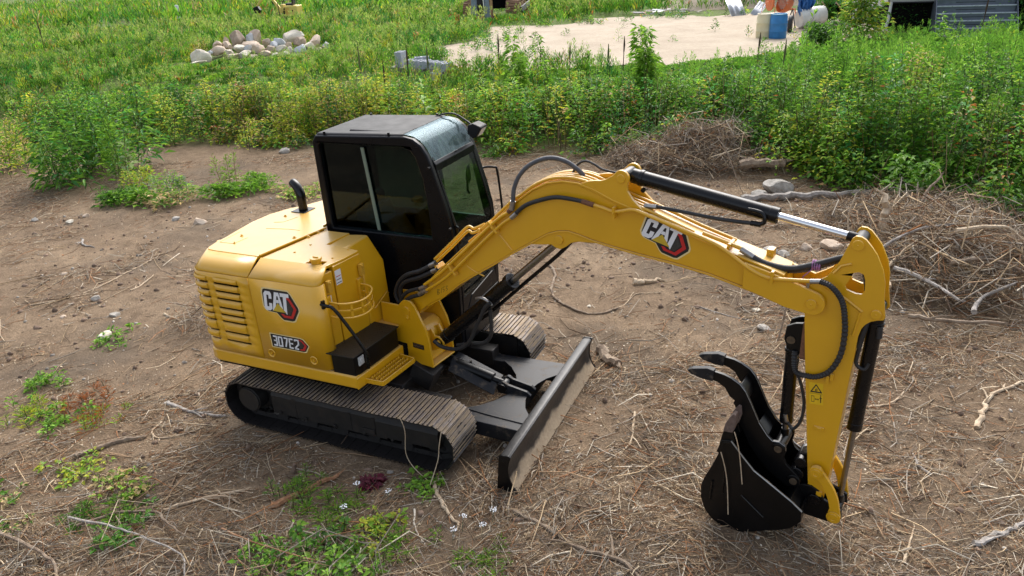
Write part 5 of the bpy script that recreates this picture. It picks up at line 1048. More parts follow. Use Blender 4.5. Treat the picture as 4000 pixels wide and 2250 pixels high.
for k, (a, c, dz, lb) in enumerate((((4.7, 8.9), (6.2, 9.15), .12, 'long grey branch across the upper heap'), ((4.65, 8.2), (5.3, 8.9), .08, 'pale root running down the left side of the heap'), ((5.4, 8.3), (6.3, 8.0), .1, 'stick along the lower right of the heap'), ((4.9, 8.6), (5.2, 7.7), .1, 'root hanging down in the middle of the heap'), ((5.6, 8.6), (6.6, 8.9), .14, 'twisted branch at the right side of the heap'), ((4.6, 7.6), (5.5, 7.25), .02, 'thick grey branch lying at the foot of the heap'), ((5.3, 7.5), (6.0, 7.9), .05, 'pale stick at the lower right foot of the heap'))):
    mx = ((a[0] + c[0]) / 2 + random.uniform(-.15, .15), (a[1] + c[1]) / 2 + random.uniform(-.15, .15)); branch('branch', [a, mx, c], random.uniform(.026, .042), (GW, PW, BK_)[k % 3], lb, lift=dz + .16)
branch('branch', [(2.25, 14.2), (2.9, 14.5), (3.6, 14.6)], .05, BK_, 'curved root lying left of the brown brush heap', lift=.12, taper=.6)
branch('branch', [(1.1, 14.3), (1.6, 14.5), (2.2, 14.6)], .055, PW, 'pale branch lying behind the arched hose', taper=.6)
b = MB()
for k in range(14): a = random.uniform(0, 6.28); s_ = random.uniform(.02, .07); b.obox((1.72 + random.uniform(-.1, .1), 14.0 + random.uniform(-.06, .06), hzf(1.72, 14) + .05 + random.uniform(0, .05)), (s_, s_ * .6, .006), Matrix.Rotation(a, 3, 'Z') @ Matrix.Rotation(random.uniform(-.8, .8), 3, 'X'))
tag(b.build('litter_scrap', mat('pink_plastic', (.62, .16, .2), .5)), 'crumpled pink plastic scrap behind the arched hose', 'scrap', kind='stuff')

# ------------------------------------------------------------------ rocks
def ico(sub=2):
    import bmesh
    bm = bmesh.new(); bmesh.ops.create_icosphere(bm, subdivisions=sub, radius=1); v = np.array([x.co[:] for x in bm.verts]); f = [tuple(q.index for q in x.verts) for x in bm.faces]; bm.free(); return v, np.array(f)
ICO = ico(3); ICO1 = ico(1)
def rock(name, loc, size, matl, label, cat='boulder', group=None, seed=0, ang=None, cut=.72):
    r = np.random.default_rng(seed + 100); v = ICO[0].copy()
    for k in range(10):
        d = unit(r.normal(size=(1, 3)))[0]; t = r.uniform(cut - .22, cut + .08); s = v @ d; v = v - np.outer(np.maximum(s - t, 0) * .97, d)
    ph = r.uniform(0, 6, 6); v = v * (1 + .03 * np.sin(v[:, :1] * 7 + ph[0]) + .03 * np.sin(v[:, 1:2] * 9 + ph[1]) + .02 * np.sin(v[:, 2:] * 14 + ph[2]))
    v = v * np.array(size) / 2; o = raw_mesh(name, v, ICO[1], matl, None, True); o.data.set_sharp_from_angle(angle=math.radians(24)); o.location = loc; o.rotation_euler = (r.uniform(-.25, .25), r.uniform(-.25, .25) if ang is None else ang, r.uniform(0, 6.28) if size[0] < 1.4 * size[2] else r.uniform(-.3, .3))
    tag(o, label, cat, group); return o
RK = [(-10.57, 32.03, 1.71, 0.88, 0.7), (-10.06, 31.95, 1.66, 0.41, 0.32), (-9.86, 32.2, 1.7, 0.65, 0.44), (-8.42, 32.2, 1.61, 1.0, 0.38), (-9.72, 31.11, 1.48, 0.74, 0.45), (-10.68, 31.03, 1.52, 0.45, 0.31), (-11.09, 30.94, 1.53, 0.48, 0.25), (-8.7, 31.45, 1.48, 0.54, 0.46), (-9.24, 31.45, 1.52, 0.4, 0.34), (-8.9, 31.11, 1.43, 0.4, 0.28), (-7.88, 31.61, 1.47, 0.35, 0.4), (-8.05, 31.45, 1.45, 0.46, 0.34), (-7.31, 31.61, 1.44, 0.63, 0.46), (-6.81, 31.11, 1.31, 0.4, 0.26), (-6.96, 30.52, 1.22, 0.31, 0.22), (-11.34, 29.6, 1.32, 0.78, 0.46), (-11.21, 28.8, 1.17, 0.78, 0.16), (-11.06, 30.02, 1.37, 0.22, 0.16), (-10.86, 30.35, 1.42, 0.55, 0.33), (-10.37, 30.19, 1.36, 0.33, 0.22), (-10.11, 30.69, 1.43, 0.5, 0.28), (-9.81, 30.69, 1.41, 0.5, 0.28), (-9.35, 30.44, 1.34, 0.67, 0.42), (-8.92, 30.52, 1.33, 0.56, 0.33), (-8.92, 29.94, 1.23, 0.49, 0.22), (-9.74, 29.85, 1.27, 0.6, 0.22), (-10.13, 29.68, 1.26, 0.49, 0.22), (-8.48, 30.61, 1.32, 0.45, 0.22), (-8.27, 31.03, 1.38, 0.28, 0.28), (-8.08, 30.35, 1.25, 0.33, 0.33), (-8.08, 29.77, 1.16, 0.33, 0.27), (-7.71, 30.52, 1.26, 0.61, 0.5), (-7.43, 30.86, 1.3, 0.45, 0.34), (-6.79, 30.1, 1.14, 0.49, 0.14), (-9.3, 29.6, 1.2, 0.43, 0.16), (-8.49, 29.77, 1.18, 0.33, 0.16), (-10.85, 31.45, 1.61, 0.29, 0.2)]
RM = {0: 'rock_brown', 2: 'rock_tan', 3: 'rock_cream', 7: 'rock_grey', 31: 'rock_grey', 10: 'rock_tan', 12: 'rock_tan', 22: 'rock_tan', 15: 'rock_cream', 16: 'rock_cream', 32: 'rock_cream', 29: 'rock_cream', 33: 'rock_cream', 5: 'rock_tan', 4: 'rock_tan', 23: 'rock_brown', 11: 'rock_brown'}
RT_ = {0: 'large angular brown boulder on top of the rock pile, left part', 1: 'small tan boulder between the brown and the tilted slab', 2: 'tilted tan slab on the crest of the rock pile', 3: 'biggest smooth cream boulder at the back right of the pile', 4: 'broad tan boulder in the middle of the pile under the slab', 5: 'round tan boulder left below the angular brown one', 7: 'round bluish white boulder on the crest', 12: 'large rounded tan boulder at the upper right', 15: 'big cream block standing apart at the left end of the pile', 16: 'flat cream slab lying in front of the left end', 22: 'pyramid shaped tan boulder front centre', 31: 'large blue grey boulder front right', 32: 'pinkish cream boulder beside the blue grey one', 33: 'low flat rock at the right foot of the pile', 13: 'rightmost rock of the pile', 6: 'leftmost low rock of the main pile'}
colnm = {'rock_tan': 'tan', 'rock_cream': 'cream', 'rock_grey': 'blue grey', 'rock_brown': 'brown'}
for i, (x, y, z, wd, hh) in enumerate(RK):
    z -= .10
    mn = RM.get(i, ('rock_tan', 'rock_cream', 'rock_tan', 'rock_grey')[(i * 7) % 4] if i % 5 else 'rock_cream'); gz = hzf(x, y); hh = max(hh * 1.25, (z - gz) * .9 + hh * .5) if z - gz > .35 else hh * 1.3
    row = 'front' if y < 30.2 else ('middle' if y < 31.2 else 'back'); srt = sorted(j for j in range(len(RK)) if (RK[j][1] < 30.2) == (row == 'front') and (30.2 <= RK[j][1] < 31.2) == (row == 'middle')); srt.sort(key=lambda j: RK[j][0])
    lab = RT_.get(i, '%s %s rock, %s row of the rock pile, number %s from the left' % ('small' if wd < .45 else 'medium', colnm[mn], row, ['one', 'two', 'three', 'four', 'five', 'six', 'seven', 'eight', 'nine', 'ten', 'eleven', 'twelve', 'thirteen', 'fourteen', 'fifteen', 'sixteen'][srt.index(i)]))
    rock('boulder', (x, y, z - hh * .12), (wd * 1.12, wd * .85, hh), M[mn], lab, 'boulder', 'boulders heaped in the rock pile', i, .5 if i == 0 else (.6 if i == 2 else None))
for i, (x, y, s, m_n, lab) in enumerate(((4.55, 12.78, .36, 'stone', 'angular white grey rock left of the grey boulder, by the trunk'), (5.0, 13.05, .62, 'stone', 'big lichened grey boulder under the sawn log'), (3.85, 10.1, .28, 'stone', 'angular grey rock behind the boom end hose'), (4.02, 10.0, .2, 'stone', 'darker stone touching the angular grey rock'), (4.40, 10.15, .25, 'rock_tan', 'rounded tan stone left of the arm top'), (4.74, 10.08, .36, 'rock_tan', 'large pale stone beside the arm top'), (3.07, 8.35, .13, 'rock_cream', 'small flat white stone under the boom end'), (3.0, 7.82, .2, 'stone', 'flat pale stone left of the arm bracket'), (-9.2, 13.9, .24, 'stone', 'grey stone far left on the soil'), (-8.37, 13.64, .22, 'rock_cream', 'pale stone below the green bush'), (-8.23, 13.95, .22, 'rock_tan', 'tan stone right of the pale stone below the bush'), (-6.29, 13.5, .26, 'stone', 'upright grey stone on dark soil left of the exhaust'), (-5.73, 13.17, .38, 'rock_tan', 'flat tan stone between bush and tail'), (-6.07, 9.94, .22, 'stone', 'grey stone at the end of the long pale stick'), (-5.39, 8.72, .33, 'rock_cream', 'large white stone left of the grille'), (-6.31, 9.43, .14, 'rock_tan', 'small tan stone on the left soil'), (-5.55, 9.36, .2, 'stone', 'flat grey stone left of the grille heap'), (-7.09, 10.98, .15, 'rock_tan', 'small round stone on the far left soil'), (-5.45, 18.3, .4, 'stone', 'grey rock at the foot of the yellow green hedge'), (1.0, 8.75, .07, 'rock_cream', 'white pebble beside the curved root'), (-.35, 8.35, .14, 'rock_tan', 'pale flat stone just above the far track'), (.1, 7.95, .12, 'rock_tan', 'small stone right of the far track end'), (7.1, 12.2, .4, 'stone', 'half buried rock behind the heap'))):
    s *= .8 if x < 0 else 1
    rock('stone', (x, y, hzf(x, y) + s * .08), (s * 1.0, s * .85, s * .6), M[m_n], lab, 'stone', None, 300 + i)
n = 900; q = scatter(n, -9, 9, 3.4, 15, lambda x, y: np.where(under_machine(x, y), 0, .4)); s = .006 + .028 * RNG.uniform(size=n) ** 3; v0, f0 = ICO1
V = (v0[None] * (s[:, None, None] * RNG.uniform(.6, 1.3, (n, 1, 3))) + np.stack([q[:, 0], q[:, 1], hz(q[:, 0], q[:, 1])], 1)[:, None]).reshape(-1, 3)
F = (f0[None] + (np.arange(n) * len(v0))[:, None, None]).reshape(-1, 3)
tag(raw_mesh('pebbles', V, F, M['litter'], np.repeat(np.array([(.42, .38, .33)]) * RNG.uniform(.5, 1.3, (n, 1)), len(v0), axis=0), True), 'small pebbles scattered over the bare soil', 'pebbles', kind='stuff')

n = 3800; q = scatter(n, -9, 9, 3.4, 14, lambda x, y: np.where(under_machine(x, y), 0, .15 + .85 * sstep(.5, .66, fbm(x, y, .8, 3, 97)))); s = .006 + .04 * RNG.uniform(size=n) ** 4
V = (v0[None] * (s[:, None, None] * RNG.uniform(.5, 1.4, (n, 1, 3))) * RNG.uniform(.75, 1.25, (n, len(v0), 1)) + np.stack([q[:, 0], q[:, 1], hz(q[:, 0], q[:, 1])], 1)[:, None]).reshape(-1, 3)
F = (f0[None] + (np.arange(n) * len(v0))[:, None, None]).reshape(-1, 3)
tag(raw_mesh('soil_clods', V, F, M['litter'], np.repeat(np.array([(.235, .165, .12)]) * RNG.uniform(.55, 1.2, (n, 1)), len(v0), axis=0), True), 'crumbs and clods of brown soil on the ground', 'clods', kind='stuff')
# ------------------------------------------------------------------ vegetation
def leaves(P, D, Ln, Wd, C, fold=.25, droop=.25):
    n = len(P); side = unit(np.cross(D, np.array([[0, 0, 1.]]) + RNG.normal(0, .35, (n, 3)))); up = np.cross(side, D)
    L_ = Ln[:, None]; W_ = Wd[:, None]
    a = P; m = P + D * L_ * .45; tip = P + D * L_ - np.array([[0, 0, 1.]]) * L_ * droop
    V = np.stack([a, m + side * W_ * .5 + up * W_ * fold, tip, m - side * W_ * .5 + up * W_ * fold], 1).reshape(-1, 3)
    F = np.arange(4)[None] + (np.arange(n) * 4)[:, None]; F = np.concatenate([F[:, [0, 1, 2]], F[:, [0, 2, 3]]])
    return V, F, np.repeat(C, 4, axis=0)
def colmix(n, base, var=.25, hue=.15):
    c = np.array(base)[None] * RNG.uniform(1 - var, 1 + var, (n, 1)); c = c * (1 + RNG.normal(0, hue, (n, 3)) * np.array([[1, .4, .8]])); return np.clip(c, .003, .9)
G_DARK, G_MID, G_LIGHT, G_YEL, G_BLUE, G_TAN, G_RED = (.045, .12, .015), (.10, .24, .02), (.21, .38, .035), (.40, .42, .04), (.06, .22, .045), (.48, .36, .17), (.36, .12, .03)
class VB:
    def __init__(s): s.V = []; s.F = []; s.C = []; s.n = 0
    def add(s, t): V, F, C = t; F = np.asarray(F); F = F if F.shape[1] == 3 else np.concatenate([F[:, [0, 1, 2]], F[:, [0, 2, 3]]]); s.V.append(V); s.F.append(F + s.n); s.C.append(C); s.n += len(V)
    def build(s, name, label, cat, kind=None, group=None, origin=None):
        V = np.concatenate(s.V); 
        if origin is not None: V = V - np.array([origin])
        o = raw_mesh(name, V, np.concatenate(s.F), M['leaf'], np.concatenate(s.C)); tag(o, label, cat, group, kind)
        if origin is not None: o.location = origin
        return o
def stems(P, H, R, lean, col):
    n = len(P); D = unit(np.stack([lean[:, 0], lean[:, 1], np.ones(n)], 1)); return rods(P, D, H, R, np.repeat(np.array([col]), n, 0) * RNG.uniform(.6, 1.3, (n, 1)), .04)
def leafy(vb, q, H, per, ll, colfn, spread=.25, low=.05, width=.38, up=.25, stem=True, stemcol=(.09, .1, .04), narrow=False):
    """q (n,2) plant feet; per leaves on each"""
    n = len(q); z = hz(q[:, 0], q[:, 1]); lean = RNG.normal(0, .12, (n, 2)); base = np.stack([q[:, 0], q[:, 1], z], 1)
    if stem: vb.add(stems(base, H, np.full(n, .004) + H * .002, lean, stemcol))
    i = np.repeat(np.arange(n), per); k = len(i); CUR['i'] = i; psz = RNG.uniform(.7, 1.4, n)[i]; t = low + (1 - low) * RNG.uniform(size=k) ** .8; h = H[i] * t
    a = RNG.uniform(0, 2 * PI, k); rad = spread * RNG.uniform(.0, 1, k) * np.clip(1.25 - t, .15, 1) * (1 if not narrow else .5)
    P = base[i] + np.stack([lean[i, 0] * h + np.cos(a) * rad, lean[i, 1] * h + np.sin(a) * rad, h], 1)
    D = unit(np.stack([np.cos(a), np.sin(a), RNG.normal(up, .35, k)], 1)); Ln = ll[0] + (ll[1] - ll[0]) * RNG.uniform(size=k); Ln = Ln * np.clip(1.3 - .6 * t, .4, 1.2) * psz; D = unit(D + np.array([[0, 0, 1.]]) * (t ** 3 * .9)[:, None] * (up > .5))
    vb.add(leaves(P, D, Ln, Ln * width, colfn(P, t, k), .2, .25))
CUR = {}
def vary(P, t, k, pal, wts_fn):
    w_ = wts_fn(P); w_ = w_ / w_.sum(1, keepdims=True); i = CUR['i']; npl = int(i.max()) + 1; up_ = RNG.uniform(size=npl); u = np.where(RNG.uniform(size=k) < .72, np.clip(up_[i] + RNG.normal(0, .03, k), 0, .999), RNG.uniform(size=k)); c = (w_.cumsum(1) < u[:, None]).sum(1); c = np.clip(c, 0, len(pal) - 1)
    C = np.array(pal)[c] * RNG.uniform(.75, 1.25, (k, 1)) * RNG.uniform(.75, 1.3, npl)[i][:, None]; C = C * (1 + RNG.normal(0, .1, (k, 3))); return np.clip(C, .003, .9)
PALV = [G_DARK, G_MID, G_LIGHT, G_YEL, G_BLUE, G_TAN, G_RED]
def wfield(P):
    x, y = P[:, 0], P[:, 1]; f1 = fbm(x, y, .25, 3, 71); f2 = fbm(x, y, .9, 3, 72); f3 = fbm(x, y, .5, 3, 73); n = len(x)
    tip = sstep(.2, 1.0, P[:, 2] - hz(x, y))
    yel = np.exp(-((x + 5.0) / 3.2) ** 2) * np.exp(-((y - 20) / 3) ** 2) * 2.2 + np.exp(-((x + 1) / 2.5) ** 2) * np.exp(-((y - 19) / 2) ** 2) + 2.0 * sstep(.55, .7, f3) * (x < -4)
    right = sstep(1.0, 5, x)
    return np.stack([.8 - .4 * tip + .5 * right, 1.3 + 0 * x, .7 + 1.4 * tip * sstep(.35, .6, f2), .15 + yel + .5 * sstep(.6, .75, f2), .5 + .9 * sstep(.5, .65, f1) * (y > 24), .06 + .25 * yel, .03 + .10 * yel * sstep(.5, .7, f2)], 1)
cf = lambda P, t, k: vary(P, t, k, PALV, wfield)
def region(n, x0, x1, y0, y1, test, dn=None):
    out = np.zeros((0, 2))
    while len(out) < n:
        q = np.stack([RNG.uniform(x0, x1, 3 * n), RNG.uniform(y0, y1, 3 * n)], 1); q = q[np.abs(q[:, 0]) < q[:, 1] * .72 + 2]; q = q[test(q[:, 0], q[:, 1])]
        if dn is not None: q = q[RNG.uniform(size=len(q)) < dn(q[:, 0], q[:, 1])]
        out = np.concatenate([out, q])
    return out[:n]
def offsand(x, y): 
    jx = x + 1.6 * (fbm(x, y, .8, 4, 31) - .5); jy = y + 1.6 * (fbm(x, y, .8, 4, 37) - .5); return ~in_poly(jx, jy, SAND)
def clear(x, y):   # spots kept free: rocks, blocks, machines, buildings
    k = np.ones(x.shape, bool)
    for cx_, cy_, rx, ry in ((-9.1, 30.7, 2.9, 1.5), (-11.3, 28.9, .8, 1.0), (-2.2, 23.0, 1.3, .9), (-2.9, 24.6, .5, 1.2), (-12.8, 49.8, 1.2, 1.2), (.2, 44.5, 2.0, 4), (15.2, 28, 2.9, 3.4), (14.7, 24.6, 1.2, 1.2), (10.9, 26, 1.1, 1.0), (9.4, 25.5, .9, .9), (11.5, 28.9, 1.2, .8), (13.0, 33, 3.5, 3.5), (11.3, 35.5, 1.8, 1.6)):
        k &= (((x - cx_) / rx) ** 2 + ((y - cy_) / ry) ** 2) > 1
    return k
def cap(q, h, ex=.0):
    x, y = q[:, 0], q[:, 1]; sl = np.interp(x, [-6, -2, 0, 5, 8, 11, 15], [.1449, .150, .152, .149, .141, .1365, .132])
    lim = 4.36 - sl * y - .06 - .25 * sstep(-3, -1, x) * (1 - sstep(6, 8, x)) - ex * .9 + .45 * (fbm(x, y, .9, 2, 83) - .5) + .08 * RNG.normal(size=len(q)) + .38 * (RNG.uniform(size=len(q)) < .07)
    return np.clip(np.minimum(h, lim - hz(x, y)), .07, 3)
def plumes(vb, q, H, per, hgt, rad, ll, cols):
    n = len(q); z = hz(q[:, 0], q[:, 1]); i = np.repeat(np.arange(n), per); k = len(i); t = RNG.uniform(size=k); a = RNG.uniform(0, 2 * PI, k)
    r_ = rad * (1 - t) * RNG.uniform(.3, 1, k); P = np.stack([q[i, 0] + np.cos(a) * r_, q[i, 1] + np.sin(a) * r_, z[i] + H[i] * .85 + hgt * t], 1)
    D = unit(np.stack([np.cos(a) * .5, np.sin(a) * .5, np.ones(k)], 1)); Ln = ll[0] + (ll[1] - ll[0]) * RNG.uniform(size=k)
    C = np.array(cols)[RNG.integers(0, len(cols), n)][i] * RNG.uniform(.75, 1.25, (k, 1)); vb.add(leaves(P, D, Ln, Ln * .22, C, .1, .1))
# near hedge: broad leaves; taller to the right
vb = VB(); q = region(620, -14, 15, 8, 24, lambda x, y: (y > hedge_y(x) + .15 + .5 * fbm(x, y, 1, 2, 81)) & (y < hedge_y(x) + 3.6) & clear(x, y))
hh = 1.25 + .35 * fbm(q[:, 0], q[:, 1], .8, 2, 82) + .35 * RNG.uniform(size=620) + .2 * sstep(3, 7, q[:, 0]) - .35 * sstep(-3, -8, -q[:, 0] * -1) * 0
hh = hh * (.88 + .12 * sstep(.2, 2.0, q[:, 1] - hedge_y(q[:, 0])))
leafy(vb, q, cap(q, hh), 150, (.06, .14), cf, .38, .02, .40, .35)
vb.build('weed_hedge', 'dense leafy weeds and brambles edging the cleared ground', 'weeds', 'stuff')
# bright feathery plants behind the hedge
vb = VB(); q = region(1100, -16, 19, 10, 27, lambda x, y: (y > hedge_y(x) + 1.4) & offsand(x, y) & clear(x, y) & ((y < 22.6 + .12 * x) | (x > 10.5)))
hh = .75 + .35 * fbm(q[:, 0], q[:, 1], .6, 2, 84) + .3 * RNG.uniform(size=1100) + .3 * sstep(5, 9, q[:, 0])
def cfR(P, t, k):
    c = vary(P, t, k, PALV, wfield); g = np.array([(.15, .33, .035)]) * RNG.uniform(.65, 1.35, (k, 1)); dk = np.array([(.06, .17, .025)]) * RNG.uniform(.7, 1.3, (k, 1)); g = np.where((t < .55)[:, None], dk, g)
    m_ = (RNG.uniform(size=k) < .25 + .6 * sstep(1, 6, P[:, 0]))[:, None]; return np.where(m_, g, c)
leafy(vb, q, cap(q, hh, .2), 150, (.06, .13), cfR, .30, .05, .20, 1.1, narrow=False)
sel = RNG.uniform(size=len(q)) < .75; plumes(vb, q[sel], cap(q, hh, .2)[sel], 34, .32, .10, (.05, .10), [(.17, .33, .04), (.22, .38, .05), (.12, .28, .03)])
vb.build('feathery_weeds', 'bright green feathery weeds behind the dark hedge', 'weeds', 'stuff')
# middle field
vb = VB(); q = region(2600, -26, 3, 20.5, 36, lambda x, y: offsand(x, y) & clear(x, y) & (y > hedge_y(x) + 2.5), lambda x, y: .12 + .88 * sstep(.36, .48, fbm(x, y, .8, 3, 88) + .3 * (x < -4.5) + .1 * (y > 34)))
def cfF(P, t, k):
    C = vary(P, t, k, PALV, wfield); tip = (t > .8) & (RNG.uniform(size=k) < .35); C[tip] = np.array([(.24, .27, .10)]) * RNG.uniform(.8, 1.2, (tip.sum(), 1)); return C
hF = (.12 + .75 * fbm(q[:, 0], q[:, 1], .5, 3, 86) ** 1.5 + .22 * RNG.uniform(size=2600) ** 2) * (1 - .72 * ((q[:, 0] > -12.5) & (q[:, 0] < -6) & (q[:, 1] < 30.5)))
leafy(vb, q, hF, 80, (.09, .18), cfF, .24, .03, .15, 2.6); sel = (fbm(q[:, 0], q[:, 1], .35, 3, 93) > .5) & (RNG.uniform(size=len(q)) < .6); plumes(vb, q[sel], hF[sel], 26, .30, .10, (.05, .10), [(.34, .42, .11), (.26, .38, .07), (.22, .36, .06)])
vb.build('meadow_weeds', 'green weed field around the rock pile', 'weeds', 'stuff')
vb = VB(); q = region(3000, -38, 26, 35, 52, lambda x, y: offsand(x, y) & clear(x, y) & ~((x > 5) & (y < 40) & (x < 17)))
leafy(vb, q, (.15 + .9 * fbm(q[:, 0], q[:, 1], .3, 3, 87) ** 1.3 + .3 * RNG.uniform(size=3000) ** 2) * (1 - .4 * ((np.abs(q[:, 0]) < 4) & (q[:, 1] < 42))), 50, (.16, .34), cfF, .32, .03, .13, 2.6); sel = RNG.uniform(size=len(q)) < .35; plumes(vb, q[sel], np.full(sel.sum(), .6), 12, .4, .12, (.1, .2), [(.34, .42, .10), (.26, .38, .06), (.3, .36, .08)])
vb.build('meadow_weeds', 'green weed field around the distant machines', 'weeds', 'stuff')
vb = VB(); q = region(4200, -70, 62, 51, 95, lambda x, y: x == x)
leafy(vb, q, .8 + .7 * RNG.uniform(size=4200), 34, (.3, .65), cfF, .6, .03, .14, 2.4, stem=False)
vb.build('meadow_weeds', 'distant green weeds along the top edge', 'weeds', 'stuff')
vb = VB(); q = region(46, -3.8, -.9, 20.8, 23.4, lambda x, y: y < 23.2 - .5 * (x + 3)); leafy(vb, q, .35 + .45 * RNG.uniform(size=46), 60, (.06, .13), cfF, .2, .03, .16, 2.2); vb.build('meadow_weeds', 'weeds growing up in front of the concrete blocks', 'weeds', 'stuff')
# low sprouts on the sand edge
vb = VB(); q = region(260, -7, 12, 22, 38, lambda x, y: ~offsand(x, y) | (x < 0), lambda x, y: .03 + .97 * ((x < 1.5) | (y > 35.2)) * sstep(.45, .6, fbm(x, y, 1.2, 2, 90)))
leafy(vb, q, .2 + .3 * RNG.uniform(size=260), 40, (.06, .14), cfF, .2, .03, .25, .8); vb.build('sand_sprouts', 'small weeds sprouting on the edge of the sandy clearing', 'weeds', 'stuff')

# individual plants
vb = VB(); q = region(110, 2.2, 8, 9.5, 17.4, lambda x, y: (np.abs(y - hedge_y(x) - .1) < .6)); leafy(vb, q, .25 + .55 * RNG.uniform(size=len(q)), 60, (.06, .13), cf, .35, .02, .5, .1); vb.build('creeping_weeds', 'low leafy weeds creeping out of the hedge foot over the brush heaps', 'weeds', 'stuff')
vb = VB(); q = region(90, -12, 2.2, 15.5, 20.5, lambda x, y: (np.abs(y - hedge_y(x)) < .35) & (fbm(x, y, .7, 2, 99) > .5)); leafy(vb, q, .2 + .45 * RNG.uniform(size=len(q)), 50, (.06, .12), cf, .35, .02, .5, .1); vb.build('creeping_weeds', 'low leafy weeds at the foot of the left hedge', 'weeds', 'stuff')
q = region(420, -14, 12, 8.5, 24, lambda x, y: (y > hedge_y(x) - .35) & (y < hedge_y(x) + 2.2)); z = hz(q[:, 0], q[:, 1]); V_, F_, C_ = rods(np.stack([q[:, 0], q[:, 1], z], 1), unit(np.stack([RNG.normal(0, .16, 420), RNG.normal(-.05, .16, 420), np.ones(420)], 1)), cap(q, .5 + 1.1 * RNG.uniform(size=420)) * 1.1, np.full(420, .007), np.array([(.16, .08, .045), (.30, .22, .13), (.10, .07, .04)])[RNG.integers(0, 3, 420)], .04)
tag(raw_mesh('dead_stems', V_, F_, M['litter'], C_), 'dead brown stems standing among the hedge weeds', 'stems', kind='stuff')
def plant(name, label, x, y, h, per, ll, cols, spread=.25, width=.4, n=1, foot=.1, cat='plant', up=.3, group=None, low=.05, narrow=False, stemcol=(.09, .1, .04), zoff=0):
    vb = VB(); q = np.stack([x + RNG.normal(0, foot, n), y + RNG.normal(0, foot, n)], 1); pal = [np.array(c) for c in cols]
    def cfx(P, t, k): C = np.array(pal)[RNG.integers(0, len(pal), k)] * RNG.uniform(.65, 1.35, (k, 1)); return np.clip(C * (.8 + .45 * t[:, None]) if False else C, .003, .9)
    leafy(vb, q, h * RNG.uniform(.45 if n > 15 else .7, 1.0, n) if n > 1 else np.array([h]), per, ll, cfx, spread, low, width, up, True, stemcol, narrow)
    return vb.build(name, label, cat, None, group, (x, y, hzf(x, y)))
plant('bush', 'big leafy green bush on the cleared ground at the left', -9.9, 17.0, 2.15, 130, (.09, .19), (G_DARK, G_MID, G_MID, G_LIGHT, G_BLUE), .42, .27, 36, .72, 'bush', .1)
plant('bush', 'lower yellow green weeds at the left edge behind the bush', -12.6, 18.2, 1.5, 150, (.09, .17), (G_MID, G_LIGHT, G_YEL, G_TAN), .5, .2, 22, .8, 'bush', .6)
plant('weed_bush', 'feathery pale green plant leaning on the right side of the big bush', -8.75, 16.75, 1.45, 420, (.05, .10), (G_LIGHT, G_MID), .3, .16, 3, .12, 'weed', .8)
plant('weed_bush', 'tall pale leaved mullein right of the big bush', -8.25, 16.2, .95, 26, (.16, .30), ((.22, .30, .12), (.16, .24, .08)), .08, .4, 1, .02, 'weed', .7)
for i, (x, y, h, lab, cc) in enumerate(((-7.5, 14.75, .35, 'low green weed tuft nearest the soil below the bush', (G_MID, G_LIGHT)), (-8.1, 14.9, .3, 'small green tuft under the bush edge', (G_MID, G_DARK)), (-7.1, 15.4, .5, 'pale sage green tuft behind the low weeds', ((.16, .22, .12), G_LIGHT)), (-7.9, 15.7, .6, 'yellow green sprouts at the foot of the mullein', (G_LIGHT, G_YEL)), (-5.6, 15.0, .3, 'spreading weed left of the exhaust, near part', (G_MID, G_LIGHT)), (-6.6, 14.5, .3, 'brownish green trailing weed left of the exhaust', (G_MID, G_TAN)), (-5.2, 15.3, .35, 'light green clump just left of the cab', (G_LIGHT, G_MID)), (-4.3, 14.5, .15, 'thin low sprout between exhaust and cab', (G_LIGHT, G_TAN)))):
    plant('weed_bush', lab, x, y, h, 90, (.06, .13), cc, .28, .35, 7, .22, 'weed', .5)
plant('weed_bush', 'leaning light green branch left of the exhaust', -5.75, 15.2, .95, 130, (.07, .15), (G_LIGHT, (.16, .22, .04)), .16, .2, 3, .10, 'weed', .6, stemcol=(.25, .08, .06))
plant('sapling', 'tall drooping leafed sapling rising behind the cab, left of the pair', .55, 20.0, 1.75, 150, (.12, .24), (G_MID, G_LIGHT, G_LIGHT), .26, .26, 4, .22, 'sapling', .0, low=.3)
plant('sapling', 'tallest drooping leafed sapling above the boom bracket', 3.7, 19.0, 2.0, 190, (.12, .26), (G_MID, G_LIGHT, G_LIGHT), .30, .26, 4, .26, 'sapling', .0, low=.3)
plant('sapling', 'shorter sapling between the two tall ones', 1.35, 19.8, 1.3, 90, (.12, .22), (G_MID, G_LIGHT), .2, .28, 2, .08, 'sapling', .0, low=.3)
plant('shrub', 'light green shrub in front of the grey shed', 11.4, 24.1, 2.3, 260, (.09, .18), ((.12, .23, .03), G_LIGHT, G_MID, G_YEL), .75, .42, 9, .3, 'shrub', .1)
plant('vine', 'dark trailing vine plant right of the blue barrel', 9.75, 23.0, .95, 150, (.10, .18), (G_DARK, G_MID), .5, .45, 8, .35, 'vine', -.1)
plant('shrub', 'dark shrub under the shed overhang', 14.1, 26.6, 1.3, 200, (.08, .15), (G_DARK, G_BLUE), .45, .3, 5, .3, 'shrub', .4)
plant('shrub', 'green shrub right of the metal stairs', 17.6, 25.5, 2.3, 240, (.10, .2), (G_DARK, G_MID, G_BLUE), .8, .35, 12, .6, 'shrub', .2)
plant('shrub', 'green grass clump behind the white drum', 12.7, 30.2, 1.2, 200, (.1, .25), (G_MID, G_BLUE), .5, .2, 9, .35, 'shrub', 1.0)
plant('bush', 'yellow green broad leaved bush at the front of the right hedge', 6.1, 13.9, 1.25, 170, (.08, .15), (G_LIGHT, G_YEL, G_MID, G_LIGHT), .4, .5, 12, .42, 'bush', .1)
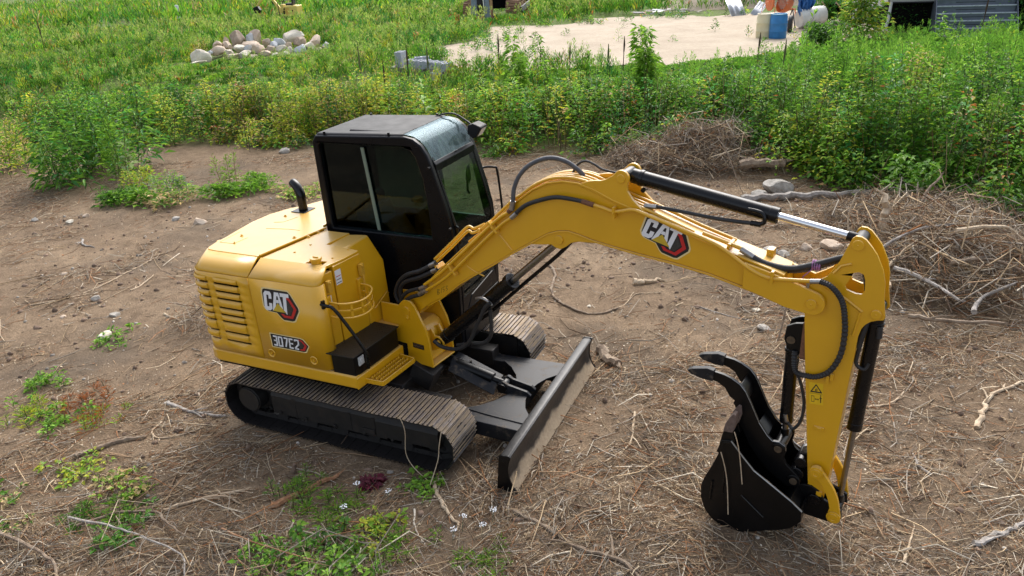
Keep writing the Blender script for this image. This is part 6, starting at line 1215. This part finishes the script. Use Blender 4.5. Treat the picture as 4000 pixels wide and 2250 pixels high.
plant('bush', 'bright heart leaved bush low at the right edge hedge', 7.6, 11.6, .9, 150, (.09, .16), (G_LIGHT, G_MID, G_MID), .4, .6, 11, .45, 'bush', .1)
plant('bush', 'orange tinged bush in the middle of the right hedge', 8.1, 14.6, 1.5, 150, (.08, .14), (G_YEL, G_TAN, G_LIGHT, G_MID), .35, .35, 8, .35, 'bush', .3)
plant('bush', 'yellow orange weeds in the hedge left of the cab', -5.3, 19.6, 1.2, 160, (.08, .16), (G_YEL, G_LIGHT, G_TAN, G_YEL), .4, .25, 12, .6, 'bush', .6)
for i, (x, y, h, lab) in enumerate(((-.6, 19.2, 1.45, 'slender leafy stalk just left of the tall sapling pair'), (1.0, 18.6, 1.5, 'slender leafy stalk right of the first sapling'), (2.3, 18.4, 1.5, 'slender leafy stalk in front of the sand, centre'), (5.0, 17.8, 1.6, 'slender leafy stalk right of the tallest sapling'), (7.4, 16.6, 1.6, 'leafy stalk above the right hedge crown'), (10.2, 17.5, 1.6, 'leafy stalk in the bright weeds near the right side'))):
    plant('sapling', lab, x, y, h, 110, (.09, .18), (G_MID, G_LIGHT, G_DARK), .2, .28, 3, .12, 'sapling', .2, low=.15)
plant('mullein', 'pale green mullein with broad leaves in the hedge behind the roof', -1.75, 17.6, 1.6, 40, (.16, .3), ((.2, .3, .1), G_LIGHT), .1, .4, 1, .02, 'weed', .5)
plant('mullein', 'pale narrow mullein standing in the right hedge', 6.35, 17.0, 1.75, 42, (.14, .26), ((.14, .26, .07), G_LIGHT), .07, .28, 1, .02, 'weed', 1.2)
def stalk(x, y, z1, lab, col=(.07, .04, .02), r=.022, low=.0):
    z0 = hzf(x, y); b = MB(); H = z1 - z0; b.tube([(0, 0, -.02), (.02, .01, H * .6), (.035, .0, H)], [r * .5, r * .55, r * .4], 6)
    b.tube([(.022, .008, H * .62), (.03, .005, H * .8), (.036, 0, H * 1.02)], [r * .8, r * 1.25, r * .4], 7)
    o = b.build('dead_stalk', M['stalk%d' % (col[0] > .1)], None, 0, 60, (x, y, z0)); tag(o, lab, 'dead stalk', 'dead mullein stalks')
M['stalk0'] = mat('brown_stalk', (.07, .042, .025), .9, bumpy=.8, bs=60); M['stalk1'] = mat('greenish_stalk', (.12, .13, .05), .9, bumpy=.8, bs=60)
for x, y, z1, lab, c in ((0.0, 21.5, 2.15, 'dark stalk against the sand behind the cab', 0), (3.42, 21, 1.95, 'tall dark stalk against the sand above the boom', 0), (6.78, 20, 1.95, 'dark stalk in front of the white barrel', 0), (6.42, 17.2, 2.1, 'pale topped stalk right of the dark one by the barrels', 1), (9.12, 16, 1.5, 'lone dark stalk in the bright weeds at the right', 0), (-19, 33, 2.6, 'brown stalk alone in the far left field', 0), (-3.8, 21, 2.1, 'greenish stalk left of the concrete blocks', 1), (-1.95, 21, 2.0, 'greenish stalk in front of the concrete blocks', 1), (-2.5, 21, 2.05, 'thin dark stalk beside the tall block pair', 0), (1.15, 21.2, 1.8, 'small dark stalk between the saplings', 0), (1.9, 20.6, 1.9, 'leafy green stalk right of the left sapling', 1), (2.9, 20.4, 1.85, 'green stalk left of the tallest sapling', 1), (-3.1, 20.5, 1.75, 'short stalk at the left of the blocks', 0), (14.6, 23.2, 2.2, 'thin stalk in front of the metal stairs', 0)): stalk(x, y, z1, lab, (.12 if c else .07, 0, 0))

# foreground weed clumps
FG = [(-1.45, 5.15, .10, 'low ferny weed behind the red leaves', (G_LIGHT, (.14, .24, .04))), (-1.75, 5.05, .13, 'bright ferny weed beside the rotten log', (G_LIGHT, G_MID)), (-2.0, 5.35, .22, 'upright feathery green tuft left of the rotten log', ((.13, .25, .06), G_LIGHT)), (-1.3, 4.75, .16, 'yellow green low weed in the foreground centre', (G_LIGHT, G_YEL)), (-1.62, 4.6, .2, 'broad leaved dark clump at the bottom centre left', (G_MID, G_DARK)), (-1.35, 4.35, .22, 'broad leaved clump at the very bottom centre', (G_MID, G_LIGHT)), (-2.1, 4.42, .22, 'bright green leafy clump at the bottom edge', (G_LIGHT, (.1, .26, .03))), (-1.75, 4.2, .2, 'bottom edge clump with serrated looking leaves', (G_LIGHT, G_MID)), (-1.1, 4.5, .2, 'grassy green clump left of the white stick', (G_MID, G_LIGHT)), (-3.9, 5.12, .12, 'short bright grass tuft by the arching branch', ((.08, .2, .03), G_MID)), (-3.55, 5.2, .1, 'second short grass tuft under the arching branch', ((.08, .2, .03), G_LIGHT)), (-3.35, 4.98, .12, 'small round leaved sprout under the arching branch', ((.07, .2, .03), G_MID)), (-3.72, 5.62, .09, 'pale sprout between the sticks at the left', (G_LIGHT, G_TAN)), (-4.3, 5.9, .08, 'yellowish leaf sprout below the brown branch', (G_YEL, G_LIGHT)), (-5.5, 7.5, .2, 'green leafed weed with pink stem at the left edge', (G_LIGHT, G_MID)), (-5.0, 6.7, .14, 'low leafy weed at the left', (G_LIGHT, G_MID)), (-4.75, 7.1, .12, 'rusty red dried weed patch at the left', (G_RED, (.3, .12, .05))), (-4.5, 6.75, .1, 'reddish brown weed right of the rusty patch', (G_RED, G_LIGHT)), (-5.3, 6.9, .16, 'light green weed left of the rusty patch', (G_LIGHT, G_YEL)), (-1.4, 5.4, .07, 'dark red leaves just in front of the track', ((.1, .015, .03), (.16, .03, .05))), (-5.25, 8.6, .1, 'tiny green tuft above the white stone', (G_LIGHT, G_MID)), (-.95, 5.38, .05, 'two bright round leaves before the track end', ((.15, .3, .04), G_LIGHT)), (-4.6, 5.0, .12, 'dull green weed by the left bottom edge', (G_MID, G_TAN)), (-4.9, 5.6, .1, 'flattened green stems at the lower left edge', (G_MID, G_TAN)), (3.1, 3.7, .0, None, None), (-.33, 4.35, .12, 'thin grass at the foot of the white flowers', (G_MID, G_LIGHT))]
for x, y, h, lab, cc in FG:
    if not lab: continue
    fern = 'fern' in lab or 'feather' in lab or 'grass' in lab or 'rusty' in lab
    plant('weed_bush', lab, x, y, h * .72 + .02, 34 if fern else 14, (.03, .075) if fern else (.035, .075), cc, .07, .10 if fern else .5, 8 if 'red leaves' in lab or 'dark red' in lab else 16, .13 if 'dark red' not in lab else .05, 'weed', .7 if fern else .25)
# loose roots hanging on the machine
RTS = (([(1.59, 4.531, .98), (1.619, 4.511, .87), (1.642, 4.496, .725), (1.665, 4.48, .529)], 'pale thin root hanging from the bucket tooth down the bucket side'),
       ([(1.517, 4.581, .763), (1.552, 4.557, .62), (1.575, 4.541, .453), (1.594, 4.528, .195)], 'longer pale root dangling lower on the bucket side'),
       ([(-1.084, 5.612, .567), (-1.049, 5.596, .421), (-1.069, 5.60, .171), (-1.005, 5.56, .03), (-.843, 5.353, .02)], 'thin brown vine hanging over the near track to the ground'),
       ([(-.70, 5.43, .505), (-.732, 5.42, .363), (-.76, 5.42, .2), (-.84, 5.308, .02)], 'thin brown vine hanging from the front end of the near track'))
for pts, lab in (RTS):
    o0 = Vector(pts[0]); b = MB(); b.tube([v - o0 for v in spline(pts, 4)], .0042, 5); tag(b.build('root_strand', PW, None, 0, 60, tuple(o0)), lab, 'root')
# white umbel flowers
M['petal'] = mat('white_petals', (.8, .82, .84), .6); M['stemg'] = mat('grey_green_stem', (.13, .16, .09), .8)
for i, (x, y, h, lab) in enumerate(((-.53, 4.72, .16, 'white lacy flower head at the left of its group'), (-.28, 4.78, .17, 'white lacy flower head at the right of its group'), (-.37, 4.62, .15, 'white lacy flower head in the middle of its group'), (-.6, 4.58, .14, 'lowest white lacy flower head near the bottom left of the group'), (-1.50, 5.28, .13, 'single white flower by the ferny weeds'), (-1.55, 4.95, .14, 'small white flower left of the reddish stems'), (-1.2, 5.15, .12, 'small white flower right of the ferny weeds'))):
    z0 = hzf(x, y); b = MB(); b.mi = 0; b.tube([(0, 0, 0), (.01, .01, h * .6), (.02, 0, h)], .0025, 5)
    for k in range(26):
        a, r_ = random.uniform(0, 6.28), .032 * math.sqrt(random.random()); c_ = Vector((.02 + r_ * math.cos(a), r_ * math.sin(a), h + random.uniform(0, .008)))
        if k % 4 == 0: b.tube([(.02, 0, h - .03), tuple(c_)], .001, 3, 0)
        s_ = random.uniform(.003, .007); b.add([c_ + Vector((s_, 0, 0)), c_ + Vector((0, s_, .002)), c_ + Vector((-s_, 0, 0)), c_ + Vector((0, -s_, .002))], [(0, 1, 2, 3)], 1)
    o = b.build('wild_flower', [M['stemg'], M['petal']], None, 0, 0, (x, y, z0)); tag(o, lab, 'flower')
# ------------------------------------------------------------------ distant things
def at(mb, name, matl, parent=None, bevel=0, smooth=0): return mb.build(name, matl, parent, bevel, smooth)
# concrete blocks (hollow), one mesh shared
BL_M = mat('concrete_block', (.36, .38, .42), .9, var=.15, scale=9, bumpy=.4)
def block_mb():
    b = MB(); L2, W_, H = .21, .105, .21; ho = [[(-.17, -.07), (-.03, -.07), (-.03, .07), (-.17, .07)], [(.03, -.07), (.17, -.07), (.17, .07), (.03, .07)]]
    b.prism([(-L2, -W_), (L2, -W_), (L2, W_), (-L2, W_)], 0, H, 'z', None, ho); return b
blk = None
BLK = [(-2.95, 23.5, 0, 'upper block of the two high stack at the left end', .212, 1.25), (-2.95, 23.5, 0, 'lower block of the two high stack at the left end', 0, 1.25), (-2.62, 23.2, 0, 'first low block right of the stack', .0, 1.2), (-2.4, 23.0, 0, 'second low block right of the stack', .0, 1.2), (-2.15, 22.8, 0, 'third low block of the row, partly in the weeds', .0, 1.2), (-1.92, 22.6, 0, 'fourth low block of the row', .0, 1.2), (-1.70, 22.4, 0, 'fifth low block of the row, behind yellow stems', .0, 1.2), (-1.48, 22.2, 0, 'last block at the right end of the row', .0, 1.2), (-1.75, 21.9, 0, 'front block before the right end of the row', -.12, 1.0), (-2.3, 23.3, 0, 'block lying behind the second low block', .05, .2)]
for i, (x, y, z, lab, dz, rz) in enumerate(BLK):
    if blk is None: o = blk = block_mb().build('concrete_block', BL_M)
    else: o = bpy.data.objects.new('concrete_block', blk.data); COL.objects.link(o)
    o.location = (x, y, hzf(x, y) + .26 + dz); o.rotation_euler = (0, 0, rz); tag(o, 'hollow grey concrete block, ' + lab, 'concrete block', 'hollow concrete blocks behind the hedge')
for i, (x, y) in enumerate(((-2.95, 23.5), (-2.3, 22.95), (-1.65, 22.35))):   # what they stand on
    b = MB(); b.box((-.35, -.3, -.3), (.35, .3, .257)); o = b.build('pallet', mat('grey_pallet%d' % i, (.2, .18, .15), .9), None, .01, 0, (x, y, hzf(x, y)), -.7); o.name = 'timber_plinth'; tag(o, ('timber block under the two high stack', 'timber block under the middle of the block row', 'timber block under the right end of the block row')[i], 'timber')
# barrels
def barrel(name, x, y, matl, label, parts, lean=0, r=.29, h=.80, cat='barrel'):
    e = empty(name, (x, y, hzf(x, y)), 0); tag(e, label, cat)
    b = MB(); b.lathe([(.0, .0), (r * .9, .0), (r * .97, .04), (r, .12), (r, h * .33 - .015), (r * 1.03, h * .33), (r, h * .33 + .015), (r, h * .66 - .015), (r * 1.03, h * .66), (r, h * .66 + .015), (r * .99, h * .9), (r * .93, h * .96), (r * .9, h)], 28); b.build('barrel_body', matl, e, 0, 50)
    b = MB(); b.lathe([(r * .9, h - .01), (r * .95, h), (r * .95, h + .025), (r * .88, h + .025), (r * .86, h - .005), (.0, h - .005)], 28); b.build('lid', parts, e, 0, 40)
    for sx in (-.17, .17): b = MB(); b.cyl((sx, -.05, h - .01), (sx, -.05, h + .018), .035, 12); b.build('bung', parts, e)
    return e
BLU = mat('blue_plastic', (.02, .17, .42), .4, var=.15, scale=5); WHT = mat('cream_plastic', (.62, .56, .36), .45, var=.08, scale=3)
barrel('plastic_barrel', 9.62, 26.5, BLU, 'upright blue plastic barrel on the sand', mat('blue_lid', (.08, .3, .5), .35))
barrel('plastic_barrel', 9.28, 26.85, WHT, 'upright cream plastic barrel behind the blue one', mat('cream_lid', (.72, .66, .5), .4))
e = barrel('plastic_barrel', 11.15, 28.7, mat('white_plastic', (.62, .62, .58), .5, var=.15, scale=3, dirt=(.3, .27, .2), dirt_amt=(.6, .8)), 'white plastic drum lying on its side behind the cart wheel', mat('white_lid', (.6, .6, .52), .5), 0, .33, .95); e.rotation_euler = (0, math.radians(84), math.radians(10)); e.location.z = hzf(11.15, 28.7) + .36
# cement mixer with blue tarp
MX = empty('cement_mixer', (10.75, 29.2, hzf(10.75, 29.2)), .15); tag(MX, 'small orange cement mixer with wheels behind the barrels', 'cement mixer')
OR = mat('orange_paint', (.62, .16, .05), .45, var=.15, scale=6); ORW = mat('cement_stained_orange', (.6, .3, .2), .7, dirt=(.55, .48, .4), dirt_amt=(.4, .6))
def tilt_lathe(prof, o_, ang): 
    b = MB(); b.lathe(prof, 26); R_ = Matrix.Rotation(ang, 3, 'Y')
    b.v = [tuple(R_ @ Vector(v) + Vector(o_)) for v in b.v]; return b
tilt_lathe([(.0, -.35), (.22, -.35), (.34, -.2), (.36, .0)], (-.1, 0, .95), math.radians(-70)).build('drum_back', OR, MX, 0, 50); tilt_lathe([(.36, .0), (.35, .08), (.2, .38), (.19, .4), (.17, .38), (.3, .05)], (-.1, 0, .95), math.radians(70)).build('drum_mouth', ORW, MX, 0, 50)
b = MB(); b.cyl((-.62, -.02, .98), (-.56, -.02, .98), .30, 24); b.cyl((-.63, -.02, .98), (-.5, -.02, .98), .05, 12); b.build('tilt_wheel', OR, MX, .005, 40)
b = MB()
for k in range(24):
    a0, a1 = 2 * PI * k / 24, 2 * PI * (k + 1) / 24; b.tube([(-.70 + .26 * math.cos(a0), -.15, .72 + .3 * math.sin(a0)), (-.70 + .26 * math.cos(a1), -.15, .72 + .3 * math.sin(a1))], .013, 5)
b.build('hand_wheel', OR, MX, 0, 50)
for sx in (-.05, .35): b = MB(); b.tube([(sx, .3, .05), (sx, 0, .7), (sx, -.3, .05)], .025, 6); b.build('leg', M['grey_hose'], MX)
b = MB(); b.tube([(-.1, 0, .68), (.45, 0, .68), (.5, 0, .3)], .03, 6); b.build('frame', OR, MX)
e = empty('cart_wheel', (10.55, 27.9, hzf(10.55, 27.9) + .30), 1.15); tag(e, 'rubber tyred cart wheel right of the blue barrel', 'wheel')
b = MB(); b.lathe([(.2, -.06), (.28, -.07), (.31, -.04), (.31, .04), (.28, .07), (.2, .06)], 28, (0, 0, 0), 'y'); b.build('tyre', M['rubber'], e, 0, 50); b = MB(); b.lathe([(.21, -.05), (.13, -.02), (.05, -.04), (.0, -.04)], 24, (0, 0, 0), 'y'); b.lathe([(.21, .05), (.13, .02), (.05, .04), (.0, .04)], 24, (0, 0, 0), 'y'); b.build('rim', ORW, e, 0, 50)
# tarp
xs_ = np.linspace(-.38, .38, 17); b = MB(); vs = []
for j in range(15):
    t = j / 14
    for i, u in enumerate(xs_): vs.append((u * (1 - .35 * t) + .04 * math.sin(j + i), .10 * math.cos(i * 1.7 + t * 2) * (.3 + t) - .25 * (1 - (1 - t) ** 2) * .3, 1.45 - 1.15 * t * (1 - .25 * abs(math.sin(i * .5)))))
b.add(vs, [(j * 17 + i, j * 17 + i + 1, (j + 1) * 17 + i + 1, (j + 1) * 17 + i) for j in range(14) for i in range(16)]); o = b.build('tarp', mat('blue_tarp', (.03, .13, .36), .5, var=.4, scale=7), None, 0, 60, (11.35, 28.75, hzf(11.35, 28.9) + .15), .1); o.modifiers.new('t', 'SOLIDIFY').thickness = .01; tag(o, 'crumpled blue tarp draped beside the orange mixer', 'tarp')
# tub
e = empty('rubber_tub', (10.75, 25.55, hzf(10.75, 25.5)), 0); tag(e, 'low round grey tub on the sand right of the barrels', 'tub'); b = MB(); b.lathe([(.0, .03), (.36, .03), (.47, .28), (.5, .29), (.5, .26), (.42, .0), (.0, .0)], 30); b.build('tub_shell', mat('grey_tub', (.22, .21, .2), .7), e, 0, 50); b = MB(); b.lathe([(.0, .2), (.43, .2)], 30); b.build('tub_water', mat('dark_water', (.05, .06, .08), .05), e)
e = empty('storage_tote', (14.7, 33.2, hzf(14.7, 33.2)), .2); tag(e, 'green wheeled bin left of the grey shed', 'bin'); GRN = mat('green_plastic', (.02, .2, .1), .5, var=.2, scale=4)
b = MB(); b.prism([(-.24, -.26), (.24, -.26), (.3, .3), (-.3, .3)], .0, .95, 'z'); b.build('bin_body', GRN, e, .03); b = MB(); b.prism([(-.31, -.31), (.31, -.31), (.34, .36), (-.34, .36)], .95, 1.03, 'z'); b.build('bin_lid', GRN, e, .03)
e.name = 'wheeled_bin'
e = empty('wheelbarrow', (13.2, 29.9, hzf(13.2, 29.9)), .7); tag(e, 'dark wheelbarrow with a pale handle leaning by the shrub', 'wheelbarrow')
b = MB(); b.prism([(-.5, .75), (.5, .62), (.3, .30), (-.3, .30)], -.3, .3); b.build('tray', M['black_satin'], e, .02); 
for sy in (-.25, .25): b = MB(); b.tube([(-1.0, sy * 1.1, .85), (-.1, sy, .35), (.7, sy * .4, .2)], .02, 6); b.build('handle', PW, e)
b = MB(); b.lathe([(.1, -.04), (.18, -.05), (.2, 0), (.18, .05), (.1, .04)], 18, (.75, 0, .2), 'y'); b.build('wheel', M['rubber'], e)
# corrugated sheets
SHM = mat('galvanised_sheet', (.55, .57, .6), .35, .5, var=.15, scale=6)
def sheet(x, y, z, w_, l_, rx, ry, rz, lab):
    b = MB(); n = 28; vs = []
    for i in range(n + 1):
        u = -w_ / 2 + w_ * i / n; zz = .03 * math.sin(i * PI * .9)
        vs += [(u, -l_ / 2, zz), (u, l_ / 2, zz + .02)]
    b.add(vs, [(2 * i, 2 * i + 2, 2 * i + 3, 2 * i + 1) for i in range(n)]); o = b.build('metal_sheet', SHM, None, 0, 60, (x, y, z), rz); o.rotation_euler = (rx, ry, rz); o.modifiers.new('t', 'SOLIDIFY').thickness = .006; tag(o, lab, 'metal sheet')
sheet(10.9, 35.6, hzf(10.6, 35.6) + .35, .9, 1.2, .7, .2, .3, 'crumpled silver metal sheet leaning at the back of the clearing'); sheet(11.9, 35.4, hzf(11.7, 35.4) + .25, .4, 1.2, .4, .4, -.5, 'narrow silver sheet lying right of the larger one')
# dirt heap at the back
X, Y = np.meshgrid(np.linspace(-1, 1, 40), np.linspace(-1, 1, 30)); r2 = X ** 2 + Y ** 2; Zh = 1.6 * np.clip(1 - r2, 0, 1) ** 1.2 * (.8 + .5 * fbm(X, Y, 3, 4, 5)); V = np.stack([(X * 6.5 + 14.5).ravel(), (Y * 3 + 43).ravel(), (hz(X * 6.5 + 14.5, Y * 3 + 43) + Zh - .05).ravel()], 1); I = np.arange(X.size).reshape(X.shape)
tag(raw_mesh('dirt_heap', V, np.stack([I[:-1, :-1].ravel(), I[:-1, 1:].ravel(), I[1:, 1:].ravel(), I[1:, :-1].ravel()], 1), M['sand'], None, True), 'long brown heap of dirt behind the clearing', 'dirt heap')
b = MB()
for k in range(26): b.obox((random.uniform(-1.6, 1.6), random.uniform(-.5, .5), random.uniform(.05, .3)), (random.uniform(.3, 1.1), random.uniform(.05, .2), .03), Matrix.Rotation(random.uniform(0, 3), 3, 'Z') @ Matrix.Rotation(random.uniform(-.3, .3), 3, 'X'), k % 3)
tag(b.build('scrap_heap', [GW, M['grey_hose'], M['white']], None, 0, 0, (8.6, 38.6, hzf(8.6, 38.6))), 'scattered boards and scrap behind the clearing', 'scrap', kind='stuff')
# shed with overhang and metal stairs
SHW = mat('grey_shed_wall', (.36, .36, .32), .85, var=.12, scale=2, bumpy=.2); SHL = mat('pale_side_boards', (.5, .5, .48), .85, var=.15, scale=3)
SHD = empty('shed', (0, 0, 0), 0); tag(SHD, 'raised grey building with dark open underside at the top right', 'building')
gz = .95
b = MB(); b.prism([(13.45, 26.7), (20.5, 23.6), (23, 30), (14.6, 33)], gz + .92, gz + 4.2, 'z'); b.build('wall', SHW, SHD, .01)
b = MB(); b.prism([(13.5, 26.9), (20.4, 23.8), (22.8, 29.8), (14.7, 32.7)], gz - .3, gz + .9, 'z'); b.build('underside_shade', M['inside'], SHD)  # solid near-black block, shade of the open space below the floor as colour
for k in range(12):
    t0, t1 = k / 12, (k + .96) / 12; x0, y0 = 13.42 + 1.15 * t0, 26.75 + 6.25 * t0; x1, y1 = 13.42 + 1.15 * t1, 26.75 + 6.25 * t1; zb = gz + .92 - (.9 if k > 3 else .15 * k)
    b = MB(); b.prism([(x0 - .03, y0), (x1 - .03, y1), (x1 - .005, y1), (x0 - .005, y0)], zb, gz + 4.0, 'z'); b.build('side_board', SHL, SHD, .003)
b = MB(); b.tube([(13.45, 26.6, gz + .95), (13.35, 26.45, gz + .4), (13.18, 26.3, gz - .1)], .05, 8); b.build('corner_post', SHL, SHD)
b = MB(); b.tube([(13.4, 26.66, gz + .93), (14.6, 26.14, gz + .92), (16, 25.53, gz + .92)], .035, 5); b.build('wall_hem', M['black_satin'], SHD)
STM = mat('blue_grey_steel', (.13, .15, .19), .35, .5, var=.15, scale=6); STE = mat('worn_stair_edge', (.5, .54, .6), .3, .6, var=.1)
SR = empty('metal_stairs', (14.75, 23.6, hzf(14.5, 24.3) - .15), -.42); tag(SR, 'blue grey sheet metal stairs rising to the shed', 'stairs')
for k in range(9):
    y0 = .27 * k; z0 = .2 * k; w_ = 2.2
    b = MB(); b.box((-w_ / 2, y0 + .012, z0 - .2 if k else -.3), (w_ / 2, y0 + .03, z0 + .008)); b.box((-w_ / 2, y0 + .03, z0 - .01), (w_ / 2, y0 + .285, z0 + .008)); o = b.build('step', STM, SR, .003)
    b = MB(); b.box((-w_ / 2 - .01, y0 - .025, z0 - .02), (w_ / 2 + .01, y0 + .05, z0 + .02)); b.build('step_edge', STE, o, .008)
    b = MB(); b.box((-.55, y0 + .004, z0 - .115), (.55, y0 + .0115, z0 - .10)); b.build('riser_slot', M['hole'], o)
for sx in (-1.13, 1.11): b = MB(); b.prism([(-.05, -.3), (-.05, .05), (2.2, 1.72), (2.6, 1.72), (2.6, -.3)], sx, sx + .02, 'x'); b.build('side_sheet', STM, SR)
# mini excavator far back
ME = empty('mini_excavator', (-12.9, 49.6, hzf(-12.9, 49.6)), math.radians(172)); tag(ME, 'tiny yellow open mini excavator far back in the weeds', 'excavator')
MY = mat('pale_yellow_paint', (.72, .55, .14), .5, var=.1, scale=5)
b = MB(); b.prism([(-.75, .55), (-.8, 1.12), (-.1, 1.15), (.12, 1.05), (.16, .6), (.1, .52)], -.46, .46); MB_ = b.build('body', MY, ME, .05, 40)
for sg in (-1, 1):
    t = sg * .47 - (.006 if sg > 0 else -.0) 
    b = MB(); b.prism([(.12, .66), (.12, .86), (-.0, .86), (-.0, .66)], sg * .462, sg * .468); b.prism([(.10, .89), (.04, 1.04), (.0, 1.06), (.0, .89)], sg * .462, sg * .468); b.cyl((-.48, sg * .462, .84), (-.48, sg * .47, .84), .045, 14); b.build('side_opening', M['hole'], MB_)
    for k in range(5): b = MB(); b.box((-.05 - k * .05, sg * .461 - .003, .64), (-.03 - k * .05, sg * .461 + .003, 1.02)); b.build('orange_stripe', mat('orange_print', (.6, .25, .01), .4) if k == 0 and sg < 0 else bpy.data.materials['orange_print'], MB_)
b = MB(); b.box((-.45, -.25, 1.15), (.0, .25, 1.27)); b.obox((-.48, 0, 1.52), (.1, .46, .6), Matrix.Rotation(-.12, 3, 'Y')); b.build('seat', M['rubber_seat'], ME, .03)
b = MB(); b.box((.15, -.22, .75), (.36, .22, 1.22)); b.build('console', MY, ME, .03)
for y in (-.15, .15): b = MB(); b.tube([(.2, y, 1.2), (.22, y, 1.65)], .015, 6); b.build('lever', M['black_satin'], ME)
b = MB(); b.tube([(.40, -.42, .5), (.42, -.42, 1.35), (-.05, -.42, 1.45), (-.05, .42, 1.45), (.42, .42, 1.35), (.40, .42, .5)], .02, 6); b.tube([(-.5, -.42, 1.1), (-.5, -.42, 2.2), (.3, -.42, 2.2), (.3, -.42, 1.4)], .02, 6); b.tube([(-.5, .42, 1.1), (-.5, .42, 2.2), (.3, .42, 2.2), (.3, .42, 1.4)], .02, 6); b.build('roll_bar', M['black_satin'], ME)
b = MB(); b.prism([(.35, .7), (.5, .72), (.95, 1.55), (1.45, 1.72), (1.45, 1.82), (.9, 1.68), (.35, .9)], -.08, .08); b.build('boom', MY, ME, .01)
b = MB(); b.prism([(1.35, 1.82), (1.5, 1.8), (2.0, 1.2), (1.95, 1.1), (1.4, 1.65)], -.06, .06); b.build('stick', MY, ME, .01); b = MB(); b.prism([(1.9, 1.2), (2.2, 1.1), (2.15, .8), (1.85, .72), (1.75, .95)], -.15, .15); b.build('bucket', M['black_satin'], ME, .02)
b = MB(); b.cyl((.45, 0, .85), (1.0, 0, 1.42), .035, 8); b.build('cylinder', M['black_satin'], ME)
for sg in (-1, 1): b = MB(); b.prism([(-.55, .05), (-.68, .2), (-.55, .38), (.55, .38), (.68, .2), (.55, .05)], sg * .35 - .09, sg * .35 + .09); b.build('track', M['rubber'], ME, .04)
b = MB(); b.box((-.2, -.3, .3), (.2, .3, .55)); b.build('car_body', M['black_satin'], ME)
# big tracked machine at the top edge: tracks, bucket between
BM = empty('tracked_digger', (0.15, 44.6, hzf(0, 44)), math.radians(-8)); tag(BM, 'large rusty tracked digger cut off by the top edge, bucket in front', 'digger')
RS = mat('brown_track_shoes', (.2, .11, .06), .75, var=.35, scale=8); OR2 = mat('faded_orange_frame', (.36, .22, .1), .7, var=.3, scale=5); GB = mat('blue_grey_bucket', (.2, .24, .3), .45, .2, var=.2, scale=4, dirt=(.16, .07, .04), dirt_amt=(.55, .75))
for sx, w_ in ((-1.15, .72), (1.15, .72)):
    T = empty('track', (sx, 0, 0), 0, BM); f = MB(); f.prism([(-2.3, .3), (-2.3, .8), (2.6, .8), (2.6, .3)], -.16, .16, 'x'); f.build('track_frame', OR2, T, .02); sh = None
    r = .5; Ls = 4.4 * 2 + 2 * PI * r; ns = 46
    for i in range(ns):
        s_ = Ls * i / ns; 
        if s_ < 4.4: y, z, an = -2.2 + s_, .52 + r, 0
        elif s_ < 4.4 + PI * r: th = (s_ - 4.4) / r; y, z, an = 2.2 + r * math.sin(th), .52 + r * math.cos(th), -th
        elif s_ < 8.8 + PI * r: y, z, an = 2.2 - (s_ - 4.4 - PI * r), .52 - r, PI
        else: th = (s_ - 8.8 - PI * r) / r; y, z, an = -2.2 - r * math.sin(th), .52 - r * math.cos(th), PI - th
        if sh is None: b = MB(); b.box((-w_ / 2, -.115, -.02), (w_ / 2, .115, .02)); b.box((-w_ / 2, -.02, .02), (w_ / 2, .01, .06)); o = sh = b.build('track_shoe', RS, T)
        else: o = bpy.data.objects.new('track_shoe', sh.data); COL.objects.link(o); o.parent = T
        o.location = (0, y, z); o.rotation_euler = (an, 0, 0)
    b = MB(); b.cyl((sx * .0 - .2, 2.2, .52), (.2, 2.2, .52), .4, 22); b.build('idler', OR2, T)
b = MB(); b.box((-.8, -1.4, .6), (.8, 1.4, 1.1)); b.box((-1.3, -1.6, 1.15), (1.3, 2.4, 2.6)); b.build('house', M['inside'], BM, .03)
b = MB(); b.box((1.52, -2.2, .45), (1.62, 2.4, .7)); b.build('side_guard', M['grey_hose'], BM)
b = MB(); b.prism([(-.72, .0), (-.62, 1.25), (.30, 1.25), (.42, .0)], -3.05, -2.9, 'y') ; b.v = [(x - .35, y, z) for x, y, z in b.v]; BKT = b.build('bucket_back', GB, BM, .03)
for x in (-1.06, -.02): b = MB(); b.prism([(-3.05, .0), (-2.95, 1.25), (-2.2, 1.1), (-2.1, .1)], x, x + .06, 'x'); b.build('bucket_side', OR2, BM, .01)
b = MB(); b.prism([(-3.2, .0), (-3.0, .35), (-2.2, .3), (-2.2, .0)], -1.15, .12, 'x'); b.build('bucket_lip', mat('rusty_lip', (.2, .085, .05), .8), BM, .02)
b = MB(); b.cyl((-.5, -3.12, .45), (-.5, -3.0, 1.6), .17, 16); b.build('bucket_linkage', M['black_satin'], BM)
b = MB(); b.cyl((-.28, -3.16, .25), (-.33, -3.1, 1.3), .03, 8); b.build('rod', M['chrome'], BM)
# white marker pipe far left
b = MB(); b.tube([(0, 0, 0), (.05, 0, .9)], .12, 10); tag(b.build('marker_pipe', M['white'], None, 0, 40, (-22.3, 56, hzf(-22.3, 56) + .4)), 'white upright pipe in the far left field', 'pipe')
